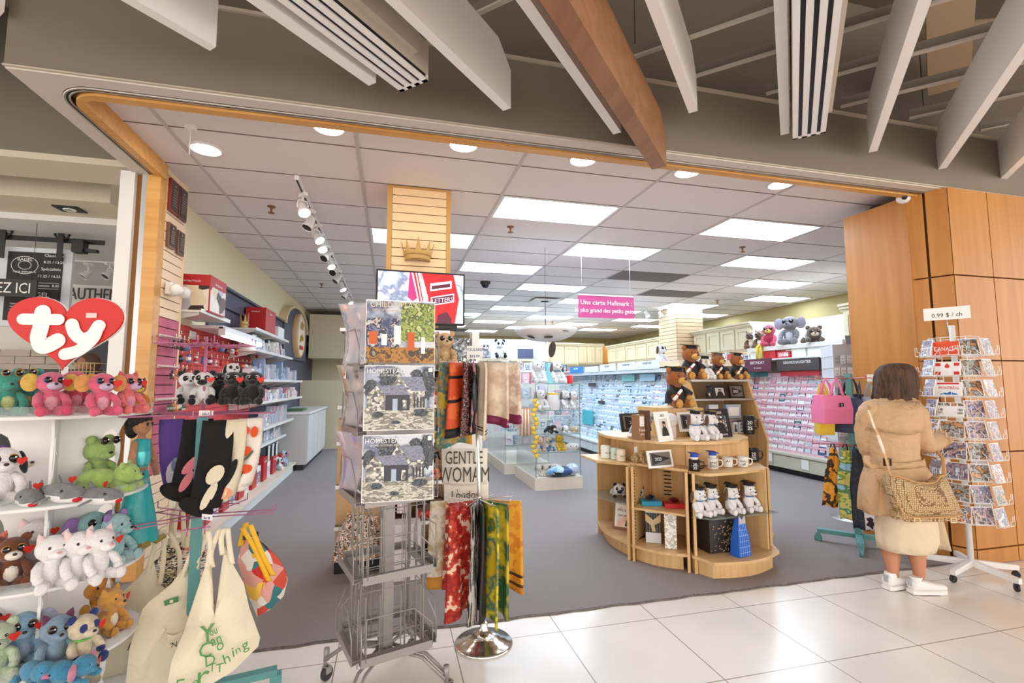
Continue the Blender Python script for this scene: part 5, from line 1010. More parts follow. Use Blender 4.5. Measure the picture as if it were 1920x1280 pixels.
# wall shelving: brackets, shelves
def wshelf(y0, y1, z, d, label, lip=True):
    m = MB(); m.bx((-1.9, y0, z-0.018), (-1.9+d, y1, z)); 
    if lip: m.bx((-1.9+d, y0, z-0.022), (-1.9+d+0.006, y1, z+0.012), 1)
    y = y0+0.05
    while y < y1: m.prism([(0, 0), (d*0.9, 0), (d*0.9, -0.02), (0, -0.09)], 0.006, (-1.9, y, z-0.018), (1, 0, 0), (0, 0, 1), 0); y += 0.9
    return one(m, 'wall_shelf', [SHELFW, mat('shelf_lip', (236, 234, 230), 0.3)], label, 'shelf')
wshelf(4.65, 5.42, 2.06, .3, 'white shelf under the big red boxed light set')
wshelf(6.4, 8.35, 2.10, .3, 'glass-edged shelf carrying the tall red keepsake box')
wshelf(6.45, 8.6, 1.84, .32, 'shelf under the slate band holding framed gifts')
wshelf(6.5, 9.6, 1.47, .32, 'shelf of pale boxed gifts at eye level')
wshelf(6.5, 9.5, 1.19, .34, 'shelf of pink and blue boxes over the counter end')
wshelf(6.6, 8.55, 0.86, .38, 'shelf of clear boxed gifts over the hanging socks')
wshelf(6.7, 8.4, 0.62, .3, 'low shelf of ribbons above the plush toys')
m = MB(); m.bx((-1.93, 4.66, 0.0), (-1.5, 8.55, 0.13)); m.bx((-1.93, 4.66, 0.13), (-1.46, 8.6, 0.155), 1); one(m, 'base_deck', [SHELFW, LEDGE], 'long pale base deck along the side wall carrying red boxes', 'shelf base')
m = MB(); m.bx((-1.90, 5.3, 1.97), (-1.62, 6.7, 2.0)); m.bx((-1.66, 5.3, 1.90), (-1.6, 6.7, 1.985)); t = thing('light_valance', 'lit white lamp valance over the ornament board', 'strip light', (0, 0, 0)); m.build('valance_board', FR, t)
m = MB(); m.tube([(-1.62, 5.32, 1.915), (-1.62, 6.68, 1.915)], 0.03, 0, 12); m.build('lamp_tube', mat('lit_tube', (250, 250, 255), 0.4, emit=2.5), t)
def box_(x0, y0, z0, d, w, h, mats_, label, cat='boxed gift', name='gift_box', group=None, art=None, txt=None, rz=0.0):
    """carton standing at x0..x0+d, y0..y0+w"""
    t = thing(name, label, cat, (x0+d/2, y0+w/2, z0), pi/2+rz, group) if (art or txt) else None
    m = MB(); m.bx((-w/2, -d/2, 0), (w/2, d/2, h))
    if t is None: return one(m, name, mats_, label, cat, group, loc=(x0+d/2, y0+w/2, z0), rz=pi/2+rz)
    m.build('carton', mats_, t)
    if art: m = MB(); m.bx((-w/2+0.01, -d/2-0.001, 0.01), (w/2-0.01, -d/2, h*0.7)); m.bx((-w/2-0.001, -d/2+0.01, 0.01), (-w/2, d/2-0.01, h*0.7)); m.build('printed_picture', art, t)
    if txt: m = MB(); m.text(txt, (0, -d/2-0.002, h*0.78), h*0.09, depth=0.0005); m.text(txt, (-w/2-0.002, 0, h*0.8), h*0.07, (0, -1, 0), depth=0.0005); m.build('lettering', PAPER, t)
    return t
box_(-1.87, 4.75, 2.062, .3, .42, .33, RDBOX, 'big red and white boxed light set on the first shelf', name='light_set_box', art=picture('lights_photo', [(90, 50, 40), (236, 220, 190), (60, 40, 36), (200, 196, 206), (244, 236, 220)], 9, kind='voronoi'), txt='Starring Friends')
box_(-1.84, 6.85, 2.102, .24, .55, .32, RDBOX, 'plain red keepsake box on the upper shelf', name='keepsake_box', txt='KEEPSAKE')
box_(-1.8, 7.6, 2.102, .2, .4, .16, PAPER, 'white carton beside the red keepsake box')
t = thing('gold_star_ornament', 'brown metal star on a thin stand beside the boxed light set', 'ornament', (-1.72, 5.32, 2.062)); m = MB(); m.prism([((0.09 if k % 2 == 0 else 0.04)*sin(2*pi*k/10), (0.13 if k % 2 == 0 else 0.05)*cos(2*pi*k/10)) for k in range(10)], 0.03, (0, 0, 0.2), (0.5, 0.85, 0), (0, 0, 1)); m.build('star', mat('bronze', (120, 84, 60), 0.4, 0.6), t); m = MB(); m.lathe([(0.05, 0), (0.045, 0.01), (0.004, 0.02), (0.004, 0.1)], (0, 0, 0), 0, 12); m.build('stand', mat('bronze', (120, 84, 60), 0.4, 0.6), t)
def crown(t, w, h, d, mt, dark):
    m = MB(); n = 40; P = []
    # shallow curved crown, five points
    for k in range(n+1):
        a = -pi*0.5+pi*k/n; P.append((w*0.34*sin(a), -d*cos(a)))
    top = lambda u: h*(0.42+0.58*max(0, 1-abs(((u*4) % 1.0)-0.0 if ((u*4) % 1.0) < .5 else 1-((u*4) % 1.0))*4.2)*(0.78 if abs(u-0.5) > .1 else 1.0))
    vs = []; fs = []
    for k in range(n+1):
        u = k/n; x, y = P[k]; tz = top(u); sp = 1+0.45*tz/h
        vs += [(x, y, 0), (x*sp, y*(1+0.2*tz/h), tz), (x*0.96, y+0.012, 0), (x*sp*0.97, y*(1+0.2*tz/h)+0.012, tz)]
    for k in range(n):
        a = 4*k; b_ = a+4; fs += [(a, b_, b_+1, a+1), (a+2, a+3, b_+3, b_+2), (a+1, b_+1, b_+3, a+3), (a, a+2, b_+2, b_)]
    m.add(vs, fs); 
    m.tube([(x*1.02, y*1.02-0.004, h*0.05) for x, y in P], h*0.035, 0, 6); m.tube([(x*1.1, y*1.08-0.004, h*0.26) for x, y in P], h*0.035, 0, 6)
    m.build('crown_front', mt, t)
    m = MB(); m.ell((0, -d*0.5, h*0.15), (w*0.27, d*0.5, h*0.1), 0); m.build('inner_hollow', dark, t)
c = onY(783, 486, 4.15); t = thing('crown_ornament', 'gold five-pointed crown mounted on the slat-clad column', 'wall decoration', (c.x, 4.16, c.z-0.02)); crown(t, 0.30, 0.2, 0.09, mat('crown_gold', (190, 152, 88), 0.45, 0.25), mat('crown_brown', (110, 80, 40), 0.6))
t = thing('crown_ornament', 'small gold crown standing against the slate band', 'wall decoration', (-1.78, 6.55, 2.102), pi/2); crown(t, 0.24, 0.2, 0.05, mat('crown_gold', (190, 152, 88), 0.45, 0.25), mat('crown_brown', (110, 80, 40), 0.6))
# tv
A = onY(705, 510, 3.92); B_ = onY(872, 610, 3.92); w = B_.x-A.x; h = onY(705, 604, 3.92)
t = thing('television', 'wall television showing a red letter box, on a short stand', 'television', (A.x+w/2, 3.95, 1.86), rad(3)); H_ = 0.435
m = MB(); m.bx((-w/2, -0.02, 0.04), (w/2, 0.03, 0.04+H_)); m.build('screen_frame', BLACK, t, bevel=0.004)
def scr(mt, lst, nm, y=-0.0215):
    m = MB()
    for pts in lst: m.prism([((a-0.5)*(w-0.03), 0.055+b_*(H_-0.03)) for a, b_ in pts], 0.0005, (0, y, 0))
    m.build(nm, mt, t)
E_ = lambda n_, c, e=1.0, **k: mat(n_, c, 0.4, emit=e, **k)
def emitpic(name, cols, scale, e, stretch=(1, 1, 1)):
    m_ = picture(name, cols, scale, 0.4, sharp=False, stretch=stretch); nt = m_.node_tree; b_ = nt.nodes['Principled BSDF']
    nt.links.new(b_.inputs['Base Color'].links[0].from_socket, b_.inputs['Emission Color']); b_.inputs['Emission Strength'].default_value = e; return m_
scr(emitpic('scr_snow', [(120, 150, 190), (200, 216, 236), (110, 120, 150), (236, 240, 248)], 5, 0.6), [[(0, 0), (1, 0), (1, 1), (0, 1)]], 'screen')
scr(E_('scr_pink', (226, 40, 110), .5), [[(0.28, 0), (0.3, .3), (0.36, .4), (0.46, .36), (0.48, 0)], [(0.34, .5), (0.36, 1), (0.42, 1), (.46, .5), (.4, .42)]], 'screen_pink', -0.022)
scr(E_('scr_white', (232, 232, 240), .6), [[(0.38, 1), (0.48, 1), (0.6, 0), (0.52, 0)]], 'screen_stripe', -0.0225)
scr(E_('scr_red', (190, 14, 26), .5), [[(0.5, 1), (0.88, 1), (0.95, .5), (0.9, 0), (0.62, 0), (0.58, .5)], [(0.4, 1), (0.425, 1), (0.545, 0), (0.53, 0)], [(0.44, 1), (0.455, 1), (0.575, 0), (0.56, 0)]], 'screen_letter_box', -0.023)
scr(E_('scr_pale', (226, 206, 226), .5), [[(0.6, .64), (0.86, .72), (0.86, .88), (0.6, .8)], [(0.61, .34), (0.89, .44), (0.89, .62), (0.61, .52)]], 'screen_slot', -0.0235)
scr(E_('scr_dark', (90, 20, 50), .3), [[(0.62, .68), (0.84, .75), (0.84, .82), (0.62, .75)], [(0.62, .37), (0.88, .46), (0.88, .59), (0.62, .50)], [(0.68, 0), (0.7, .16), (.8, .24), (.86, .1), (.86, 0)]], 'screen_plate', -0.024)
m = MB(); m.text('LETTERS', (0.75*(w-0.03)-0.5*(w-0.03), -0.0245, 0.055+.43*(H_-0.03)), 0.05, (1, 0, 0.16), depth=0.0003, squeeze=0.95); m.build('screen_lettering', E_('scr_pale', (226, 206, 226), .5), t)
m = MB(); m.bx((0.15, -0.01, 0), (0.3, 0.03, 0.04)); m.bx((0.08, -0.07, 0), (0.38, 0.07, 0.008)); m.build('stand', BLACK, t)
# counter
t = thing('sales_counter', 'grey panelled sales counter with a pale top at the end of the gift wall', 'counter', (0, 0, 0))
m = MB(); m.bx((-1.9, 8.62, 0.1), (-1.32, 10.9, 0.92)); m.build('body', mat('counter_grey', (206, 202, 196), 0.5), t)
m = MB(); m.bx((-1.9, 8.64, 0), (-1.36, 10.9, 0.1)); m.build('toe_kick', DARK, t)
for k in range(4): m = MB(); m.bx((-1.318, 8.66+k*0.56, 0.13), (-1.305, 9.2+k*0.56, 0.9)); m.build('door', mat('counter_grey', (206, 202, 196), 0.5), t)
m = MB(); m.bx((-1.92, 8.6, 0.92), (-1.28, 10.92, 0.955)); m.build('worktop', mat('counter_top', (232, 230, 226), 0.3), t)
m = MB(); m.bx((-1.8, 8.9, 0.957), (-1.45, 9.4, 0.985)); one(m, 'green_folder', mat('folder_green', (70, 110, 80), 0.5), 'green folder lying on the sales counter', 'folder')
m = MB(); m.bx((-1.9, 11.3, 0), (-0.7, 12.0, 1.5)); m.bx((-1.8, 11.6, 2.0), (-0.45, 12.85, 3.0)); one(m, 'stock_cabinet', CREAM, 'tall cream cabinet and bulkhead behind the sales counter', 'cabinet')
# rows of small goods, each its own thing
RND = random.Random(5)
PAL = [(236, 232, 236), (190, 206, 228), (236, 190, 200), (214, 226, 240), (246, 240, 230), (160, 180, 210), (226, 214, 196), (230, 150, 160), (180, 196, 200), (250, 250, 250), (120, 130, 150), (206, 190, 220)]
CN = {0: 'off-white', 1: 'light blue', 2: 'pink', 3: 'pale blue', 4: 'ivory', 5: 'dusty blue', 6: 'beige', 7: 'rose', 8: 'grey-green', 9: 'white', 10: 'slate', 11: 'lilac'}
def goods_row(z, y0, y1, x1, hmin, hmax, shelfname, kinds, group, pal=None, step=None, seed=1, axis='Y', fixed=None, dmax=0.16):
    R_ = random.Random(seed); y = y0; i = 0
    while y < y1:
        w = R_.uniform(0.07, 0.16) if step is None else step*R_.uniform(.85, 1.05); h = R_.uniform(hmin, hmax); c = R_.choice(pal or range(12)); d = R_.uniform(0.06, dmax); kd = R_.choice(kinds)
        lab = '%s %s, %s along %s' % (CN[c], {'box': 'boxed gift', 'jar': 'glass candle jar', 'frame': 'picture frame', 'fig': 'figurine', 'bag': 'gift bag', 'clear': 'clear acrylic gift box'}[kd], ordinal(min(i, 29)), shelfname)
        t = thing({'box': 'gift_box', 'jar': 'candle_jar', 'frame': 'picture_frame', 'fig': 'figurine', 'bag': 'gift_bag', 'clear': 'acrylic_box'}[kd], lab, {'box': 'box', 'jar': 'candle', 'frame': 'picture frame', 'fig': 'figurine', 'bag': 'gift bag', 'clear': 'box'}[kd], (x1, y+w/2, z) if axis == 'Y' else (y+w/2, x1, z), (pi/2 if axis == 'Y' else 0)+R_.uniform(-.1, .1), group)
        mc = mat('goods_%d' % c, PAL[c], 0.4); a = w*0.84
        m = MB()
        if kd == 'box': m.bx((-a/2, 0, 0), (a/2, d, h)); m.build('carton', mc, t); m = MB(); m.bx((-a*.4, -0.001, h*.12), (a*.4, 0, h*.8)); m.build('printed_picture', PHOTO[R_.randrange(4)], t)
        elif kd == 'clear': m.bx((-a/2, 0, 0), (a/2, d, h)); m.build('acrylic_case', FOIL, t); m = MB(); m.ell((0, d/2, h*.45), (a*.3, d*.3, h*.35), 0); m.build('ornament', mc, t)
        elif kd == 'jar': r = min(a/2, .045); m.lathe([(r, 0), (r, h*.7), (r*.9, h*.72)], (0, r, 0), 0, 16); m.build('jar', mc, t); m = MB(); m.lathe([(r*1.02, h*.7), (r*1.02, h*.85), (r*.6, h*.88)], (0, r, 0), 0, 16); m.build('lid', CHROME, t)
        elif kd == 'frame': m.box((0, .03, h/2), (a, .012, h), 0, (-.15, 0, 0)); m.build('frame', mc if c != 9 else BLACK, t); m = MB(); m.box((0, .022, h/2), (a*.76, .004, h*.76), 0, (-.15, 0, 0)); m.build('photo', PHOTO[R_.randrange(4)], t)
        elif kd == 'fig': r = a*.4; m.lathe([(r, 0), (r*.9, h*.08), (r*.5, h*.35), (r*.6, h*.55), (r*.3, h*.66)], (0, r, 0), 0, 12); m.ell((0, r, h*.8), (r*.45, r*.45, h*.17)); m.build('body', mc, t); m = MB(); m.lathe([(r*1.05, 0), (r*1.05, h*.06)], (0, r, 0), 0, 12); m.build('base', mat('fig_base', (150, 130, 110), .5), t)
        else:
            m.prism([(-a/2, 0), (a/2, 0), (a/2, h*.8), (-a/2, h*.8)], -d, (0, 0, 0)); m.build('paper_bag', PHOTO[R_.randrange(4)] if c % 2 else mc, t); m = MB(); m.tube([(-a*.2, 0, h*.8), (-a*.15, 0, h), (a*.15, 0, h), (a*.2, 0, h*.8)], .003, 0, 4); m.build('handle', mc, t)
        y += w*1.04; i += 1
PHOTO = [picture('label_a', [(244, 240, 238), (200, 210, 230), (236, 200, 206), (120, 140, 170)], 30), picture('label_b', [(250, 246, 240), (170, 190, 220), (90, 100, 130), (240, 226, 200)], 26), picture('label_c', [(240, 220, 224), (220, 130, 140), (250, 246, 244), (180, 200, 190)], 34), picture('label_d', [(220, 224, 230), (140, 150, 160), (60, 64, 74), (250, 250, 250)], 28)]
goods_row(1.842, 6.5, 8.5, -1.66, .14, .22, 'the shelf under the slate band', ['frame', 'box'], 'framed gifts under the slate band', [10, 6, 4, 8], .19, 3)
goods_row(1.472, 6.55, 9.5, -1.66, .12, .3, 'the eye-level shelf by the ornament board', ['box', 'fig', 'clear', 'box'], 'gifts on the eye-level shelf', [0, 1, 3, 9, 5, 11], None, 4)
goods_row(1.192, 6.55, 9.4, -1.64, .08, .18, 'the shelf of pink and blue boxes', ['box', 'box', 'jar'], 'boxes on the pink and blue shelf', [1, 2, 3, 7, 4], None, 6)
goods_row(.862, 6.65, 8.5, -1.62, .1, .24, 'the shelf of clear boxes above the socks', ['clear', 'clear', 'box'], 'clear boxed gifts', [9, 3, 2, 0], None, 7)
goods_row(.622, 6.8, 8.3, -1.66, .1, .17, 'the low shelf of ribbons', ['bag', 'box', 'clear'], 'small gifts on the low ribbon shelf', [3, 9, 1, 8], .15, 8)
for k in range(6):
    m = MB(); L_ = .2; m.sheet(lambda u, v: ((u-.5)*.08, -.01*sin(pi*u), -L_*v), 4, 6, .012); t = thing('sock', 'small striped sock, %s along the low wall rod' % ordinal(k), 'sock', (-1.62, 7.3+k*.12, .56), pi/2, 'striped socks on the low wall rod'); m.build('knit_tube', mat('knit_w' if k % 2 else 'knit_k', (236, 232, 226) if k % 2 else (28, 26, 28), .9), t); m = MB(); m.sheet(lambda u, v: ((u-.5)*.02, -.018, -L_*(.1+.85*v)), 2, 4, .004); m.build('stripe', mat('knit_k' if k % 2 else 'knit_w', (28, 26, 28) if k % 2 else (236, 232, 226), .9), t)
for k in range(7):
    y = 4.9+k*.52; box_(-1.78, y, .157, .2, .2, [.3, .22, .34, .26, .3, .24, .2][k], RDBOX, 'red upright carton on the base deck, %s from the post' % ordinal(k), group='red cartons on the base deck', name='carton', txt='KEEPSAKE')
    box_(-1.8, y+.24, .157, .2, .22, [.2, .26, .18, .22, .2, .18, .16][k], PAPER, 'white ornament carton on the base deck, %s from the post' % ordinal(k), group='white cartons on the base deck', name='carton', art=PHOTO[k % 4])
plush('plush_toy', 'round pale plush toy with a pink face on the base deck end', 'plush toy', (-1.6, 8.2, .157), pi/2, .26, main=(200, 214, 230), muzzle=(240, 110, 170), ear='none', tagged=False)
plush('plush_toy', 'white and brown plush puppy beside the pink-faced toy', 'plush toy', (-1.58, 7.85, .157), pi/2, .2, main=WH, patch=(120, 80, 60), ear='long', earmat=(120, 80, 60), tagged=False)
plush('plush_toy', 'white plush lamb hung on the mauve rods over the pandas', 'plush toy', onD(432, 692, 2.6)-V((0, 0, .05)), .5, .14, main=WH, ear='long', earmat=BK, tagged=False, pose='lie')
# ornaments on hooks
OC = [(190, 40, 40), (244, 240, 236), (60, 40, 36), (210, 170, 90), (90, 130, 200), (236, 140, 60), (120, 30, 40), (230, 210, 220), (80, 90, 70)]
ON = ['red', 'white', 'dark brown', 'gold', 'blue', 'orange', 'maroon', 'pale pink', 'olive']
def ornament(p, rz, c, c2, kd, label, group):
    t = thing('hanging_ornament', label, 'ornament', p, rz, group); mc = mat('orn_%d' % c, OC[c], .35); md = mat('orn_%d' % c2, OC[c2], .35)
    m = MB(); m.tube([(0, .07, 0), (0, -.05, 0), (0, -.055, .012)], .0022, 0, 4); m.build('hook', CHROME, t); m = MB()
    if kd == 0: m.ell((0, -.04, -.075), (.026, .022, .026)); m.ell((0, -.04, -.04), (.018, .017, .018), 1); m.lathe([(.02, -.028), (.012, -.012), (.0001, 0)], (0, -.04, 0), 0, 10)
    elif kd == 1: m.ell((0, -.04, -.06), (.032, .032, .034)); m.lathe([(.03, -.07), (.032, -.062), (.031, -.05)], (0, -.04, 0), 1, 12)
    elif kd == 2: m.box((0, -.04, -.05), (.07, .02, .035)); m.box((0, -.04, -.025), (.04, .02, .02), 1); m.tube([(-.02, -.05, -.07), (-.02, -.03, -.07)], .014, 1, 8); m.tube([(.02, -.05, -.07), (.02, -.03, -.07)], .014, 1, 8)
    else: m.prism([(.04*sin(2*pi*q/10)*(1 if q % 2 == 0 else .45), -.06+.04*cos(2*pi*q/10)*(1 if q % 2 == 0 else .45)) for q in range(10)], .012, (0, -.035, 0)); m.ell((0, -.05, -.06), (.012, .006, .012), 1)
    m.build('ornament_body', [mc, md], t); m = MB(); m.box((.012, -.05, .012), (.018, .001, .03)); m.build('price_tag', mat('tag_cream', (240, 232, 190), .6), t)
KN = ['snowman', 'bauble', 'toy car', 'star']
i = 0
for r, z in enumerate((1.86, 1.70, 1.52)):
    for k in range(15 if r < 2 else 12):
        c = RND.randrange(9); kd = RND.randrange(4); y = 4.75+k*.18+r*.04
        ornament((-1.83, y, z), pi/2, c, RND.randrange(9), kd, '%s %s ornament, %s along the %s row of the red pegboard' % (ON[c], KN[kd], ordinal(k), ['top', 'middle', 'low'][r]), 'ornaments on the red pegboard')
m = MB(); m.box((-1.90, 5.35, 1.9), (.004, .16, .08)); one(m, 'price_card', PAPER, 'white price card pinned on the red pegboard', 'price sign')
for r, z in enumerate((1.80, 1.56, 1.30)):
    m = MB(); m.tube([(-1.73, 4.27, z), (-1.73, 4.61, z)], .006, 0, 6); m.bx((-1.75, 4.265, z-.012), (-1.742, 4.615, z+.012)); one(m, 'ornament_rail', mat('rail_pale', (226, 206, 200), .4), 'pale metal hook rail on the pink panel, %s from the top' % ordinal(r), 'hook rail')
    for k in range(4): c = RND.randrange(9); kd = RND.randrange(4); ornament((-1.70, 4.31+k*.08, z-.01), pi/2, c, RND.randrange(9), kd, '%s %s ornament, %s on the %s rail of the pink panel' % (ON[c], KN[kd], ordinal(k), ordinal(r)), 'ornaments on the pink panel')
# back shelves beyond the counter
for k, z in enumerate((1.05, 1.3, 1.55, 1.8)):
    m = MB(); m.bx((-.68, 11.35, z-.02), (-.1, 11.7, z)); m.bx((-.12, 11.35, z-.25), (-.1, 11.7, z)); one(m, 'gift_shelf', CREAM, 'rear gift shelf past the counter, %s from the bottom' % ordinal(k), 'shelf'); goods_row(z+.002, -.66, -.2, 11.45, .1, .2, 'the %s rear gift shelf' % ordinal(k), ['box', 'frame', 'fig'], 'gifts on the rear shelves', [0, 9, 10, 4, 8], .14, 30+k, axis='X')
# ================================================================ display around the column
BRN = mat('brown_panel', (96, 70, 54), 0.6); TANP = mat('tan_panel', (206, 166, 120), 0.6)
t = thing('column_display', 'slat display unit with black scroll pattern and shelves around the clad column', 'display unit', (0, 0, 0))
X0, X1, YF = -0.38, 0.46, 3.92
m = MB(); m.bx((X0, YF, 0), (X1, YF+0.28, 0.1)); m.build('base', BLACK, t)
m = MB(); z = 0.1
while z < 1.8: m.bx((X0+0.02, YF+0.24, z), (X1, YF+0.28, z+0.085)); z += 0.092
m.build('slat_back', mat('slat_tan', (190, 150, 112), 0.5), t)
m = MB()
for k in range(9):
    cx, cz = X0+0.45+(k % 2)*0.25, 0.25+k*0.17
    for sgn in (-1, 1): m.tube([(cx+sgn*0.02+sgn*(0.03+0.05*(1-u/14))*cos(u*0.5), YF+0.236, cz+(0.02+0.05*(1-u/14))*sin(u*0.5)+0.02*sgn) for u in range(14)], 0.007, 0, 4, flat=0.5)
    m.ell((cx+0.07, YF+0.236, cz+0.06), (0.02, 0.004, 0.032), 0, (0, 0.6, 0)); m.ell((cx-0.06, YF+0.236, cz-0.02), (0.018, 0.004, 0.03), 0, (0, -0.6, 0))
m.build('scroll_pattern', BLACK, t)
m = MB(); m.bx((X0, YF+0.02, 0.1), (X0+0.33, YF+0.28, 1.15)); m.build('side_panel', TANP, t)
SZ = [0.12, 0.36, 0.66, 0.98, 1.25, 1.55, 1.84]
for z in SZ[1:]: m = MB(); m.bx((X0, YF-0.06, z-0.015), (X1, YF+0.24, z)); m.bx((X0, YF-0.066, z-0.02), (X1, YF-0.06, z+0.006), 1); m.build('shelf', [mat('shelf_brown', (120, 92, 70), 0.5), PAPER], t)
RED_T = thing('red_box', 'red and orange boxes on the shelf between wire rack and scarves', 'box', (0.33, YF+0.0, 1.252)); m = MB()
m.bx((-0.06, 0, 0), (0.06, .14, .1)); m.build('carton', RDBOX, RED_T); m = MB(); m.bx((-.05, -.002, .02), (.05, 0, .08)); m.build('printed_picture', PHOTO[2], RED_T)
i = 0
for z, n in ((1.552, 5), (1.252, 3), (0.982, 5)):
    for k in range(n):
        c = [(204, 40, 44), (226, 120, 60), (236, 226, 214), (90, 150, 110), (240, 190, 60)][(k+n) % 5]; m = MB()
        x = X0+0.1+k*0.15; m.lathe([(.05, 0), (.052, .08), (.04, .12), (.015, .13)], (x, YF+0.04, z), 0, 14); m.lathe([(.02, .128), (.02, .15)], (x, YF+.04, z), 1, 10)
        one(m, 'ceramic_jar', [mat('jar_%d' % c[0], c, .35), GOLD], 'small %s lidded jar, %s on the %s shelf of the column display' % (['red', 'orange', 'ivory', 'green', 'yellow'][(k+n) % 5], ordinal(k), {1.552: 'upper', 1.252: 'middle', .982: 'pompom'}[z] if z != .982 else 'scarf-height'), 'jar', 'lidded jars on the column display')
m = MB(); m.bx((-.04, YF-.25, .0), (.24, YF-.08, .4)) ; one(m, 'storage_bin', mat('bin_grey', (214, 210, 208), .5), 'pale grey open carton at the foot of the column display', 'box')
for k in range(12):
    c = [(240, 150, 100), (226, 176, 120), (150, 190, 170), (190, 200, 220), (226, 226, 236), (236, 110, 80)][k//2]; x = -.2+k*.052
    m = MB(); m.ell((x, YF-.0, .685), (.026, .026, .026)); m.ell((x+.015, YF+.05, .69), (.026, .026, .026)); m.ell((x, YF+.03, .725), (.024, .024, .024))
    one(m, 'pompom_toy', mat('pom_%d_%d' % c[:2], c, .9, bump=(100, .8)), '%s pompom cluster, %s along the low shelf under the cottage calendars' % (['orange', 'tan', 'mint', 'pale blue', 'white', 'coral'][k//2], ordinal(k)), 'ornament', 'pompoms on the low shelf')
LEOP = picture('leopard_cards', [(244, 236, 226), (196, 130, 80), (60, 50, 44), (250, 244, 238), (226, 150, 90), (244, 240, 236)], 42)
for k in range(3):
    m = MB(); m.prism([(-.15, 0), (.15, 0), (.12, .2), (-.1, .24)], .02, (-.23+.02*k, YF-.16+.06*k, .16+.04*k), (1, 0, 0), (0, -.25, .97)); one(m, 'gift_wrap_pad', LEOP, 'leopard-spot gift bag stack leaning low behind the wire tiers, layer %s' % ordinal(k), 'gift bag', 'spotted gift bags')
for k, (x, c) in enumerate(((.02, (214, 150, 170)), (.1, (230, 200, 210)), (.36, (216, 206, 200)))):
    t2 = thing('gift_box', 'small %s present with a bow, %s along the lowest shelf' % (['pink', 'pale pink', 'marbled white'][k], ordinal(k)), 'present', (x, YF-.02, .425 if k < 2 else .12)); m = MB(); m.bx((-.05, 0, 0), (.05, .1, .085)); m.build('carton', mat('present_%d' % c[1], c, .5), t2)
    m = MB(); m.box((0, -.001, .042), (.012, .002, .085)); m.ell((-.02, 0, .095), (.022, .01, .012)); m.ell((.02, 0, .095), (.022, .01, .012)); m.build('bow', PAPER, t2)
for k in range(3):
    x = .24+k*.07; m = MB(); m.bx((x-.03, YF+.0, .362), (x+.03, YF+.1, .362+.09+.03*k)); m.ell((x, YF+.0, .40), (.03, .012, .03), 1)
    one(m, 'trinket_box', [BRN, mat('red_sequin', (196, 40, 36), .4)], 'dark trinket box with a red rosette, %s by the scarves' % ordinal(k), 'box', 'trinket boxes')
plush('plush_toy', 'large tan plush teddy seated under the television', 'plush toy', (0.42, YF-.03, 1.555), 0.1, .3, main=(216, 176, 124), belly=(226, 190, 140), muzzle=(230, 196, 150), ear='round', tagged=False, ring=(90, 60, 40))
plush('plush_toy', 'mint green plush frog beside the tan teddy', 'plush toy', (0.26, YF-.06, 1.555), 0.4, .2, main=(150, 206, 150), muzzle=(190, 150, 210), belly=(190, 150, 210), ear='frog', tagged=False)
m = MB(); m.bx((.5, 3.97, 1.57), (.64, 4.1, 1.8)); m.bx((.66, 3.97, 1.57), (.72, 4.1, 1.85), 1); m.bx((.44, 3.93, 1.54), (.75, 4.2, 1.57), 1); m.bx((.46, 3.97, 0), (.75, 4.18, 1.54), 1)
one(m, 'pedestal_shelf', [PHOTO[3], PAPER], 'white pedestal with a printed carton behind the scarf sign', 'display stand')
# the two cotton totes hung behind the scarf stand
def flatbag(label, px0, px1, py0, py1, dep, lines, bul=.04, th=.05):
    a = onD(px0, py0, dep); c = onD(px1, py1, dep); w = (c-a); w.z = 0; w_ = w.length; h = a.z-c.z; t = thing('tote_bag', label, 'tote bag', ((a.x+c.x)/2, (a.y+c.y)/2, c.z), -.2, 'printed cotton totes behind the scarves')
    m = MB(); m.sheet(lambda u, v: ((u-.5)*w_*(1-.06*(1-v)), -bul*sin(pi*u)**.6*sin(pi*min(1, v*.8+.1)), h*v+.02*(1-v)*(abs(u-.5)*2)**3), 12, 10, .004); m.sheet(lambda u, v: ((u-.5)*w_*.99, .02, h*v), 4, 4, .004); m.build('cloth_body', mat('pale_cotton', (240, 232, 220), .9), t)
    m = MB()
    for i, (s, z, hh, sq) in enumerate(lines): m.text(s, (0, -bul-.006, z*h), hh, depth=.0006, squeeze=sq)
    m.build('lettering', mat('ink_olive', (70, 66, 46), .6), t)
    m = MB(); m.tube([(-w_*.3, 0, h*.95), (-w_*.3, 0, h+.12), (-w_*.2, 0, h+.2)], .006, 0, 5); m.build('strap', mat('pale_cotton', (240, 232, 220), .9), t); return t
flatbag('pale cotton tote with large dark lettering, bottom rounded, behind the scarf pole', 828, 914, 842, 908, 2.95, [('GENTLE', .62, .11, .58), ('WOMAM', .12, .13, .58)])
flatbag('cream cotton tote printed London Grocery hanging under the other tote', 832, 916, 902, 960, 2.98, [('London', .5, .065, .9), ('Grocery', .02, .055, .9)], .03)
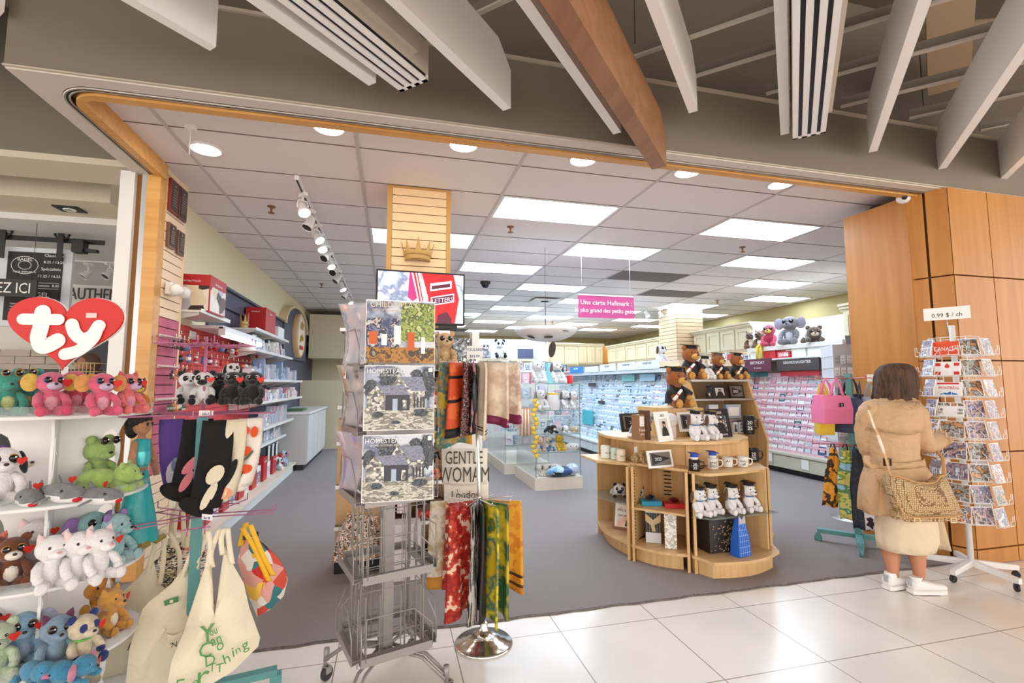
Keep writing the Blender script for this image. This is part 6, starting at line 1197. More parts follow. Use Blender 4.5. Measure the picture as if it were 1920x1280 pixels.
# ================================================================ glass shelf towers with plush
GX0, GX1 = 1.88, 2.55
def tower(x0, x1, y0, y1, zs, ztop, label, base=.17):
    t = thing('glass_shelf_tower', label, 'display case', (0, 0, 0)); m = MB(); m.bx((x0, y0, 0), (x1, y1, base)); m.build('plinth', mat('plinth_cream', (234, 224, 206), .5), t)
    for z in zs: m = MB(); m.bx((x0+.02, y0+.02, z-.008), (x1-.02, y1-.02, z)); m.bx((x0+.018, y0+.015, z-.008), (x1-.018, y0+.02, z), 1); m.build('glass_shelf', [GLASS, mat('glass_edge', (110, 140, 136), .1)], t)
    for (a, c) in (((x0+.02, y0+.02), (x0+.02, y1-.02)), ((x1-.02, y0+.02), (x1-.02, y1-.02)), ((x0+.02, y1-.02), (x1-.02, y1-.02))):
        m = MB(); m.bx((min(a[0], c[0])-.003, min(a[1], c[1])-.003, base), (max(a[0], c[0])+.003, max(a[1], c[1])+.003, ztop)); m.build('glass_panel', GLASS, t)
    for (x, y) in ((x0+.02, y0+.02), (x1-.02, y0+.02)): m = MB(); m.bx((x-.004, y-.004, base), (x+.004, y+.004, ztop)); m.build('glass_edge', mat('glass_edge', (110, 140, 136), .1), t)
    return t
GZ = [.17, .50, .74, 1.06, 1.42]
tower(1.88, 2.55, 6.2, 7.25, GZ[1:], 1.42, 'glass shelf tower full of white puppy toys below the hanging umbrella')
tower(1.75, 2.5, 7.42, 8.9, [.45, .7, .95, 1.2], 1.42, 'second glass shelf tower behind the first, toward the rear wall')
GT = 'puppy toys in the glass tower'
PUP = dict(main=(240, 240, 242), earmat=(124, 100, 82), ear='long', eye='small', tagged=False)
def gp(x, z, h, label, y=6.34, rz=.2, **k):
    d = dict(PUP); d.update(k); return plush(d.pop('name', 'plush_dog'), label, 'plush toy', (x, y, z+.002), rz, h, **d)
gp(1.98, GZ[4], .34, 'large white plush bear on top of the glass tower, paler of the pair', earmat=(236, 236, 240), ear='round', y=6.4, name='plush_bear'); gp(2.27, GZ[4], .34, 'large white plush puppy with tan ears on top of the glass tower', collar=(70, 130, 170), y=6.42)
gp(2.0, GZ[3], .3, 'white plush puppy on the upper glass shelf by the yellow garland'); gp(2.35, GZ[3], .29, 'white plush puppy with a blue collar on the upper glass shelf', collar=(70, 130, 170), rz=.5); gp(2.48, GZ[3], .27, 'white plush puppy at the aisle end of the upper glass shelf', rz=.4)
t = thing('plush_shirt_toy', 'white bell-shaped soft toy with a yellow rim on the glass shelf', 'plush toy', (2.19, 6.36, GZ[3])); m = MB(); m.lathe([(.1, 0), (.11, .08), (.085, .2), (.02, .24)], (0, 0, 0), 0, 18); m.build('toy_body', plushmat(WH), t)
m = MB(); m.lathe([(.075, .205), (.078, .22), (.07, .23)], (0, 0, 0), 0, 18); m.build('collar_rim', mat('yellow_rim', (236, 200, 60), .6), t)
gp(2.15, GZ[2], .2, 'black and white plush penguin lying on the second glass shelf', main=BK, muzzle=WH, ear='none', pose='lie', name='plush_toy'); gp(2.33, GZ[2], .18, 'white and black plush pup lying on the second glass shelf', pose='lie'); gp(2.48, GZ[2], .16, 'cream plush pup lying by the corner of the second shelf', main=(240, 226, 196), pose='lie', earmat=(226, 206, 170))
gp(2.0, GZ[1], .2, 'plush toy with orange hair and blue trousers on the third glass shelf', main=(240, 206, 180), belly=(60, 130, 200), ear='round', earmat=(220, 120, 50), name='plush_toy'); gp(2.12, GZ[1], .21, 'pale plush toy in blue overalls on the third glass shelf', main=(244, 226, 200), belly=(60, 130, 200), second=(60, 130, 200), ear='none', name='plush_toy')
gp(2.27, GZ[1], .24, 'big round yellow plush chick on the third glass shelf', main=(246, 206, 60), ear='none', muzzle=(240, 180, 40), name='plush_toy', ring=(60, 50, 30)); m = MB(); m.ell((2.46, 6.34, GZ[1]+.05), (.11, .06, .05)); m.ell((2.42, 6.283, GZ[1]+.06), (.006, .004, .01), 1); m.ell((2.5, 6.283, GZ[1]+.06), (.006, .004, .01), 1); one(m, 'plush_cushion', [plushmat(WH), BLACK], 'flat white plush cushion with a sleepy face beside the yellow chick', 'plush toy')
for k, x in enumerate((1.97, 2.07, 2.17)): gp(x, GZ[0], .17, 'small grey and white plush pup, %s of three near the tower base' % ordinal(k), main=(236, 232, 226), rz=.1*k)
gp(2.3, GZ[0], .16, 'curled white plush pup low in the glass tower', pose='lie', main=(226, 228, 234)); gp(2.44, GZ[0], .15, 'white plush pup in the low corner of the glass tower', main=(230, 232, 238))
m = MB(); m.ell((2.25, 6.24, GZ[0]+.07), (.2, .09, .07)); one(m, 'wrapped_gift', picture('blue_wrap', [(120, 180, 230), (240, 246, 250), (60, 90, 140), (40, 50, 60), (190, 220, 240)], 12, kind='voronoi'), 'blue and white patterned blanket roll on the tower plinth', 'blanket'); 
m = MB(); m.ell((2.42, 6.25, GZ[0]+.09), (.1, .07, .08)); one(m, 'wrapped_gift', picture('sleeve_wrap', [(226, 236, 246), (180, 206, 230), (246, 248, 250)], 20), 'shiny pale bag of toys on the tower plinth', 'gift bag')
for k in range(13): # yellow bird garland
    p = onD(1003+3*sin(k*1.7), 752+k*8.6, 6.35); m = MB(); m.ell(p, (.028, .024, .03)); m.ell(p+V((.02, -.01, .02)), (.016, .014, .016)); m.prism([(0, 0), (.03, .01), (0, .02)], .004, p+V((-.045, 0, .01)))
    one(m, 'garland_bird', mat('bird_yellow', (240, 204, 60), .8), 'yellow felt bird, %s from the top of the hanging garland' % ordinal(k), 'garland piece', 'yellow felt birds on a string')
m = MB(); m.tube([onD(1003, 745, 6.35), onD(1003, 865, 6.35)], .002, 0, 4); one(m, 'garland_string', PAPER, 'white string holding the yellow felt birds', 'string')
t = thing('teal_gift_bag', 'pale teal bag with a red button on top of the glass tower', 'gift bag', (2.36, 6.75, GZ[4])); m = MB(); m.bx((-.12, -.05, 0), (.12, .05, .3)); m.build('paper_bag', mat('pale_teal', (150, 220, 220), .5), t); m = MB(); m.ell((-.02, -.055, .22), (.05, .01, .045)); m.build('badge', RED, t)
m = MB(); m.lathe([(.04, 0), (.04, .11), (.035, .115)], (2.5, 6.5, GZ[4]+.0), 0, 16); one(m, 'mug', mat('mug_red', (226, 40, 40), .3), 'small red mug at the corner of the tower top', 'mug')
for k, (x, y, z) in enumerate([(1.85+.14*i, 7.5, zz) for zz in (.452, .702, .952, 1.202, 1.422) for i in range(5)]):
    c = (k*5) % 12; m = MB(); m.bx((x-.05, y, z), (x+.05, y+.12, z+.12+.02*(k % 4))); m.bx((x-.04, y-.002, z+.02), (x+.04, y, z+.1), 1)
    one(m, 'gift_box', [mat('goods_%d' % c, PAL[c], .4), PHOTO[k % 4]], '%s boxed mug, %s on the %s shelf of the second glass tower' % (CN[c], ordinal(k % 5), ordinal(k//5)), 'box', 'boxed gifts in the second glass tower')
# striped pencils and giraffe card beside the tower
t = thing('pencil_display', 'hanging bunch of orange and white tassels beside the glass tower', 'tassel', onD(985, 785, 6.2)); m = MB()
for k in range(7): m.tube([(-.06+.02*k, 0, .12), (-.07+.024*k, 0, -.22)], .008, k % 2, 5)
m.tube([(-.1, 0, .12), (.24, .27, .12)], .005, 0, 5); m.build('tassel_strands', [mat('tassel_orange', (236, 150, 60), .8), PAPER], t)
# gift shelf against the rear wall, cream cabinets with plush
def cabinet(x0, x1, y0, y1, z0, z1, ndoor, label, axis='X', m_=CREAM, crownm=True):
    t = thing('wall_cabinet', label, 'cabinet', (0, 0, 0)); m = MB(); m.bx((x0, y0, z0), (x1, y1, z1)); m.build('body', m_, t)
    L_ = (x1-x0) if axis == 'X' else (y1-y0); w = L_/ndoor
    for k in range(ndoor):
        m = MB(); a = k*w+.02; c = (k+1)*w-.02; zb, zt = z0+.04, z1-.1
        def B(u0, u1, v0, v1, d0, d1):
            if axis == 'X': m.bx((x0+u0, y0-d1, v0), (x0+u1, y0-d0, v1))
            else: m.bx((x0-d1, y0+u0, v0), (x0-d0, y0+u1, v1))
        B(a, c, zb, zt, 0, .014)
        for q in ((a, a+.07, zb, zt), (c-.07, c, zb, zt), (a+.07, c-.07, zb, zb+.07), (a+.07, c-.07, zt-.07, zt)): B(*q, .014, .03)
        m.build('door', m_, t)
    if crownm:
        m = MB()
        for (d_, zz) in ((.03, .07), (.06, .04), (.085, .0)):
            if axis == 'X': m.bx((x0-.02, y0-d_, z1-zz-.035), (x1+.02, y1, z1-zz))
            else: m.bx((x0-d_, y0-.02, z1-zz-.035), (x1, y1+.02, z1-zz))
        m.build('crown_moulding', m_, t)
    return t
CRY = mat('cabinet_cream', (226, 206, 166), .5)
cabinet(5.4, 6.5, 14.0, 14.5, 2.02, 2.66, 4, 'cream panelled cabinets facing the entrance beyond the umbrella', 'X', CRY)
cabinet(6.5, 7.15, 14.05, 14.5, 2.02, 2.62, 2, 'honey wood cabinet doors in the rear corner', 'X', mat('honey_door', (206, 140, 60), .5), False)
cabinet(4.0, 5.35, 13.2, 13.6, 1.95, 2.6, 3, 'cream panelled cabinets behind the umbrella string', 'X', CRY)
cabinet(6.5, 7.0, 10.1, 13.6, 2.02, 2.56, 6, 'cream panelled cabinets in a long run before the rear slat column', 'Y', CRY)
cabinet(6.5, 7.0, 7.5, 9.25, 2.02, 2.56, 4, 'pale cabinets just past the rear slat column', 'Y', CREAM)
cabinet(6.4, 7.0, 3.9, 5.55, 1.98, 2.56, 3, 'cream cabinets nearest the wood-clad pillar with a dentil crown', 'Y', CREAM)
t = thing('open_shelf_niche', 'open lit shelf niche holding plush animals between the cream cabinets', 'shelf', (0, 0, 0)); m = MB(); m.bx((6.36, 5.56, 1.98), (7.0, 7.49, 2.05)); m.build('shelf', SHELFW, t); m = MB(); m.bx((6.9, 5.56, 2.05), (7.0, 7.49, 2.5)); m.bx((6.5, 5.555, 2.05), (7.0, 5.575, 2.5)); m.bx((6.5, 7.47, 2.05), (7.0, 7.49, 2.5)); m.build('back_panel', mat('niche_white', (250, 246, 236), .5), t)
m = MB(); m.tube([(6.96, 5.6, 1.93), (6.96, 13.5, 1.93)], .02, 0, 8); one(m, 'shelf_lamp', mat('lit_tube', (250, 250, 255), .4, emit=2.5), 'long lit tube lamp under the side cabinets', 'strip light')
m = MB(); m.bx((7.0, 3.9, 0), (7.1, 14.5, 2.5)); m.bx((3.9, 14.5, 0), (7.2, 14.6, 2.6)); struct(m, 'wall_cabinet_backing', mat('backing_pale', (236, 232, 222), .7))
ny = lambda px: onX(px, 640, 6.6).y
PL = dict(tagged=False)
plush('plush_toy', 'spotted brown plush owl pair member nearer the rear column, white eyed', 'plush toy', (6.52, ny(1415), 2.052), pi/2+.3-pi+.3, .34, main=(120, 84, 60), belly=(236, 226, 216), muzzle=(90, 60, 44), ear='cat', ring=(230, 226, 220), **PL)
plush('plush_toy', 'spotted brown plush owl beside the pink flamingo', 'plush toy', (6.52, ny(1432), 2.052), -pi/2+.5, .34, main=(130, 92, 66), belly=(240, 230, 220), muzzle=(90, 60, 44), ear='cat', ring=(230, 226, 220), **PL)
plush('plush_toy', 'pink plush flamingo with long yellow legs hanging over the shelf', 'plush toy', (6.46, ny(1456), 2.052), -pi/2+.6, .42, main=(220, 80, 110), muzzle=(240, 206, 90), belly=(206, 40, 90), ear='none', **PL)
m = MB(); y_ = ny(1450); 
for dy in (0, .1): m.tube([(6.4, y_+dy, 2.1), (6.34, y_+dy, 2.06), (6.33, y_+dy, 1.78)], .022, 0, 7); m.ell((6.31, y_+dy-.02, 1.75), (.05, .07, .03), 0)
one(m, 'flamingo_leg', mat('leg_yellow', (232, 200, 50), .8), 'pair of long yellow cloth legs dangling below the plush shelf', 'plush leg')
plush('plush_toy', 'large grey plush elephant in the middle of the plush shelf', 'plush toy', (6.5, ny(1492), 2.052), -pi/2+.5, .52, main=(150, 146, 152), belly=(210, 208, 214), ear='big', earmat=(170, 160, 176), **PL)
plush('plush_toy', 'brown furry plush hedgehog lying beside the grey elephant', 'plush toy', (6.52, ny(1532), 2.052), -pi/2+.9, .42, main=(120, 96, 78), muzzle=(232, 214, 196), pose='lie', ear='round', **PL)
plush('plush_toy', 'magenta plush toy on a small ledge beside the wood pillar', 'plush toy', (6.3, 4.25, 1.98), -pi/2, .34, main=(214, 90, 150), **PL)
m = MB(); m.bx((6.2, 4.0, 1.95), (6.4, 4.5, 1.975)); one(m, 'small_ledge', SHELFW, 'small white ledge beside the wood pillar under a magenta toy', 'shelf')
p = onX(1240, 672, 6.2)
plush('plush_dog', 'big white plush dog with drooping brown ears sitting before the rear slat column', 'plush toy', (5.2, onX(1237, 672, 5.2).y, 1.80), .5, .42, main=(240, 240, 242), ear='long', earmat=(110, 80, 60), nose=(120, 100, 90), tagged=False, belly=(246, 246, 248))
m = MB(); m.bx((4.55, 6.9, 1.70), (5.8, 8.3, 1.798)); m.bx((5.7, 7.0, 0), (5.78, 8.2, 1.7)); one(m, 'display_shelf', mat('top_blond', (226, 200, 166), .5), 'blond wood top board under the big white plush dog', 'shelf')
t = thing('open_shelf_niche', 'open cream shelf holding two soft bears behind the scarf stand', 'shelf', (0, 0, 0)); A = onY(880, 674, 12); m = MB(); m.bx((A.x-.3, 12, 2.0), (4.0, 12.5, 2.06)); m.build('shelf', CREAM, t); m = MB(); m.bx((A.x-.3, 12.45, 0), (4.0, 12.5, 2.6)); m.bx((3.7, 11.95, 2.0), (4.0, 12.45, 2.6)); m.build('back_panel', mat('niche_white', (250, 246, 236), .5), t)
for px, l, kw in ((910, 'grey and white plush bear on the rear cream shelf', dict(main=(190, 190, 192), muzzle=WH, ear='none')), (937, 'black and white plush panda on the rear cream shelf', dict(main=WH, second=BK, belly=WH, muzzle=WH, earmat=BK, patch=(40, 36, 36)))):
    q = onY(px, 672, 12.1); plush('plush_toy', l, 'plush toy', (q.x, 12.1, 2.06), 0, .42 if px < 920 else .52, tagged=False, **kw)
q = onY(985, 664, 12.2); m = MB(); m.box((q.x, 12.2, 2.2), (.42, .03, .26)); one(m, 'picture_frame', mat('frame_slate', (84, 88, 120), .4), 'slate blue picture leaning on the rear cream shelf', 'picture frame')
q0, q1 = onY(930, 690, 10.5), onY(1000, 800, 10.5)
for k, z in enumerate((.35, .7, 1.05, 1.4, 1.7)):
    m = MB(); m.bx((q0.x-.1, 10.5, z-.02), (q1.x+.9, 10.8, z)); one(m, 'gift_shelf', SHELFW, 'pale shelf of small books behind the glass tower, %s from the floor' % ordinal(k), 'shelf')
    goods_row(z+.002, q0.x-.05, q1.x+.8, 10.55, .14, .27, 'the %s pale shelf behind the glass tower' % ordinal(k), ['box', 'bag', 'frame'], 'goods on the pale shelves behind the glass tower', [0, 3, 2, 7, 9, 1], .18, 50+k, axis='X')
# ================================================================ greeting card walls
LC = random.Random(21)
def palette(pre, cols):
    return [mat('%s_%d' % (pre, i), c, .5) for i, c in enumerate(cols)]
PINKS = [(244, 214, 224), (250, 240, 244), (236, 150, 178), (226, 214, 228), (246, 226, 220), (250, 250, 250), (214, 120, 150), (196, 220, 226), (240, 236, 240), (70, 90, 140), (60, 110, 120)]
BLUES = [(206, 226, 240), (240, 248, 252), (150, 196, 222), (226, 236, 246), (176, 206, 220), (250, 252, 254), (110, 150, 184), (214, 240, 240), (190, 190, 214), (60, 84, 120), (130, 110, 120)]
PN = ['pale pink', 'near white', 'rose pink', 'lilac grey', 'peach', 'white', 'deep pink', 'icy blue', 'off-white', 'navy', 'teal']
BN = ['light blue', 'near white', 'sky blue', 'pale grey-blue', 'dusty teal', 'white', 'steel blue', 'mint', 'lavender', 'navy', 'mauve']
def cardmesh(pre, i, col_, art):
    m = MB(); w, h = (.118, .168) if i % 3 else (.112, .15)
    m.bx((-.002, -w/2, 0), (.002, w/2, h), 0); m.bx((-.0032, -w*.36, h*.42), (-.002, w*.36, h*.86), 1); m.bx((-.0032, -w*.4, h*.1), (-.002, w*.4, h*.14), 2)
    me = bpy.data.meshes.new('greeting_card'); me.from_pydata([tuple(p) for p in m.v], [], m.f)
    for x in (mat('%s_c%d' % (pre, i), col_, .5), art, mat('%s_line' % pre, (190, 120, 150) if pre == 'pk' else (120, 150, 180), .5)): me.materials.append(x)
    me.polygons.foreach_set('material_index', m.m); me.update(); return me
ARTP = [picture('art_pk%d' % k, c, 60) for k, c in enumerate([[(250, 240, 244), (236, 130, 160), (250, 236, 240), (150, 180, 150)], [(244, 220, 228), (120, 130, 160), (250, 250, 250), (230, 170, 120)], [(250, 246, 248), (220, 150, 180), (170, 200, 210)]])]
ARTB = [picture('art_bl%d' % k, c, 60) for k, c in enumerate([[(236, 246, 252), (110, 150, 190), (226, 240, 248), (90, 110, 130)], [(220, 236, 244), (60, 80, 110), (250, 252, 252), (150, 190, 200)], [(240, 246, 250), (200, 120, 110), (130, 170, 210), (246, 250, 252)]])]
PKM = [cardmesh('pk', i, c, ARTP[i % 3]) for i, c in enumerate(PINKS)]; BLM = [cardmesh('bl', i, c, ARTB[i % 3]) for i, c in enumerate(BLUES)]
RIMP = mat('tier_pink', (232, 184, 202), .4); RIMB = mat('tier_clear_blue', (206, 226, 236), .3)
def cardwall(nm, xb, xt, y0, y1, z0, z1, ntier, pitch, rim, body, meshes, names, near, single, label, tall=True):
    t = thing(nm, label, 'card rack', (0, 0, 0)); n = ntier
    m = MB(); m.bx((xb-.16, y0, .09), (7.02 if xb > 5 else 5.2, y1, z0-.03)); m.build('base_cabinet', body, t)
    m = MB(); m.bx((xb-.12, y0+.01, 0), (xb+.5, y1-.01, .09)); m.build('toe_kick', BLACK, t)
    y = y0
    while y < y1-.2: m = MB(); m.bx((xb-.178, y+.01, .1), (xb-.16, min(y+.98, y1)-.01, z0-.05)); m.build('drawer', body, t); y += 1.0
    m = MB(); m.bx((xb-.2, y0, z0-.03), (xb+.02, y1, z0)); m.build('ledge', body, t)
    m = MB(); m.prism([(xb+.02, z0), (xt+.06, z1+.12), (xt+.3, z1+.12), (xt+.3, z0)], -(y1-y0), (0, y0, 0), (1, 0, 0), (0, 0, 1)); m.build('back_board', rim, t)
    dz = (z1-z0)/n
    for k in range(n):
        m = MB(); z = z0+k*dz; x = xb+(xt-xb)*k/(n-1); m.bx((x-.028, y0, z), (x+.05, y1, z+.006)); m.bx((x-.03, y0, z), (x-.028, y1, z+.03)); m.build('tier_strip', rim, t)
    cnt = 0; mb = MB(); A = []
    for k in range(n):
        z = z0+k*dz+.007; x = xb+(xt-xb)*k/(n-1); c = 0; y = y0+.07
        while y < y1-.05:
            if LC.random() < .955: A.append((k, c, x-.008, y+LC.uniform(-.006, .006), z, LC.choice([0, 1, 5, 2, 3, 4, 5, 5, 6, 7, 8, 1, 9, 10] if LC.random() < .5 else [0, 1, 5, 8, 1, 3, 5, 7])))
            y += pitch; c += 1
    A.sort(key=lambda a: a[3])
    for i, (k, c, x, y, z, q) in enumerate(A):
        if i < single:
            o = bpy.data.objects.new('greeting_card', meshes[q]); SC.collection.objects.link(o); o.location = (x, y, z); o.rotation_euler = (0, .16+LC.uniform(0, .05), LC.uniform(-.04, .04)); o.scale = (1, 1, LC.uniform(.88, 1.08))
            tag(o, '%s card, %s from the %s, %s tier up' % (names[q], ordinal(min(c, 29)), near, ordinal(k)), 'greeting card', 'cards on the '+near.split(' of the ')[1])
        else:
            mm = meshes[q]; o0 = len(mb.v); R = Euler((0, .18, 0)).to_matrix(); mb.add([V((x, y, z))+R@v.co for v in mm.vertices], [tuple(p.vertices) for p in mm.polygons]); mb.m[-len(mm.polygons):] = [min(q, 10) if p.material_index == 0 else 11+p.material_index for p in mm.polygons]
    if mb.v:
        o = mb.build('greeting_cards', [me.materials[0] for me in meshes]+[meshes[0].materials[1], meshes[0].materials[1], meshes[0].materials[2]]); tag(o, 'the many small cards farther along the '+label.split(',')[0], 'greeting cards', kind='stuff')
    return len(A)
BASEC = mat('base_putty', (206, 202, 182), .5); BASEW = mat('base_pale', (216, 222, 222), .5)
n1 = cardwall('card_rack', 6.18, 6.46, 4.6, 9.1, .33, 1.47, 11, .13, RIMP, BASEC, PKM, PN, 'pillar end of the pink rack', 205, 'long pink rack of birthday cards, along the side wall')
n2 = cardwall('card_rack', 4.06, 4.44, 6.9, 12.2, .30, 1.52, 12, .13, RIMB, BASEW, BLM, BN, 'island end of the blue rack', 92, 'pale blue rack of cards, facing the glass tower')
print('cards', n1, n2)
def header_sign(x, y0, y1, z0, z1, c, label, txt=None, ink=(240, 236, 236), t_=.02):
    t = thing('rack_header', label, 'header sign', (x, (y0+y1)/2, z0), -pi/2, None); w = y1-y0; m = MB(); m.bx((-w/2, 0, 0), (w/2, t_, z1-z0)); m.build('sign_board', mat('hdr_%d_%d_%d' % c, c, .5), t)
    if txt:
        m = MB()
        for i, s_ in enumerate(txt): m.text(s_, (0, -.002, (z1-z0)*(.58-.36*i)), (z1-z0)*(.34 if i == 0 else .18), depth=.0006, squeeze=.95)
        m.build('lettering', mat('hink_%d' % ink[0], ink, .5), t)
HB = (70, 60, 60)
header_sign(6.28, 4.7, 5.72, 1.63, 1.82, HB, 'dark brown header board nearest the grey earring cards', ['CONGRATULATIONS'])
header_sign(6.28, 5.9, 6.72, 1.62, 1.81, HB, 'dark brown header board with small white lettering beside the birthday board', ['GRANDDAUGHTER'])
header_sign(6.22, 6.78, 7.4, 1.62, 1.84, (96, 36, 62), 'plum header board reading birthday over the pink cards', ['BIRTHDAY', 'for women'])
header_sign(6.28, 7.45, 8.4, 1.62, 1.80, HB, 'dark brown header board on the far side of the birthday board', ['BIRTHDAY'])
for k, (y0, y1, c, l) in enumerate(((4.7, 5.9, (40, 90, 140), 'blue'), (5.95, 6.7, (190, 50, 60), 'red'), (7.0, 7.9, (40, 110, 124), 'teal'))): header_sign(6.33, y0, y1, 1.53, 1.61, c, 'narrow %s strip under the dark header boards' % l, None)
for k in range(14):
    y = 4.7+k*.31; c = [(240, 244, 246), (246, 246, 240), (214, 50, 60), (226, 236, 244)][k % 4 if k != 7 else 2]; m = MB(); h = .11+.03*(k % 3); m.bx((6.4, y, 1.84), (6.62, y+.27, 1.84+h)); m.bx((6.398, y+.03, 1.86), (6.4, y+.24, 1.83+h*.9), 1)
    one(m, 'boxed_cards', [mat('bc_%d_%d' % c[:2], c, .5), PHOTO[k % 4] if k % 3 == 0 else mat('bc_%d_%d' % c[:2], c, .5)], '%s box on the ledge above the header boards, %s from the pillar' % (['white', 'ivory', 'red', 'pale blue'][k % 4 if k != 7 else 2], ordinal(k)), 'box', 'boxes above the header boards')
m = MB(); m.bx((6.34, 4.6, 1.81), (7.0, 9.1, 1.838)); one(m, 'ledge_shelf', SHELFW, 'pale ledge running above the dark header boards', 'shelf')
# head boards on the blue rack
for k, (y0, y1, tx) in enumerate(((6.95, 7.65, "FATHER'S DAY"), (7.72, 8.4, "FATHER'S DAY"), (8.5, 9.2, 'BIRTHDAY'))): header_sign(4.2, y0, y1, 1.66, 1.80, (232, 238, 242), 'white header board with grey capitals on the blue rack, %s from the island' % ordinal(k), [tx], (60, 64, 74))
header_sign(4.2, 9.3, 10.0, 1.66, 1.78, (226, 234, 240), 'blank white header board along the blue rack'); header_sign(4.19, 10.1, 10.9, 1.66, 1.8, (40, 130, 200), 'bright blue header board along the blue rack', ['ANNIVERSARY']); header_sign(4.19, 10.95, 11.5, 1.66, 1.8, (200, 130, 120), 'salmon header board at the far end of the blue rack')
m = MB(); m.bx((4.22, 6.9, 1.60), (5.2, 12.2, 1.66)); m.bx((4.5, 6.9, .3), (5.2, 6.93, 1.6)); one(m, 'header_ledge', BASEW, 'pale cap shelf joining the header boards of the blue rack', 'shelf')
for k, (y, z, c, w, h) in enumerate(((9.6, .55, (60, 190, 200), .55, .3), (7.6, 1.46, (180, 220, 240), .5, .12), (8.3, 1.46, (150, 220, 220), .5, .12), (9.9, 1.35, (60, 60, 64), .4, .08), (9.2, 1.0, (60, 60, 70), .3, .06))):
    m = MB(); m.bx((-.01, -w/2, 0), (0, w/2, h)); one(m, 'shelf_talker', mat('tk_%d_%d' % c[:2], c, .4), ['turquoise bib panel low in the blue rack', 'pale blue header slip over the top tier', 'mint header slip over the top tier', 'charcoal label strip high in the blue rack', 'charcoal label strip mid way down the blue rack'][k], 'label', loc=(4.06+(z-.3)*.31-.05, y, z))
for k, (y, z) in enumerate(((5.1, .16), (5.9, .14), (6.6, .16))):
    m = MB(); m.bx((5.985, y, z), (5.998, y+.13, z+.14)); one(m, 'drawer_label', PAPER, 'white paper label on the putty base drawers, %s from the pillar' % ordinal(k), 'label', 'paper labels on the base drawers')
# ================================================================ tiered birch island of graduation gifts
t = thing('display_island', 'tiered birch wood display island with curved shelves for graduation gifts', 'display island', (0, 0, 0))
def slab(pts, z, th, nm, m_=PLYX): m = MB(); m.prism(pts, th, (0, 0, z), (1, 0, 0), (0, 1, 0)); return m.build(nm, m_, t)
def curve(p, q, b, n=8):
    p = V((p[0], p[1])); q = V((q[0], q[1])); d = q-p; nrm = V((d.y, -d.x)).normalized(); nrm = nrm if nrm.dot(p+d/2-V((2.6, 3.95))) > 0 else -nrm; return [tuple(p+d*(i/n)+nrm*b*sin(pi*i/n)) for i in range(n+1)]
K0, K1, K2, K3, K4 = (1.93, 4.33), (1.86, 3.62), (2.20, 3.30), (2.84, 3.16), (3.06, 3.45)
back = [(3.1, 4.3), (2.6, 4.6)]
slab(curve(K0, (1.90, 3.66), .07)+[(2.4, 3.9), (2.4, 4.3)], .115, .02, 'lower_shelf'); slab(curve((1.90, 3.62), K2, .05)+[(2.5, 3.6), (2.25, 3.95)], .115, .02, 'lower_shelf')
slab([(2.215, 3.27)]+curve((2.28, 3.1), (2.92, 3.19), .07)+[(3.05, 3.45), (3.1, 4.0), (2.4, 3.9), (2.3, 3.6)], .115, .022, 'lower_shelf')
slab(curve((1.97, 4.3), (1.94, 3.70), .05)+[(2.4, 3.9), (2.4, 4.3)], 0, .115, 'plinth', PLY); slab(curve((1.95, 3.64), (2.19, 3.35), .04)+[(2.4, 3.7)], 0, .115, 'plinth', PLY)
slab([(2.24, 3.3)]+curve((2.30, 3.15), (2.88, 3.22), .06)+[(3.0, 3.5), (3.0, 4.0), (2.4, 3.9)], 0, .115, 'plinth', PLY)
# upright panels
def upright_p(a, c, z0, z1, nm='upright_panel'):
    a = V((a[0], a[1], 0)); c = V((c[0], c[1], 0)); d = c-a; m = MB(); m.box((a+c)/2+V((0, 0, (z0+z1)/2)), (d.length, .02, z1-z0), 0, atan2(d.y, d.x)); return m.build(nm, PLY, t)
upright_p(K0, (2.35, 4.3), 0, .74); upright_p((1.88, 3.63), (2.3, 3.95), 0, .74); upright_p((1.94, 3.67), (1.91, 3.60), 0, .0+.74)
upright_p((2.195, 3.285), (2.45, 3.7), 0, .74); upright_p((2.235, 3.255), (2.47, 3.68), .0, .74); upright_p((2.87, 3.24), (2.75, 3.65), .13, .74); upright_p((2.3, 3.95), (2.3, 4.3), .13, .74); upright_p((2.45, 3.68), (2.75, 3.65), .13, .74); upright_p((2.28, 3.92), (2.46, 3.7), .13, .74)
upright_p((2.95, 3.3), (3.1, 3.9), .13, .74); upright_p((3.1, 3.9), (3.1, 4.3), 0, .95); upright_p((1.95, 4.33), (3.1, 4.33), .0, .95)
m = MB()
for k in range(8): m.box((2.352+.0, 3.80, .46+k*.032), (.06, .02, .007), 0, atan2(-.22, .18))
m.build('shelf_slot', mat('slot_dark', (60, 40, 26), .7), t)
m = MB()
for p, q in (((1.90, 3.63), (2.3, 3.93)), ((2.205, 3.31), (2.45, 3.68))):
    for k in range(22): m.box((p[0]+.06, p[1]+.04+(.05 if p[0] > 2 else 0), .16+k*.026), (.004, .024, .004), 0, .6)
m.build('peg_hole', mat('slot_dark', (60, 40, 26), .7), t)
slab([(1.77, 4.35)]+[(1.77, 3.98), (1.98, 3.76), (2.3, 4.0), (2.3, 4.35)], .725, .02, 'counter_shelf'); slab([(1.985, 3.77), (2.245, 3.335), (2.55, 3.7), (2.3, 4.0)], .732, .02, 'counter_shelf')
slab([(2.25, 3.33), (2.30, 3.22)]+curve((2.33, 3.2), (2.93, 3.30), .03)+[(3.05, 3.5), (3.08, 4.0), (2.4, 3.9)], .722, .02, 'counter_shelf')
slab([(1.91, 3.64), (2.20, 3.32), (2.45, 3.68), (2.3, 3.9)], .405, .016, 'middle_shelf')
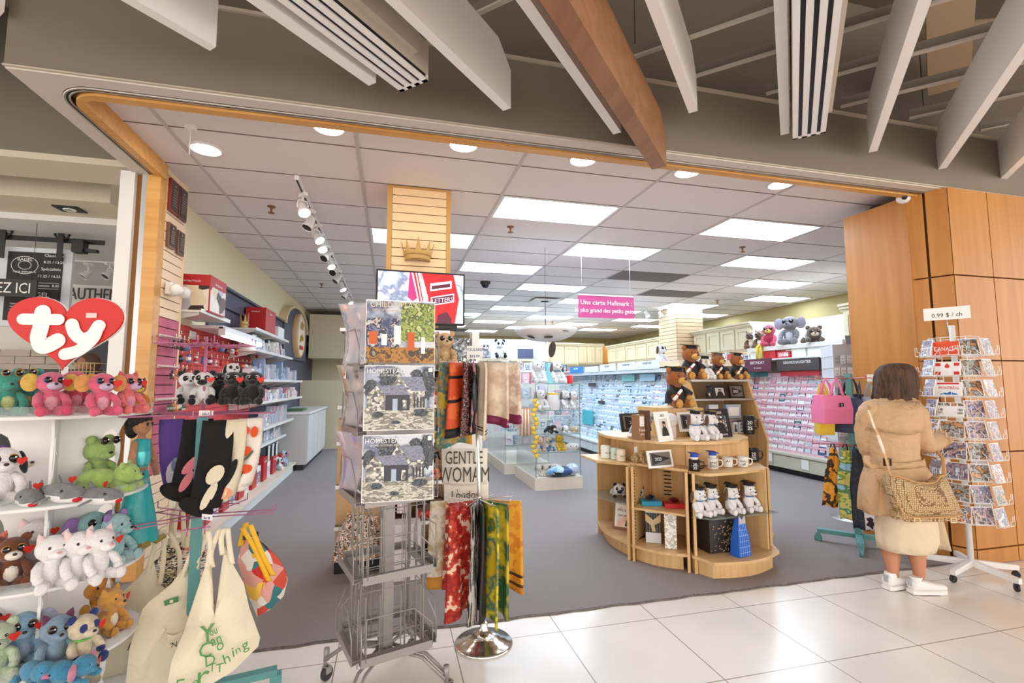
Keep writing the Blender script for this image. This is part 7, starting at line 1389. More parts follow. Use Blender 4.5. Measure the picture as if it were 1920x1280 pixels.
for pts in ([(1.88, 4.3), (1.80, 4.0), (1.93, 3.68), (2.28, 3.95), (2.3, 4.3)], [(2.22, 3.27), (2.33, 3.17), (2.96, 3.22), (2.87, 3.5), (2.75, 3.64), (2.46, 3.66)]):
    m = MB(); m.prism(pts, .008, (0, 0, .41), (1, 0, 0), (0, 1, 0)); m.build('glass_shelf', mat('smoky_glass', (150, 160, 150), .05, alpha=.4), t)
upright_p((2.07, 3.85), (2.35, 3.52), .75, .94, 'riser_panel'); upright_p((2.35, 3.52), (2.92, 3.48), .75, .94, 'riser_panel'); upright_p((2.07, 3.85), (2.07, 4.3), .75, .94, 'riser_panel')
tp_ = [(1.9, 4.2), (1.86, 3.95), (1.93, 3.68), (2.06, 3.48), (2.24, 3.36), (2.5, 3.32), (2.76, 3.38), (2.96, 3.52), (3.06, 3.7), (3.1, 4.0), (3.1, 4.35), (1.95, 4.35)]
slab(tp_, .94, .022, 'top_shelf')
# tall open unit on top
for x in (2.69, 3.33): m = MB(); m.prism([(3.72, .9), (3.95, 1.46), (4.3, 1.46), (4.3, .0 if x > 3 else .96), (3.8, .0 if x > 3 else .96)], .02, (x, 0, 0), (0, 1, 0), (0, 0, 1)); m.build('side_panel', PLY, t)
m = MB(); m.bx((2.69, 4.28, .96), (3.35, 4.3, 1.46)); m.build('back_panel', mat('back_ply', (214, 186, 146), .5), t)
for z, y0 in ((1.45, 3.9), (1.275, 3.86), (1.085, 3.8)): m = MB(); m.bx((2.69, y0, z-.012), (3.35, 4.29, z)); m.bx((2.69, y0-.004, z-.016), (3.35, y0, z+.002), 1); m.build('tall_shelf', [mat('shelf_grey', (180, 160, 136), .5), STEEL], t)
m = MB(); m.prism([(2.3, 3.9), (2.36, 3.72), (2.68, 3.72), (2.68, 4.2), (2.3, 4.2)], .24, (0, 0, .963), (1, 0, 0), (0, 1, 0)); m.build('riser_block', PLY, t)
# goods -------------------------------------------------------
BR_ = dict(main=(170, 98, 40), second=(228, 170, 80), belly=(170, 98, 40), muzzle=(232, 176, 90), earmat=(180, 110, 50), eye='small', tagged=False, cap=(28, 26, 26), gown=True, scroll=True, ear='round')
def bear(px, dep_y, z, h, label, rz=0, **k):
    q = onY(px, 700, dep_y); d = dict(BR_); d.update(k); return plush('plush_bear', label, 'plush toy', (q.x, dep_y, z), rz, h, group=None, **d)
bear(1294, 4.02, 1.453, .34, 'brown graduation bear sitting highest on the island, scroll in paw', .1)
bear(1264, 3.78, 1.205, .37, 'largest brown graduation bear, seated above the white photo frame', .25)
bear(1345, 4.05, 1.453, .27, 'brown graduation bear in the middle of the top shelf with a tilted grey cap', .2, cap=(96, 90, 86)); bear(1380, 4.03, 1.453, .27, 'brown graduation bear at the shelf end beside the pink cards', .3)
PG = dict(main=(244, 242, 242), earmat=(112, 80, 58), ear='long', eye='small', tagged=False, cap=(26, 26, 28), collar=(70, 110, 160))
def pup(px, py, dep_y, z, h, label, rz=.2, **k):
    q = onY(px, 700, dep_y); d = dict(PG); d.update(k); return plush('plush_dog', label, 'plush toy', (q.x, dep_y, z), rz, h, **d)
pup(1321, 0, 4.0, 1.453, .23, 'small white graduation pup between the bears on the top shelf', .2, patch=(220, 190, 150))
pup(1299, 0, 3.42, .965, .245, 'white graduation pup with a yellow tassel beside the white frame', .1); pup(1325, 0, 3.45, .965, .235, 'white graduation pup leaning toward the black frame', .6)
for k, (px, r) in enumerate(((1300, .1), (1322, .3), (1360, .25), (1392, .1))): pup(px, 0, 3.28+.03*(k % 2), .42, .23, 'white graduation pup in a cap on the smoky glass shelf, %s from the teal box' % ordinal(k), r)
def frame2025(px, y, z, w, h, label, kind, rz=.0, tilt=-.22, border=PAPER, name='photo_frame'):
    q = onY(px, 700, y); t = thing(name, label, 'picture frame', (q.x, y, z), 0); t.rotation_euler = (Matrix.Rotation(rz, 3, 'Z')@Matrix.Rotation(tilt, 3, 'X')).to_euler()
    m = MB(); m.bx((-w/2, 0, 0), (w/2, .014, h)); m.build('frame_board', border, t); blk = mat('print_black', (34, 30, 30), .5); L_ = MB(); P_ = MB()
    if kind == 'grad' or kind == 'gradm':
        m = MB(); m.bx((-w*.3, -.001, h*.18), (w*.3, 0, h*.76)); m.build('photo', mat('photo_pale', (214, 206, 200), .5) if kind == 'grad' else PHOTO[3], t)
        m = MB(); m.ell((0, -.004, h*.56), (w*.07, .002, h*.06)); m.build('photo_face', mat('photo_skin', (220, 180, 156), .5), t)
        m = MB(); m.prism([(-w*.24, h*.18), (w*.24, h*.18), (w*.17, h*.42), (w*.05, h*.5), (-w*.05, h*.5), (-w*.17, h*.42)], .001, (0, -.002, 0)); m.prism([(-w*.14, h*.63), (0, h*.59), (w*.14, h*.64), (0, h*.68)], .001, (0, -.003, 0)); m.prism([(-w*.09, h*.62), (w*.09, h*.62), (w*.1, h*.48), (w*.075, h*.48), (w*.06, h*.58), (-w*.06, h*.58), (-w*.075, h*.48), (-w*.1, h*.48)], .001, (0, -.0055, 0)); m.build('photo_gown', blk, t)
        L_.text('2025', (0, -.002, h*.83), h*.11, depth=.0004)
        if kind == 'gradm': L_.text('GRADUATE', (0, -.002, h*.06), h*.08, depth=.0004)
    else:
        m = MB(); m.bx((-w*.42, -.001, h*.12), (w*.42, 0, h*.88)); m.build('photo', mat('print_grey', (120, 110, 104), .5), t)
        m = MB(); m.prism([(-w*.36, h*.16), (-w*.36, h*.84), (w*.4, h*.5)], .001, (0, -.002, 0)); m.build('pennant', blk, t); L_.text('2025', (-w*.1, -.004, h*.41), h*.25, depth=.0004)
    L_.build('lettering', blk if (kind == 'grad') else PAPER, t); return t
frame2025(1247, 3.42, .964, .17, .235, 'white photo frame dated 2025 with a graduate woman', 'grad', .35)
frame2025(1352, 3.56, .964, .20, .24, 'black photo frame dated 2025 with a graduate man and the word graduate', 'gradm', .1, border=mat('frame_black', (36, 33, 33), .45))
frame2025(1296, 3.66, 1.01, .26, .165, 'white frame with a black 2025 pennant behind the seated pups', 'pennant', .1); frame2025(1236, 3.47, .754, .24, .135, 'white frame with a black 2025 pennant on the counter by the mugs', 'pennant', .15)
m = MB(); m.bx((2.5, 3.64, .963), (2.68, 3.7, 1.01)); one(m, 'book_riser', DARK, 'dark stand lifting the pennant frame behind the pups', 'stand')
for k, (px, z, y) in enumerate(((1303, 1.277, 3.98), (1350, 1.277, 3.96), (1382, 1.277, 3.96))):
    if k: frame2025(px, y, z, .17, .13, 'small black graduation frame on the upper shelf, %s from the black mascot' % ordinal(k-1), 'pennant' if k == 2 else 'grad', .1, border=mat('frame_black', (36, 33, 33), .45))
pup(1326, 0, 3.97, 1.277, .12, 'tiny black and white graduation pup figurine on the upper shelf', .2, main=(60, 56, 56), belly=WH)
for k, (px, w, c) in enumerate(((1333, .1, (210, 216, 226)), (1370, .16, (170, 186, 206)))):
    q = onY(px, 700, 3.92); m = MB(); m.box((q.x, 3.92, 1.09+.065), (w, .04, .13)); m.box((q.x, 3.898, 1.155), (w*.7, .004, .08), 1); one(m, 'gift_box', [mat('gb_%d' % c[0], c, .4), PAPER], ['white boxed gift on the middle tall shelf', 'blue boxed keepsake on the middle tall shelf'][k], 'box')
for k, px in enumerate((1374, 1385, 1394)): q = onY(px, 700, 3.8); m = MB(); m.box((q.x, 3.84, .963+.05), (.04, .1, .1)); m.box((q.x, 3.789, 1.013), (.03, .002, .08), 1); one(m, 'card_pack', [PAPER, PHOTO[3]], 'small pack of cards leaning behind the black frame, %s of three' % ordinal(k), 'card pack', 'packs behind the black frame')
def mug(px, y, z, c, label, h=.085, r=.042, txt='20', face_=None, handle=1, topper=None):
    q = onY(px, 700, y); t = thing('mug', label, 'mug', (q.x, y, z), -.5 if face_ is None else face_); mt = mat('mug_%d_%d' % c[:2], c, .25)
    m = MB(); m.lathe([(r*.9, 0), (r, .006), (r, h), (r-.004, h), (r-.005, .008), (.0001, .008)], (0, 0, 0), 0, 24); m.build('cup', mt, t)
    m = MB(); m.tube([(r-.002, 0, h*.82), (r+.026, 0, h*.78), (r+.032, 0, h*.5), (r+.022, 0, h*.24), (r-.002, 0, h*.18)], .0055, 0, 8); m.build('handle', mt, t)
    m = MB()
    for i, s_ in enumerate(txt): m.text(s_, (0, -r-.0015, h*.5-i*h*.32), h*.36, depth=.0005)
    m.build('printed_mark', PAPER if c[0] < 100 else BLACK, t)
    if topper: m = MB(); m.ell((0, 0, h+.012), (.03, .03, .026)); m.build('topper_face', PAPER, t); m = MB(); m.lathe([(.032, .0), (.026, .02)], (0, 0, h+.02), 0, 14); m.box((0, 0, h+.045), (.07, .07, .005), 0, (.1, .1, .4)); m.build('topper_cap', mat('cap_blue', (40, 80, 190), .6), t)
mug(1296, 3.34, .744, (34, 32, 32), 'black mug dated 2025 with a blue graduation topper', txt=['20', '25'], topper=1); mug(1330, 3.38, .744, (240, 236, 230), 'ivory mug with a white pup topper in a blue cap', txt=['grad', '2025'], topper=1)
mug(1357, 3.42, .744, (240, 236, 232), 'ivory mug with a small cap print, third in the mug row', txt=['A+'], h=.08); mug(1385, 3.40, .744, (244, 242, 238), 'white mug with handwritten print, fourth in the mug row', txt=['hats', 'off'], h=.08)
mug(1404, 3.6, .744, (36, 34, 34), 'large black mug dated 2025 behind the white mug', txt=['20', '25'], h=.11, r=.05)
q = onY(1403, 700, 3.66); t = thing('tumbler', 'black tumbler dated 2025 standing on the shelf end', 'tumbler', (q.x+.03, 3.72, .963), -.5); m = MB(); m.lathe([(.045, 0), (.05, .02), (.05, .16), (.045, .165), (.0001, .165)], (0, 0, 0), 0, 24); m.build('cup', mat('mug_34_32', (34, 32, 32), .25), t); m = MB(); m.text('20', (0, -.052, .09), .045, depth=.0005); m.text('25', (0, -.052, .04), .045, depth=.0005); m.build('printed_mark', PAPER, t); m = MB(); m.tube([(.048, 0, .14), (.075, 0, .13), (.075, 0, .06), (.048, 0, .05)], .006, 0, 8); m.build('handle', mat('mug_34_32', (34, 32, 32), .25), t)
for k, (px, y, h, r, l, c) in enumerate(((1133, 4.08, .11, .045, 'white jar with a pale green print at the island corner', (236, 240, 234)), (1150, 4.0, .1, .04, 'pale green candle jar at the island corner', (210, 226, 214)), (1161, 3.9, .1, .04, 'cream mug with dark handle on the island corner', (240, 228, 210)))):
    q = onY(px, 700, y); t = thing('candle_jar', l, 'jar', (q.x, y, .748)); m = MB(); m.lathe([(r, 0), (r, h*.9), (r*.95, h)], (0, 0, 0), 0, 20); m.build('jar', mat('jar_c%d' % c[0], c, .3), t); m = MB(); m.lathe([(r*.7, 0), (r*.7, .002)], (0, 0, h), 0, 16); m.build('wax', PAPER, t); m = MB(); m.text('hats off', (0, -r-.001, h*.4), .018, depth=.0004); m.build('printed_mark', BLACK, t)
q = onY(1181, 700, 3.8); t = thing('bell_ornament', 'gold and white round ornament with a cork beside the pennant frame', 'ornament', (q.x, 3.74, .752)); m = MB(); m.ell((0, 0, .035), (.038, .038, .035)); m.lathe([(.015, .065), (.012, .09)], (0, 0, 0), 0, 12); m.build('ball', mat('mottled_gold', (226, 206, 160), .4, noise=(60, (150, 120, 70), .3)), t); m = MB(); m.box((0, -.01, .11), (.03, .003, .05)); m.build('paper_tag', PAPER, t)
q = onY(1205, 700, 3.6); m = MB(); m.lathe([(.055, 0), (.058, .015), (.05, .02)], (q.x, 3.62, .81), 0, 24, (1.2, 0, .5)); one(m, 'plate_ornament', mat('mottled_gold2', (216, 186, 130), .4, noise=(60, (120, 90, 60), .3)), 'round gold speckled plate leaning beside the pennant frame', 'plate')
for k, (px, tl, c, l) in enumerate(((1180, -.5, (226, 206, 190), 'pale photo box lying slanted on the table edge'), (1193, -.45, (210, 196, 180), 'pale printed book slanted behind the first'), (1204, -.35, (160, 140, 130), 'brown printed book slanted behind the pale ones'))):
    q = onY(px, 700, 3.72); t = thing('keepsake_box', l, 'box', (q.x, 3.66+.05*k, .967), 0); t.rotation_euler = (-.15, .62, .2); m = MB(); m.bx((-.03, -.06, 0), (0, .06, .22)); m.build('carton', mat('kb_%d' % c[0], c, .5), t); m = MB(); m.bx((-.031, -.05, .03), (-.03, .05, .2)); m.bx((-.025, -.061, .02), (-.005, -.06, .2)); m.build('printed_picture', PHOTO[3], t)
q = onY(1208, 700, 3.55); t = thing('gift_bag', 'brown gift bag with a white window standing on the island table', 'gift bag', (q.x, 3.56, .963), .3); m = MB(); m.bx((-.07, 0, 0), (.0, .08, .2)); m.bx((.004, -.01, 0), (.05, .07, .235), 1); m.build('paper_bag', [mat('kraft', (150, 108, 72), .6), mat('kraft_dark', (100, 66, 46), .6)], t); m = MB(); m.bx((-.06, -.001, .11), (-.01, 0, .19)); m.text('Thank', (-.035, -.002, .07), .03, depth=.0004); m.text('you', (-.035, -.002, .04), .03, depth=.0004); m.build('label', PAPER, t)
frame2025(1192, 3.86, 1.0, .3, .16, 'dark framed sign with white capitals behind the kraft bag', 'pennant', .1, border=mat('frame_black', (36, 33, 33), .45))
m = MB(); q = onY(1254, 700, 3.62); m.ell((q.x, 3.62, 1.11), (.07, .05, .06)); m.bx((q.x-.04, 3.6, .963), (q.x+.04, 3.66, 1.06)); one(m, 'plush_cushion', plushmat(WH), 'round white plush head cushion behind the white photo frame', 'plush toy')
# below
for k, (px, py) in enumerate(((1143, 905), (1172, 912))): q = V((2.0+.1*k, 4.02-.14*k, 0)); plush('plush_tiger', 'white tiger plush with black stripes lying on the corner glass shelf, %s of two' % ordinal(k), 'plush toy', (q.x, q.y, .421), -.4, .2, main=(240, 238, 236), second=BK, ear='round', patch=(40, 36, 36), pose='lie', tagged=False)
q = onZ(1150, 975, .137); t = thing('wall_plaque', 'square wooden framed sign with pink watercolour leaning on the lower shelf', 'framed sign', (2.02, 3.97, .138), -.75); t.rotation_euler = (Matrix.Rotation(-.75, 3, 'Z')@Matrix.Rotation(-.25, 3, 'X')).to_euler(); m = MB(); m.bx((-.11, 0, 0), (.11, .04, .24)); m.build('frame', mat('walnut', (150, 100, 72), .5), t); m = MB(); m.bx((-.09, -.002, .02), (.09, 0, .22)); m.build('art_panel', picture('art_pink', [(246, 238, 232), (240, 180, 160), (250, 246, 240)], 8, sharp=False), t); m = MB(); m.text('We knew', (0, -.004, .15), .035, depth=.0004); m.text('you would', (0, -.004, .11), .03, depth=.0004); m.prism([(-.02, .03), (.03, .03), (.02, .09), (.0, .1)], .001, (.02, -.003, 0)); m.build('lettering', BLACK, t)
for k, (px, c, cn) in enumerate(((1218, (20, 150, 190), 'teal'), (1253, (196, 30, 30), 'red'))):
    q = V((2.07+.14*k, 3.62-.12*k, 0)); t = thing('gift_box', 'flat %s gift box with a dark tinsel bow on the middle shelf' % cn, 'present', (q.x+.04, q.y+.05, .423), -.35); m = MB(); m.bx((-.08, -.06, 0), (.08, .06, .035)); m.build('carton', mat('gift_%s' % cn, c, .35), t)
    m = MB(); R_ = random.Random(k)
    for j in range(46): a = R_.uniform(0, 2*pi); e_ = R_.uniform(.1, 1.4); m.tube([(0, 0, .036), (.05*cos(a)*cos(e_), .05*sin(a)*cos(e_), .036+.045*sin(e_))], .0022, 0, 3)
    m.build('tinsel_bow', mat('bow_%s' % cn, (60, 50, 70) if k == 0 else (110, 20, 24), .3), t)
q = onZ(1223, 1020, .137); t = thing('bottle_gift_box', 'tall dark striped gift box with a tan ribbon', 'gift box', (q.x+.03, q.y+.03, .137), -.55); m = MB(); m.bx((-.06, 0, .0), (.06, .07, .262)); m.build('carton', mat('stripe_dark', (50, 46, 50), .5), t); m = MB()
for k in range(6): m.box((-.05+k*.02, -.001, .17), (.002, .001, .24))
m.build('pin_stripe', mat('stripe_grey', (170, 160, 150), .5), t); m = MB(); m.prism([(-.06, .17), (-.06, .23), (0, .18), (.06, .23), (.06, .17), (.01, .14), (.02, .09), (-.01, .09), (-.02, .14)], .003, (0, -.004, 0)); m.build('ribbon', mat('ribbon_tan', (206, 180, 140), .5), t); m = MB(); m.bx((-.06, -.003, .0), (.06, -.001, .08)); m.bx((-.06, -.003, .235), (.06, -.001, .262)); m.build('label', mat('label_pale', (220, 224, 230), .5), t)
q = onZ(1256, 1032, .137); t = thing('floral_gift_box', 'tall white and silver floral gift box beside the striped one', 'gift box', (q.x+.03, q.y+.03, .137), -.55); m = MB(); m.bx((-.045, 0, 0), (.045, .07, .262)); m.build('carton', picture('silver_floral', [(240, 236, 228), (196, 188, 176), (250, 248, 244), (170, 160, 150)], 26), t); m = MB(); m.bx((-.02, -.002, .2), (.02, 0, .25)); m.build('label', mat('label_grey', (190, 186, 182), .5), t)
q = onZ(1330, 1038, .139); t = thing('star_gift_box', 'large black gift box sprinkled with gold stars', 'gift box', (2.53, 3.26, .139), .0)
m = MB(); m.bx((-.17, -.0, 0), (.12, .17, .23)); m.bx((-.175, -.005, .19), (.125, .175, .245)); m.build('carton', mat('star_black', (38, 34, 34), .45), t); m = MB(); R_ = random.Random(3)
for k in range(150):
    u = R_.random()**.5; x = -.17+.29*u; z = .01+R_.random()*.225; s_ = .0045+.006*R_.random()*u; y_ = -.0065 if z > .18 else -.0015; m.prism([(s_*(1 if j % 2 == 0 else .45)*sin(2*pi*j/10), s_*(1 if j % 2 == 0 else .45)*cos(2*pi*j/10)) for j in range(10)], .001, (x, y_, z))
for k in range(60): m.prism([(.007*(1 if j % 2 == 0 else .45)*sin(2*pi*j/10), .007*(1 if j % 2 == 0 else .45)*cos(2*pi*j/10)) for j in range(10)], .001, (.1265, .01+.15*R_.random(), .01+R_.random()*.225), (0, 1, 0), (0, 0, 1))
m.build('star_print', mat('star_gold', (232, 190, 140), .35, .3), t)
q = onZ(1396, 1045, .139); t = thing('gift_bag', 'tall blue gridded gift bag tapering to a grey ribbon top', 'gift bag', (q.x+.01, q.y+.05, .139), .2); m = MB(); m.loft([[(-.065, -.04, 0), (.065, -.04, 0), (.065, .04, 0), (-.065, .04, 0)], [(-.06, -.035, .12), (.06, -.035, .12), (.06, .035, .12), (-.06, .035, .12)], [(-.035, -.012, .27), (.035, -.012, .27), (.035, .012, .27), (-.035, .012, .27)]], 0, True, False); m.build('paper_bag', mat('bag_blue', (30, 96, 200), .45), t)
m = MB()
for k in range(6): z = .03+k*.04; hw = .065-.03*max(0, (z-.0)/.27); m.box((0, -.0425+.03*(z/.27)**1.6, z), (hw*1.9, .001, .0025))
for k in range(5): x = -.045+k*.0225; m.tube([(x, -.0415, .0), (x*.92, -.0365, .12), (x*.55, -.0135, .268)], .0012, 0, 4)
m.build('grid_print', mat('grid_pale', (170, 200, 240), .5), t); m = MB(); m.prism([(-.035, .235), (.035, .235), (.03, .29), (0, .26), (-.03, .29)], .006, (0, -.018, 0)); m.build('ribbon', mat('ribbon_grey', (190, 190, 196), .4), t)
m = MB(); m.ell((3.16, 3.75, .46), (.04, .04, .04)); m.bx((3.1, 3.6, .39), (3.22, 3.95, .42), 1); m.bx((3.12, 3.62, 0), (3.2, 3.95, .39), 1); m.prism([(3.1, 3.5), (3.2, 3.55), (3.26, 3.7), (3.2, 3.9), (3.1, 3.95)], .02, (0, 0, .115), (1, 0, 0), (0, 1, 0), 1); one(m, 'side_bracket_shelf', [RED, PLY], 'side shelf of the island with a small red toy', 'shelf')
# ================================================================ earring tower
TW0 = onD(1587, 720, 5.15); TW0 = V((TW0.x, TW0.y, 0)); TA = -atan2(TW0.x, TW0.y)+.35
t = thing('earring_tower', 'grey spinner tower hung with small earring cards behind the pink bag', 'display rack', TW0, TA)
m = MB(); m.bx((-.17, -.17, .62), (.17, .17, 1.82)); m.build('tower_panel', mat('tower_grey', (196, 198, 204), .45), t); m = MB(); m.lathe([(.22, 0), (.2, .03), (.03, .05), (.03, .62)], (0, 0, 0), 0, 24); m.build('base', STEEL, t)
m = MB(); m.bx((-.19, -.19, .60), (.19, .19, .625)); m.build('tray', STEEL, t)
m = MB(); m.bx((-.02, -.1, 1.82), (.1, -.09, 1.92)); m.build('top_sign', mat('sign_grey', (130, 132, 138), .5), t)
for f_ in range(4):
    m = MB(); R = Matrix.Rotation(f_*pi/2, 3, 'Z')
    for k in range(9): m.tube([R@V((-.165, -.178, .70+k*.125)), R@V((.165, -.178, .70+k*.125))], .003, 0, 4)
    m.build('hook_bar', CHROME, t)
EM = []
for i, c in enumerate(((226, 228, 234), (206, 208, 216), (240, 240, 244), (186, 190, 200))):
    m = MB(); m.bx((-.024, -.002, -.085), (.024, 0, 0)); m.ell((-.009, -.004, -.035), (.004, .003, .004), 1, None, 6, 4); m.ell((.009, -.004, -.035), (.004, .003, .004), 1, None, 6, 4); m.bx((-.012, -.0026, -.07), (.012, -.002, -.066), 1)
    o = m.build('earring_card', [mat('ec_%d' % i, c, .4), DARK]); EM.append(o.data); bpy.data.objects.remove(o)
er = random.Random(8)
for f_, nm in ((0, 'entrance face'), (1, 'pillar face')):
    R = Matrix.Rotation(TA+f_*pi/2, 3, 'Z')
    for k in range(9):
        for c in range(6):
            if er.random() < .08: continue
            o = bpy.data.objects.new('earring_card', EM[er.randrange(4)]); SC.collection.objects.link(o); o.location = TW0+R@V((-.142+c*.0565, -.183-er.uniform(0, .012), .795+k*.125-.09)); o.rotation_euler = (0, 0, TA+f_*pi/2+er.uniform(-.15, .15))
            tag(o, 'earring card on the %s of the tower, row %s from the base, %s across' % (nm, ordinal(k), ordinal(c)), 'earring card', 'earring cards on the grey tower')
# brown and pale boxes on the ledge past the tower
for k, (px, py0, py1, X_, c, l, w) in enumerate(((1643, 658, 686, 6.2, (120, 60, 40), 'brown leather wallet box beyond the earring tower', .16), (1655, 690, 716, 6.2, (186, 176, 160), 'pale stone box below the brown wallet box', .2))):
    a = onX(px, py1, X_); h = onX(px, py0, X_).z-a.z; m = MB(); m.bx((X_, a.y-w/2, a.z), (X_+.12, a.y+w/2, a.z+h)); m.bx((X_-.002, a.y-.02, a.z+.02), (X_, a.y+.01, a.z+h*.9), 1); one(m, 'gift_box', [mat('rb_%d' % c[0], c, .4), PAPER], l, 'box')
for k, (px, c) in enumerate(((1660, (170, 200, 230)), (1690, (214, 226, 214)))): a = onX(px, 682, 6.25); m = MB(); m.bx((6.25, a.y-.17, a.z), (6.3, a.y+.17, a.z+.22)); one(m, 'picture_frame', picture('cloud_pic_%d' % k, [c, (240, 240, 246), (214, 206, 226)], 5, sharp=False), ['sky blue cloud print on the upper ledge above the woman', 'pale green jar print on the upper ledge by the pillar'][k], 'picture frame')
a = onX(1672, 684, 6.15); m = MB(); m.bx((6.1, 4.2, a.z-.02), (6.6, a.y+.3, a.z)); m.bx((6.4, 4.2, .3), (6.5, 4.62, a.z)); one(m, 'ledge_shelf', SHELFW, 'pale ledge under the cloud print beside the pillar', 'shelf')
# ================================================================ teal post rack with shopping bags
BB = V((3.98, 3.44, 0)); t = thing('bag_rack', 'teal post rack with rose wire arms carrying shopping bags behind the woman', 'display rack', BB, .4)
m = MB(); m.bx((-.022, -.022, .08), (.022, .022, 1.5)); m.build('centre_post', TEALM, t)
for k in range(4):
    R = Matrix.Rotation(pi/2*k+.35, 3, 'Z'); m = MB(); m.box(R@V((.15, 0, .095)), (.31, .05, .035), 0, R); l = m.build('leg', TEALM, t); c = MB(); c.lathe([(.022, -.014), (.032, -.01), (.032, .01), (.022, .014)], R@V((.3, 0, .032)), 0, 14, R@Euler((pi/2, 0, 0)).to_matrix()); c.box(R@V((.3, 0, .065)), (.04, .04, .03), 0, R); c.build('caster', TEALM, l)
RW = mat('rose_wire', (206, 110, 120), .4)
for z, r in ((1.46, .4), (.87, .3)):
    for k in range(7):
        R = Matrix.Rotation(2*pi*k/7+.2, 3, 'Z'); m = MB(); m.tube([R@V((0, -.02, z)), R@V((r, -.02, z)), R@V((r, -.02, z+.03))], .004, 0, 5); m.tube([R@V((0, .02, z)), R@V((r, .02, z))], .004, 0, 5); m.build('wire_arm', RW, t)
q = onD(1643, 706, 4.0); slip((q.x, q.y, q.z-.04), -.6, .13, .06, 'white handwritten price card standing over the shopping bag arms', ['Sac 24.99'], col_=(120, 50, 90), th=.022, stem=.05)
def boxbag(label, px, py, dep, w, h, d_, rz, c, side=None, hc=None):
    q = onD(px, py, dep); t = thing('shopping_bag', label, 'shopping bag', (q.x, q.y, q.z-h-.12), rz, None); mt = mat('bag_%d_%d' % c[:2], c, .55, bump=(18, .5)); ms = mat('bags_%d_%d' % (side or c)[:2], side or c, .55, bump=(18, .6))
    m = MB(); 
    P = [(-w/2, 0, 0), (w/2, 0, 0), (w/2, d_, 0), (-w/2, d_, 0)]; T_ = [(-w/2*.96, .01, h), (w/2*.96, .01, h*.98), (w/2*.9, d_*.8, h*.95), (-w/2*.92, d_*.8, h)]
    M1 = [(-w/2*1.02, -.012, h*.5), (w/2*1.02, -.012, h*.5), (w/2*.92, d_*.5+d_*.4, h*.5), (-w/2*1.0, d_, h*.5)]
    m.loft([P, M1, T_], 0, True, False); m.m = [1 if i in (1, 5) else 0 for i in range(len(m.f))]; m.build('cloth_body', [mt, ms], t, bevel=.006)
    for y in (0.005, d_*.78):
        m = MB(); m.tube([(-w*.22, y, h*.96), (-w*.12, y, h+.08), (0, y, h+.13), (w*.12, y, h+.08), (w*.22, y, h*.96)], .012, 0, 6, flat=.35); m.build('strap', hc or mt, t)
    return t, w, h
T3, w, h = boxbag('pink insulated shopping bag with a small black emblem', 1568, 712, 3.85, .23, .23, .17, -.25, (240, 130, 178), (206, 84, 110))
m = MB(); m.box((.02, -.016, h*.66), (.032, .003, .032)); m.build('emblem', BLACK, T3); m = MB(); m.text('S', (.02, -.02, h*.61), .03, depth=.0005); m.build('emblem_mark', PAPER, T3)
boxbag('yellow shopping bag edge showing behind the pink bag', 1546, 722, 4.1, .12, .3, .12, -.5, (240, 206, 60)); boxbag('navy shopping bag hanging between the pink bag and the woman', 1612, 718, 4.05, .12, .3, .2, .3, (60, 74, 110)); boxbag('black shopping bag behind the pink and navy bags', 1600, 712, 4.3, .2, .34, .1, -.2, (36, 36, 44)); boxbag('clear grey shopping bag tucked beside the woman', 1640, 718, 4.2, .16, .26, .1, -.3, (176, 184, 196))
def hangbag(label, px, w_, ztop, zbot, dep, cols, sc=12, k='noise', st=(1, 1, 1), rz=-.6, crv=.0):
    q = onD(px, 850, dep); t = thing('shopping_bag', label, 'shopping bag', (q.x, q.y, ztop), rz, None); L_ = ztop-zbot; m = MB()
    m.sheet(lambda u, v: ((u-.5)*w_*(.35+.65*min(1, v*2.2))-crv*v*v, -.02*sin(pi*u)*(.4+v)+.006*sin(12*u+5*v), -L_*v+.01*sin(6*u)), 12, 14, .02); m.build('cloth_body', picture('hb_'+label[:18].replace(' ', '_'), cols, sc, .6, k, st), t)
    m = MB(); m.tube([(-.02, 0, -.01), (-.01, 0, .04), (.01, 0, .04), (.02, 0, -.01)], .006, 0, 5); m.build('strap', DARK, t)
hangbag('orange shopping bag with small smiles on the lower arms', 1562, .11, .86, .38, 4.1, [(240, 160, 40), (236, 150, 30), (60, 40, 20), (244, 170, 50), (238, 156, 36)], 7, crv=.05)
hangbag('painted landscape shopping bag in blue, green and yellow', 1585, .13, .87, .30, 4.0, [(150, 200, 226), (90, 140, 90), (206, 200, 110), (120, 160, 60), (226, 230, 236)], 6, st=(1, 1, 2)); hangbag('navy starry shopping bag on the lower arms', 1606, .11, .87, .24, 3.95, [(36, 40, 56), (40, 46, 66), (30, 34, 48), (46, 52, 74)], 20)
hangbag('black and white checkered shopping bag beside the coat', 1630, .12, .86, .24, 3.9, [(24, 22, 24), (236, 234, 232), (28, 26, 28), (226, 226, 226)], 26, 'voronoi'); hangbag('brown and white patterned shopping bag behind the checkered one', 1642, .1, .8, .24, 4.0, [(90, 60, 60), (226, 216, 210), (60, 40, 40)], 30)
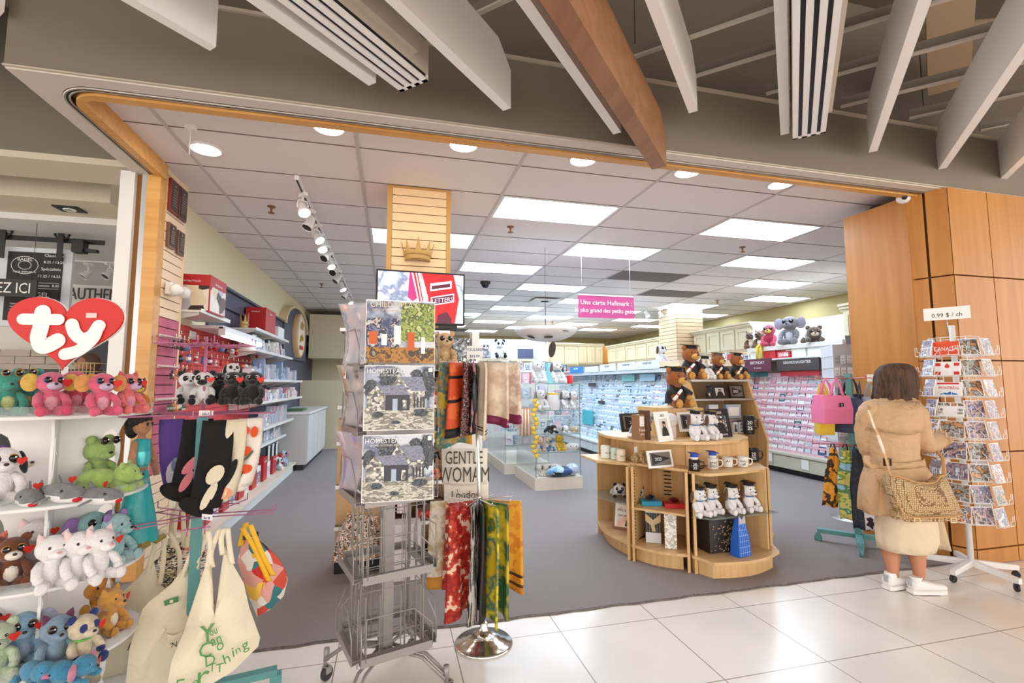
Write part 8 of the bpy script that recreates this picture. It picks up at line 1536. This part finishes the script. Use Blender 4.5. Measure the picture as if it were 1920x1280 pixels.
# ================================================================ white postcard spinner
PB = V((4.2, 2.74, 0)); D0 = 3.67; PA = -atan2(PB.x, PB.y); WW = mat('white_wire', (240, 240, 240), .4)
t = thing('postcard_rack', 'white wire postcard spinner on a five-legged caster base by the wood pillar', 'display rack', PB, PA)
m = MB(); m.tube([(0, 0, .08), (0, 0, 1.86)], .019, 0, 14); m.build('centre_pole', WHITE, t)
for k in range(5):
    R = Matrix.Rotation(2*pi*k/5+.6, 3, 'Z'); m = MB(); m.prism([(0, .07), (0, .115), (.3, .09), (.3, .055)], .03, R@V((0, .015, 0)), R@V((1, 0, 0)), (0, 0, 1)); l = m.build('leg', WHITE, t); c = MB(); caster(c, R@V((.285, 0, -.0)), 0, 0, .75, k*1.3); c.build('caster', BLACK, l)
cols_ = [(-1.02, .185), (-.30, .15), (.62, .15), (1.15, .2), (2.4, .15), (-2.2, .15)]
PCM = [picture('pc_%d' % i, c, s, .3, sharp=i == 3) for i, (c, s) in enumerate((([(150, 176, 214), (226, 232, 240), (70, 90, 130), (190, 170, 180), (110, 100, 120)], 22), ([(90, 80, 110), (170, 160, 200), (50, 44, 60), (220, 190, 180), (130, 120, 160)], 24), ([(60, 70, 60), (140, 140, 130), (190, 190, 190), (40, 44, 44), (210, 150, 100)], 28), ([(236, 238, 244), (140, 170, 210), (206, 120, 60), (250, 250, 252), (90, 110, 140)], 24)))]
pr = random.Random(4)
CNM = ['beside the coat', 'facing the aisle', 'turned toward the pillar', 'against the pillar', 'round the far side', 'toward the bags']
for ci, (a, r) in enumerate(cols_):
    R = Matrix.Rotation(a, 3, 'Z'); n = 9; 
    for k in range(n):
        z = .40+k*.152; w = .075 if ci != 1 else .082; m = MB(); P = lambda x, y, zz: R@V((x, -y, zz))
        m.tube([P(-w, r, z), P(w, r, z)], .002, 0, 4); m.tube([P(-w, r+.035, z+.01), P(w, r+.035, z+.01)], .002, 0, 4)
        for s_ in (-1, 1): m.tube([P(s_*w, r-.05, z+.06), P(s_*w, r, z), P(s_*w, r+.035, z+.01), P(s_*w, r+.035, z+.075), P(s_*w*.65, r+.035, z+.075), P(s_*w*.65, r+.035, z+.04), P(s_*w*.3, r+.035, z+.04), P(s_*w*.3, r+.035, z+.01)], .0022, 0, 4)
        m.build('wire_pocket', WW, t)
        if ci > 3 and k % 2: continue
        q = PB+Matrix.Rotation(PA, 3, 'Z')@P(0, r+.012, z+.006); kd = pr.randrange(4)
        white = ci == 1 and k >= 5; nm = {8: 'orange national postcard', 7: 'white postcard with red flag corners', 6: 'white city postcard with red and blue lettering', 5: 'white postcard with small photos'}[k] if white else ['blue city postcard', 'dusky violet postcard', 'dark street postcard', 'pale skyline postcard'][kd]
        p_ = thing('postcard', '%s, %s pocket up, column %s' % (nm, ordinal(k), CNM[ci]), 'postcard', q, 0, 'postcards on the white spinner'); p_.rotation_euler = (Matrix.Rotation(PA+a, 3, 'Z')@Matrix.Rotation(-.2, 3, 'X')).to_euler()
        ww, hh = (.078, .108) if white else ((.062, .125) if ci != 0 else (.058, .13)); ww = .07 if ci == 1 and not white else ww
        m = MB(); m.bx((-ww, 0, 0), (ww, .006, hh)); m.build('card', PAPER, p_)
        m = MB()
        if white:
            if k == 8: m.bx((-ww, -.001, 0), (ww, 0, hh)); m.build('print', mat('pc_orange', (226, 80, 40), .4), p_); m = MB(); m.text('CANADA', (0, -.003, hh*.35), .042, depth=.0004, squeeze=.8); m.build('lettering', PAPER, p_)
            elif k == 7: 
                for sx in (-1, 1):
                    for sz in (.1, .72): m.box((sx*ww*.7, -.001, hh*(sz+.09)), (ww*.4, .001, hh*.22))
                m.prism([(0, .02), (.015, .0), (.01, -.015), (-.01, -.015), (-.015, 0)], .001, (0, -.002, hh*.7)); m.build('print', RED, p_)
            elif k == 6: m.bx((-ww*.9, -.001, hh*.84), (ww*.75, 0, hh*.95)); m.text('MONTRÉAL', (0, -.001, hh*.5), .03, depth=.0004, squeeze=.78); m.build('print', mat('pc_red', (206, 30, 40), .4), p_); m = MB(); m.prism([(-.055, 0), (.055, 0), (.04, .012), (.03, .01), (.01, .024), (-.01, .012), (-.03, .016)], .001, (0, -.001, hh*.12)); m.build('print_blue', mat('pc_blue', (40, 110, 190), .4), p_)
            else:
                for x in range(4): m.box((-ww*.75+x*ww*.5, -.001, hh*.86), (ww*.4, .001, hh*.18))
                for z_ in (.3, .5): m.box((-ww*.75, -.001, hh*z_), (ww*.35, .001, hh*.15)); m.box((ww*.7, -.001, hh*z_), (ww*.4, .001, hh*.15))
                m.build('print', PCM[2], p_)
        else:
            if ci == 0: m.bx((-ww*.95, -.001, hh*.52), (ww*.95, 0, hh*.97)); m.bx((-ww*.95, -.001, hh*.03), (ww*.95, 0, hh*.48))
            else: m.bx((-ww*.96, -.001, hh*.04), (ww*.96, 0, hh*.96))
            m.build('print', PCM[kd], p_)
for s_ in (-.07, .07):
    m = MB(); m.tube([(s_, -.12, .4), (s_, -.12, 1.76)], .0025, 0, 4); m.tube([(s_*1.6, .1, .4), (s_*1.6, .1, 1.76)], .0025, 0, 4); m.build('upright_wire', WW, t)
for z in (.4, 1.0, 1.76):
    m = MB(); m.tube([(.15*cos(2*pi*k/24), .15*sin(2*pi*k/24), z) for k in range(25)], .0025, 0, 4); m.build('ring_wire', WW, t)
q = PB+V((-.12, -.05, 0)); slip((q.x, q.y, 1.895), PA, .265, .095, 'white price sign reading 0.99 on top of the postcard spinner', ['0.99 $ / ch'], col_=(50, 46, 46), th=.045, stem=.12)
# ================================================================ the woman in the trench coat
Fh = V((sin(YAW), cos(YAW), 0)); Rh = V((cos(YAW), -sin(YAW), 0)); DW = 3.46
def wp(px, py, dy=0.0):
    d = ray(px, py); p = V((0, 0, H))+d*((DW+dy)/d.dot(Fh)); q = p-WO; return V((q.dot(Rh), q.dot(Fh), p.z))
d_ = ray(1695, 700); p_ = V((0, 0, H))+d_*(DW/d_.dot(Fh)); WO = V((p_.x, p_.y, 0))
t = thing('person', 'woman with brown bob in a beige trench coat looking at the postcards', 'person', WO, -YAW)
# skeleton skinned into one body
SKN = mat('skin', (196, 134, 100), 0.55, bump=(60, .05))
J = []; ED = []; RD = []
def j(p, r, par=None):
    J.append(tuple(p)); RD.append(r); 
    if par is not None: ED.append((par, len(J)-1))
    return len(J)-1
pel = j(wp(1688, 905, .05), .11)
sp = j(wp(1676, 850, .07), .085, pel); ch = j(wp(1672, 795, .07), .105, sp); nk0 = j(wp(1682, 752, .08), .07, ch); nk = j(wp(1684, 738, .1), .052, nk0); hd = j(wp(1686, 722, .12), .07, nk); j(wp(1684, 700, .12), .075, hd)
for s, kx, kd, ax, ad, fx, fd in ((-1, 1668, .07, 1673, .0, 1674, .0), (1, 1716, .0, 1722, -.06, 1722, -.06)):
    h_ = j(wp(1688+s*18, 930, .05), .09, pel); k_ = j(wp(kx, 1010, kd), .075, h_); c_ = j(wp(kx+1, 1032, kd-.02), .064, k_); c2 = j(wp(ax, 1055, ad), .046, c_); a_ = j(wp(ax+1, 1076, ad), .034, c2); j(wp(ax+2, 1088, ad), .036, a_)
for s, pts in ((1, [((1712, 768), .04, .065), ((1722, 800), .06, .05), ((1733, 832), .1, .045), ((1754, 826), .2, .038), ((1772, 816), .27, .03)]), (-1, [((1634, 768), .06, .065), ((1628, 800), .1, .05), ((1630, 842), .14, .045), ((1650, 842), .26, .038), ((1680, 830), .38, .03)])):
    par = ch
    for (pp, dy, r) in pts: par = j(wp(pp[0], pp[1], dy), r, par)
    c = V(J[par]); dr = (V(J[par])-V(J[par-1])).normalized(); up_ = V((0, 0, 1)); sd = dr.cross(up_).normalized(); pl = j(c+dr*.055, .028, par)
    b_ = c+dr*.05
    for fi, (o, L_) in enumerate(((-.026, .062), (-.009, .07), (.009, .066), (.025, .052))):
        f1 = j(b_+dr*.035+sd*o*1.1, .0095, pl); f2 = j(b_+dr*(.035+L_*.5)+sd*o*1.15-up_*.008, .0085, f1); j(b_+dr*(.035+L_*.85)+sd*o*1.15-up_*.028, .0075, f2)
    th = j(b_-dr*.01-sd*.034*s+up_*.004, .0105, par); th2 = j(b_+dr*.022-sd*.05*s+up_*.004, .0095, th); j(b_+dr*.05-sd*.046*s, .008, th2)
me = bpy.data.meshes.new('body'); me.from_pydata(J, ED, []); me.materials.append(SKN); bo = bpy.data.objects.new('body', me); SC.collection.objects.link(bo); bo.parent = t; TREE.setdefault(t.name, []).append(bo)
sk = bo.modifiers.new('skin', 'SKIN'); sk.use_smooth_shade = True; sk.use_x_symmetry = False
for i, r in enumerate(RD): me.skin_vertices[0].data[i].radius = (r, r)
me.skin_vertices[0].data[0].use_root = True
bo.modifiers.new('sub', 'SUBSURF').levels = 1; bo.modifiers['sub'].render_levels = 1
# face, mostly turned away
hc = wp(1690, 722, .14); m = MB()
m.ell(hc, (.074, .092, .108)); m.ell(hc+V((.012, .092, -.01)), (.012, .016, .022)); m.ell(hc+V((.012, .088, -.045)), (.022, .01, .008)); m.ell(hc+V((.078, -.0, -.01)), (.012, .02, .028)); m.ell(hc+V((-.076, -.0, -.01)), (.012, .02, .028)); m.ell(hc+V((.0, .05, -.075)), (.05, .05, .04)); m.build('face', SKN, t)
for x in (-.028, .04): m = MB(); m.ell(hc+V((x, .083, .012)), (.012, .006, .007)); m.build('eye', BLACK, t)
# hair: swinging bob
HR = wood('hair_brown', (50, 32, 24), (98, 68, 48), 6, 'Z', .8, 12)
m = MB(); RG = []; N_ = 56
def hring(py, xl, xr, dc, fy, by, wob):
    a = wp(xl, py, dc); b_ = wp(xr, py, dc); cx = (a.x+b_.x)/2; rx = (b_.x-a.x)/2; z = a.z; R_ = []
    for k in range(N_):
        th = 2*pi*k/N_; w_ = 1+wob*sin(k*5.3)*.05+wob*sin(k*2.1+1)*.03; y = sin(th)*(fy if sin(th) > 0 else by)*w_; R_.append(V((cx+rx*cos(th)*w_, dc+y, z+wob*.010*sin(k*3.7))))
    return R_
for a in ((680.5, 1672, 1690, .11, .02, .02, 0), (682.5, 1662, 1700, .11, .05, .05, .2), (687, 1654, 1707, .11, .08, .08, .4), (696, 1647, 1712, .115, .095, .105, .6), (708, 1643, 1715, .12, .09, .115, .8), (722, 1640, 1716, .12, .06, .12, 1), (736, 1638, 1715, .12, .04, .12, 1.2), (748, 1636, 1713, .115, .03, .115, 1.6), (757, 1640, 1709, .11, .02, .10, 2.4), (750, 1650, 1700, .11, .01, .07, 1)): RG.append(hring(*a))
m.loft(RG[::-1], 0); m.build('hair', HR, t)
m = MB(); a = wp(1714, 700, .1); m.tube([a, a+V((.004, .05, 0)), a+V((-.004, .11, -.004))], .004, 0, 5); m.box(a+V((0, .0, 0)), (.008, .02, .018)); m.build('glasses_arm', BLACK, t)
# coat
COAT = mat('trench_beige', (208, 172, 134), .75, noise=(3, (200, 162, 122), .4), bump=(7, 1.0, .06))
N_ = 64
def cring(py, xl, xr, dc, ry, fold=0.0, ph=0.0, tilt=0.0, ff=7):
    a = wp(xl, py, dc); b_ = wp(xr, py, dc); cx = (a.x+b_.x)/2; rx = (b_.x-a.x)/2; z = a.z; R_ = []
    for k in range(N_):
        th = 2*pi*k/N_; q = 1+fold*(.6*sin(ff*th+ph)+.4*sin(13*th+ph*2)); R_.append(V((cx+rx*cos(th)*q, dc+ry*sin(th)*q, z+tilt*cos(th))))
    return R_
rings = [(738, 1660, 1706, .10, .055), (742, 1652, 1712, .10, .07), (748, 1640, 1718, .09, .085), (756, 1627, 1724, .08, .10), (770, 1620, 1722, .075, .12, .008, 1), (790, 1618, 1721, .07, .13, .012, 1), (812, 1619, 1720, .07, .13, .02, 1), (832, 1624, 1718, .07, .128, .035, 1), (850, 1630, 1718, .07, .122, .05, 2), (864, 1632, 1722, .07, .12, .03, 2), (876, 1628, 1732, .07, .132, .05, 2.3), (895, 1622, 1745, .06, .155, .04, 2.5), (915, 1619, 1748, .05, .165, .045, 2.6), (935, 1617, 1750, .05, .17, .05, 2.7), (944, 1618, 1748, .05, .175, .06, 2.8, .01), (956, 1620, 1744, .05, .178, .08, 2.9, .016)]
m = MB(); m.loft([cring(*a) for a in rings[::-1]], 0, False); o = m.build('trench_coat', COAT, t); s_ = o.modifiers.new('t', 'SOLIDIFY'); s_.thickness = .004
def limb(name, pts, flat=1.0, mt=COAT, seg=20, fold=.09, parent=t):
    m = MB(); P = smooth([tuple(p[0])+(p[1],) for p in pts], 4); rr = []; u = None
    for i, p in enumerate(P):
        a = V(P[max(i-1, 0)][:3]); c = V(P[min(i+1, len(P)-1)][:3]); tt = (c-a).normalized()
        if u is None: u = V((0, 0, 1))-tt*tt.z if abs(tt.z) < .95 else V((0, 1, 0))-tt*tt.y
        u = (u-tt*u.dot(tt)).normalized(); w = tt.cross(u); rr.append([V(p[:3])+(w*cos(2*pi*k/seg)+u*sin(2*pi*k/seg)*flat)*p[3]*(1+fold*sin(3*2*pi*k/seg+i*1.1)*sin(i*.9)) for k in range(seg)])
    m.loft(rr, 0); return m.build(name, mt, parent)
limb('sleeve', [(wp(1702, 758, .09), .05), (wp(1712, 772, .06), .08), (wp(1719, 795, .05), .078), (wp(1726, 818, .05), .074), (wp(1736, 832, .08), .068), (wp(1752, 829, .16), .062), (wp(1768, 820, .24), .058)])
limb('sleeve', [(wp(1646, 758, .09), .05), (wp(1632, 772, .07), .078), (wp(1624, 795, .08), .07), (wp(1624, 820, .1), .066), (wp(1632, 846, .14), .06), (wp(1650, 848, .26), .055), (wp(1672, 836, .36), .05)])
m = MB(); a = wp(1761, 823, .20); b_ = wp(1768, 819, .235); m.tube([a, b_], [.066, .066], 0, 20); m.build('cuff_strap', COAT, t)
# storm flap across the back, collar, belt, epaulette
m = MB(); FL = []
for (py, xl, xr, dc, ry) in ((752, 1632, 1720, .083, .097), (770, 1619, 1723, .073, .128), (790, 1616, 1722, .068, .142), (808, 1617, 1721, .065, .150)):
    a = wp(xl, py, dc); b_ = wp(xr, py, dc); cx = (a.x+b_.x)/2; rx = (b_.x-a.x)/2
    FL.append([V((cx+rx*cos(th), dc+ry*sin(th), a.z+(-.012*sin(3*th)*(1 if py == 808 else 0)))) for th in [pi+.12+(pi-.24)*k/24 for k in range(25)]])
vs = [p for r in FL for p in r]; m.add(vs, [(i*25+k, i*25+k+1, (i+1)*25+k+1, (i+1)*25+k) for i in range(3) for k in range(24)], 0, True); o = m.build('storm_flap', COAT, t); s_ = o.modifiers.new('t', 'SOLIDIFY'); s_.thickness = .006
m = MB(); R1 = [cring(745, 1650, 1712, .10, .078), cring(738, 1652, 1710, .10, .074), cring(732, 1657, 1707, .10, .066)]; m.loft(R1, 0, False); o = m.build('collar', COAT, t); s_ = o.modifiers.new('t', 'SOLIDIFY'); s_.thickness = .008
m = MB(); R1 = [cring(873, 1627, 1729, .07, .134, .01, 2, .014), cring(867, 1627, 1728, .07, .137, .01, 2, .014), cring(860, 1628, 1726, .07, .134, .01, 2, .014)]; m.loft(R1, 0, False); o = m.build('belt', COAT, t); s_ = o.modifiers.new('t', 'SOLIDIFY'); s_.thickness = .006
a = wp(1664, 866, -.09); m = MB(); 
for dx, dz, w_, h_ in ((0, .022, .05, .008), (0, -.022, .05, .008), (-.022, 0, .008, .05), (.022, 0, .008, .05)): m.box(a+V((dx, 0, dz)), (w_, .012, h_))
m.build('belt_buckle', mat('buckle_brown', (60, 40, 30), .3), t)
m = MB(); m.box(wp(1703, 745, .03), (.075, .05, .008), 0, (0, .35, -.2)); m.build('epaulette', COAT, t)
m = MB(); a = wp(1637, 862, -.03); m.tube([a+V((-.045, 0, .03)), a+V((-.06, -.02, -.01)), a+V((-.03, -.03, -.04)), a+V((.02, -.03, -.03))], .02, 0, 8, flat=.3); m.build('belt_loop', COAT, t)
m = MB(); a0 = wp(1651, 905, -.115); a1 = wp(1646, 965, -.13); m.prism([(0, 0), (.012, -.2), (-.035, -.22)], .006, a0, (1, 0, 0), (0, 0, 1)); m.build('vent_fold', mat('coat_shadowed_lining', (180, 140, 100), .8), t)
SKT = mat('skirt_cream', (226, 206, 178), .7, bump=(8, .8, .04)); m = MB(); m.loft([cring(*a) for a in ((1027, 1652, 1745, .02, .15, .02, 1, .006), (1010, 1649, 1750, .03, .155, .02), (985, 1648, 1748, .04, .16, .02), (950, 1650, 1742, .05, .15), (920, 1655, 1738, .05, .14))], 0, False); o = m.build('skirt', SKT, t); s_ = o.modifiers.new('t', 'SOLIDIFY'); s_.thickness = .004
m = MB(); a = wp(1752, 960, .02); m.sheet(lambda u, v: tuple(a+V((-.03+.06*u+.05*v, .03*sin(4*u), -.26*v))), 6, 8, .004); m.build('skirt_side_flap', SKT, t)
# shoes
SHW_ = mat('sneaker_white', (240, 238, 236), .45)
def shoe(hx, hy, dy, ang, nm):
    h_ = wp(hx, hy, dy); h_.z = 0; R = Matrix.Rotation(ang, 3, 'Z'); sh = MB(); S = []
    for x, w, h in ((-.055, .022, .045), (-.05, .034, .075), (-.02, .04, .085), (.02, .04, .075), (.06, .042, .062), (.11, .046, .052), (.15, .043, .045), (.18, .032, .036), (.195, .012, .028)):
        S.append([h_+R@V((x, w*cos(2*pi*k/18), .02+max(0, h*(.5+.5*sin(2*pi*k/18))) )) for k in range(18)])
    sh.loft(S, 0); so = sh.build('shoe', SHW_, t)
    m = MB(); m.prism([(-.06, -.028), (-.03, -.04), (.03, -.041), (.11, -.048), (.17, -.038), (.2, 0), (.17, .038), (.11, .048), (.03, .041), (-.03, .04), (-.06, .028)], .026, h_+V((0, 0, .002)), R@V((1, 0, 0)), R@V((0, 1, 0))); m.build('sole', SHW_, so)
    m = MB(); m.prism([(-.06, -.028), (-.03, -.04), (.11, -.048), (.2, 0), (.11, .048), (-.03, .04), (-.06, .028)], .004, h_, R@V((1, 0, 0)), R@V((0, 1, 0))); m.build('tread', DARK, so)
    m = MB(); m.box(h_+R@V((-.052, 0, .075)), (.012, .03, .045), 0, R); m.tube([h_+R@V((.0, -.035, .095)), h_+R@V((.03, 0, .1)), h_+R@V((.0, .035, .095))], .008, 0, 5); m.build('silver_trim', mat('shoe_silver', (190, 192, 196), .25, .6), so)
    m = MB()
    for k in range(4): m.tube([h_+R@V((.045+k*.02, -.026, .085-k*.007)), h_+R@V((.05+k*.02, .026, .085-k*.007))], .004, 0, 5)
    m.build('lace', PAPER, so)
    m = MB(); m.lathe([(.038, .07), (.036, .1), (.034, .112)], h_+R@V((-.01, 0, 0)), 0, 16); m.build('sock', PAPER, t)
shoe(1672, 1085, .0, .30, 0); shoe(1721, 1098, -.075, .05, 1)
# shoulder bag with woven print, and its strap
bagp = mat('bag_canvas', (196, 164, 120), .7); nt = bagp.node_tree; N = nt.nodes; L = nt.links; tc = N.new('ShaderNodeTexCoord'); mp = N.new('ShaderNodeMapping'); mp.inputs['Scale'].default_value = (75, 75, 75); L.new(tc.outputs['Object'], mp.inputs['Vector'])
v1 = N.new('ShaderNodeTexVoronoi'); v1.feature = 'DISTANCE_TO_EDGE'; v1.inputs['Scale'].default_value = 1; v1.inputs['Randomness'].default_value = .35; L.new(mp.outputs['Vector'], v1.inputs['Vector']); cr = N.new('ShaderNodeValToRGB'); cr.color_ramp.interpolation = 'CONSTANT'; cr.color_ramp.elements[0].color = lin((128, 92, 60)); cr.color_ramp.elements[1].color = lin((208, 180, 136)); cr.color_ramp.elements[1].position = .1; L.new(v1.outputs['Distance'], cr.inputs[0]); L.new(cr.outputs[0], N['Principled BSDF'].inputs['Base Color'])
TRIM = mat('bag_trim', (206, 158, 108), .5)
bg = t; BD = -.19
O = [(1667, 890), (1680, 892), (1700, 899), (1722, 904), (1745, 905), (1757, 902), (1763, 893), (1771, 890), (1778, 902), (1788, 925), (1798, 945), (1804, 965), (1790, 968), (1750, 970), (1710, 971), (1690, 966), (1680, 945), (1670, 915)]
m = MB(); P = [wp(x, y, BD) for x, y in O]; c_ = sum((p for p in P), V((0, 0, 0)))/len(P); n = len(P); vs = []; S_ = (0, .4, .7, .9, 1.0)
for s_ in S_: vs += [V((c_.x+(p.x-c_.x)*s_, c_.y-.045*(1-s_**3), c_.z+(p.z-c_.z)*s_)) for p in P]
o0 = len(vs)
for s_ in S_: vs += [V((c_.x+(p.x-c_.x)*s_, c_.y+.05+.02*(1-s_**3), c_.z+(p.z-c_.z)*s_)) for p in P]
fs = [(i*n+k, (i+1)*n+k, (i+1)*n+(k+1) % n, i*n+(k+1) % n) for i in range(4) for k in range(n)]; fs += [tuple(o0+q for q in f[::-1]) for f in fs]+[(4*n+k, o0+4*n+k, o0+4*n+(k+1) % n, 4*n+(k+1) % n) for k in range(n)]
BGT = thing('shoulder_bag', 'large tan patterned canvas shoulder bag with a front flap worn by the woman', 'handbag', WO, -YAW)
m.add(vs, fs, 0, True); m.build('flap_body', bagp, BGT)
m = MB(); L2 = [wp(x, y, BD+.01) for x, y in ((1680, 960), (1800, 962), (1802, 972), (1780, 977), (1740, 979), (1700, 979), (1684, 974))]; m.add(L2+[p+V((0, .06, 0)) for p in L2], [tuple(range(7)), tuple(range(13, 6, -1))]+[(k, 7+k, 7+(k+1) % 7, (k+1) % 7) for k in range(7)]); m.build('bag_base', bagp, BGT)
m = MB(); m.tube([wp(x, y, BD-.008) for x, y in ((1681, 893), (1682, 920), (1688, 950), (1696, 968), (1720, 971), (1750, 970), (1790, 968), (1804, 965))], .005, 0, 6); m.tube([wp(x, y, BD-.006) for x, y in ((1668, 890), (1690, 895), (1722, 905), (1745, 906), (1757, 903), (1763, 893), (1771, 890))], .006, 0, 6); m.build('leather_piping', TRIM, BGT)
m = MB()
for x, y in ((1719, 975), (1788, 975)):
    a = wp(x, y, BD-.015)
    for dx, dz, w_, h_ in ((0, .014, .04, .006), (0, -.014, .04, .006), (-.018, 0, .006, .03), (.018, 0, .006, .03)): m.box(a+V((dx, 0, dz)), (w_, .006, h_))
m.build('buckle', mat('pale_gold', (226, 200, 150), .3, .7), BGT); m = MB(); m.box(wp(1756, 962, BD-.02), (.045, .006, .016)); m.build('name_plate', mat('plate_brown', (120, 70, 40), .4), BGT)
ST = [(1664, 748, -.03), (1630, 762, -.03), (1626, 775, -.075), (1640, 800, -.095), (1652, 830, -.095), (1662, 862, -.10), (1668, 885, -.14), (1669, 893, -.18)]
m = MB(); m.tube([wp(x, y, dy) for x, y, dy in ST[1:]], .017, 0, 8, flat=.22, up=(0, -1, 0)); m.tube([wp(1771, 892, BD+.03), wp(1768, 860, -.02), wp(1745, 830, .12)], .012, 0, 6, flat=.3); m.build('shoulder_strap', TRIM, BGT)
m = MB(); m.tube([wp(x, y, dy-.006) for x, y, dy in ((1628, 768, -.06), (1638, 797, -.1), (1640, 803, -.1))], .009, 0, 6, flat=.25, up=(0, -1, 0)); m.tube([wp(x, y, dy-.008) for x, y, dy in ((1646, 815, -.1), (1652, 832, -.1), (1658, 850, -.1))], .012, 0, 6, flat=.25, up=(0, -1, 0)); m.build('strap_stripe', mat('strap_cream', (240, 226, 204), .6), BGT)
m = MB(); a = wp(1789, 808, .33); m.box(a, (.09, .05, .004), 0, (.3, .2, .3)); one(m, 'postcard', PCM[1], 'postcard held in the hand of the woman in the beige coat', 'postcard')
_pc = [o for o in bpy.data.objects if o.get('label') == 'postcard held in the hand of the woman in the beige coat'][0]; _pc.location = WO; _pc.rotation_euler[2] = -YAW
_d = [k for k, n in LABELS.items() if n > 1]
if _d: print('DUPLICATE LABELS', len(_d), _d[:12])
print('LONG', [k for k in LABELS if len(k.split()) > 16][:5])
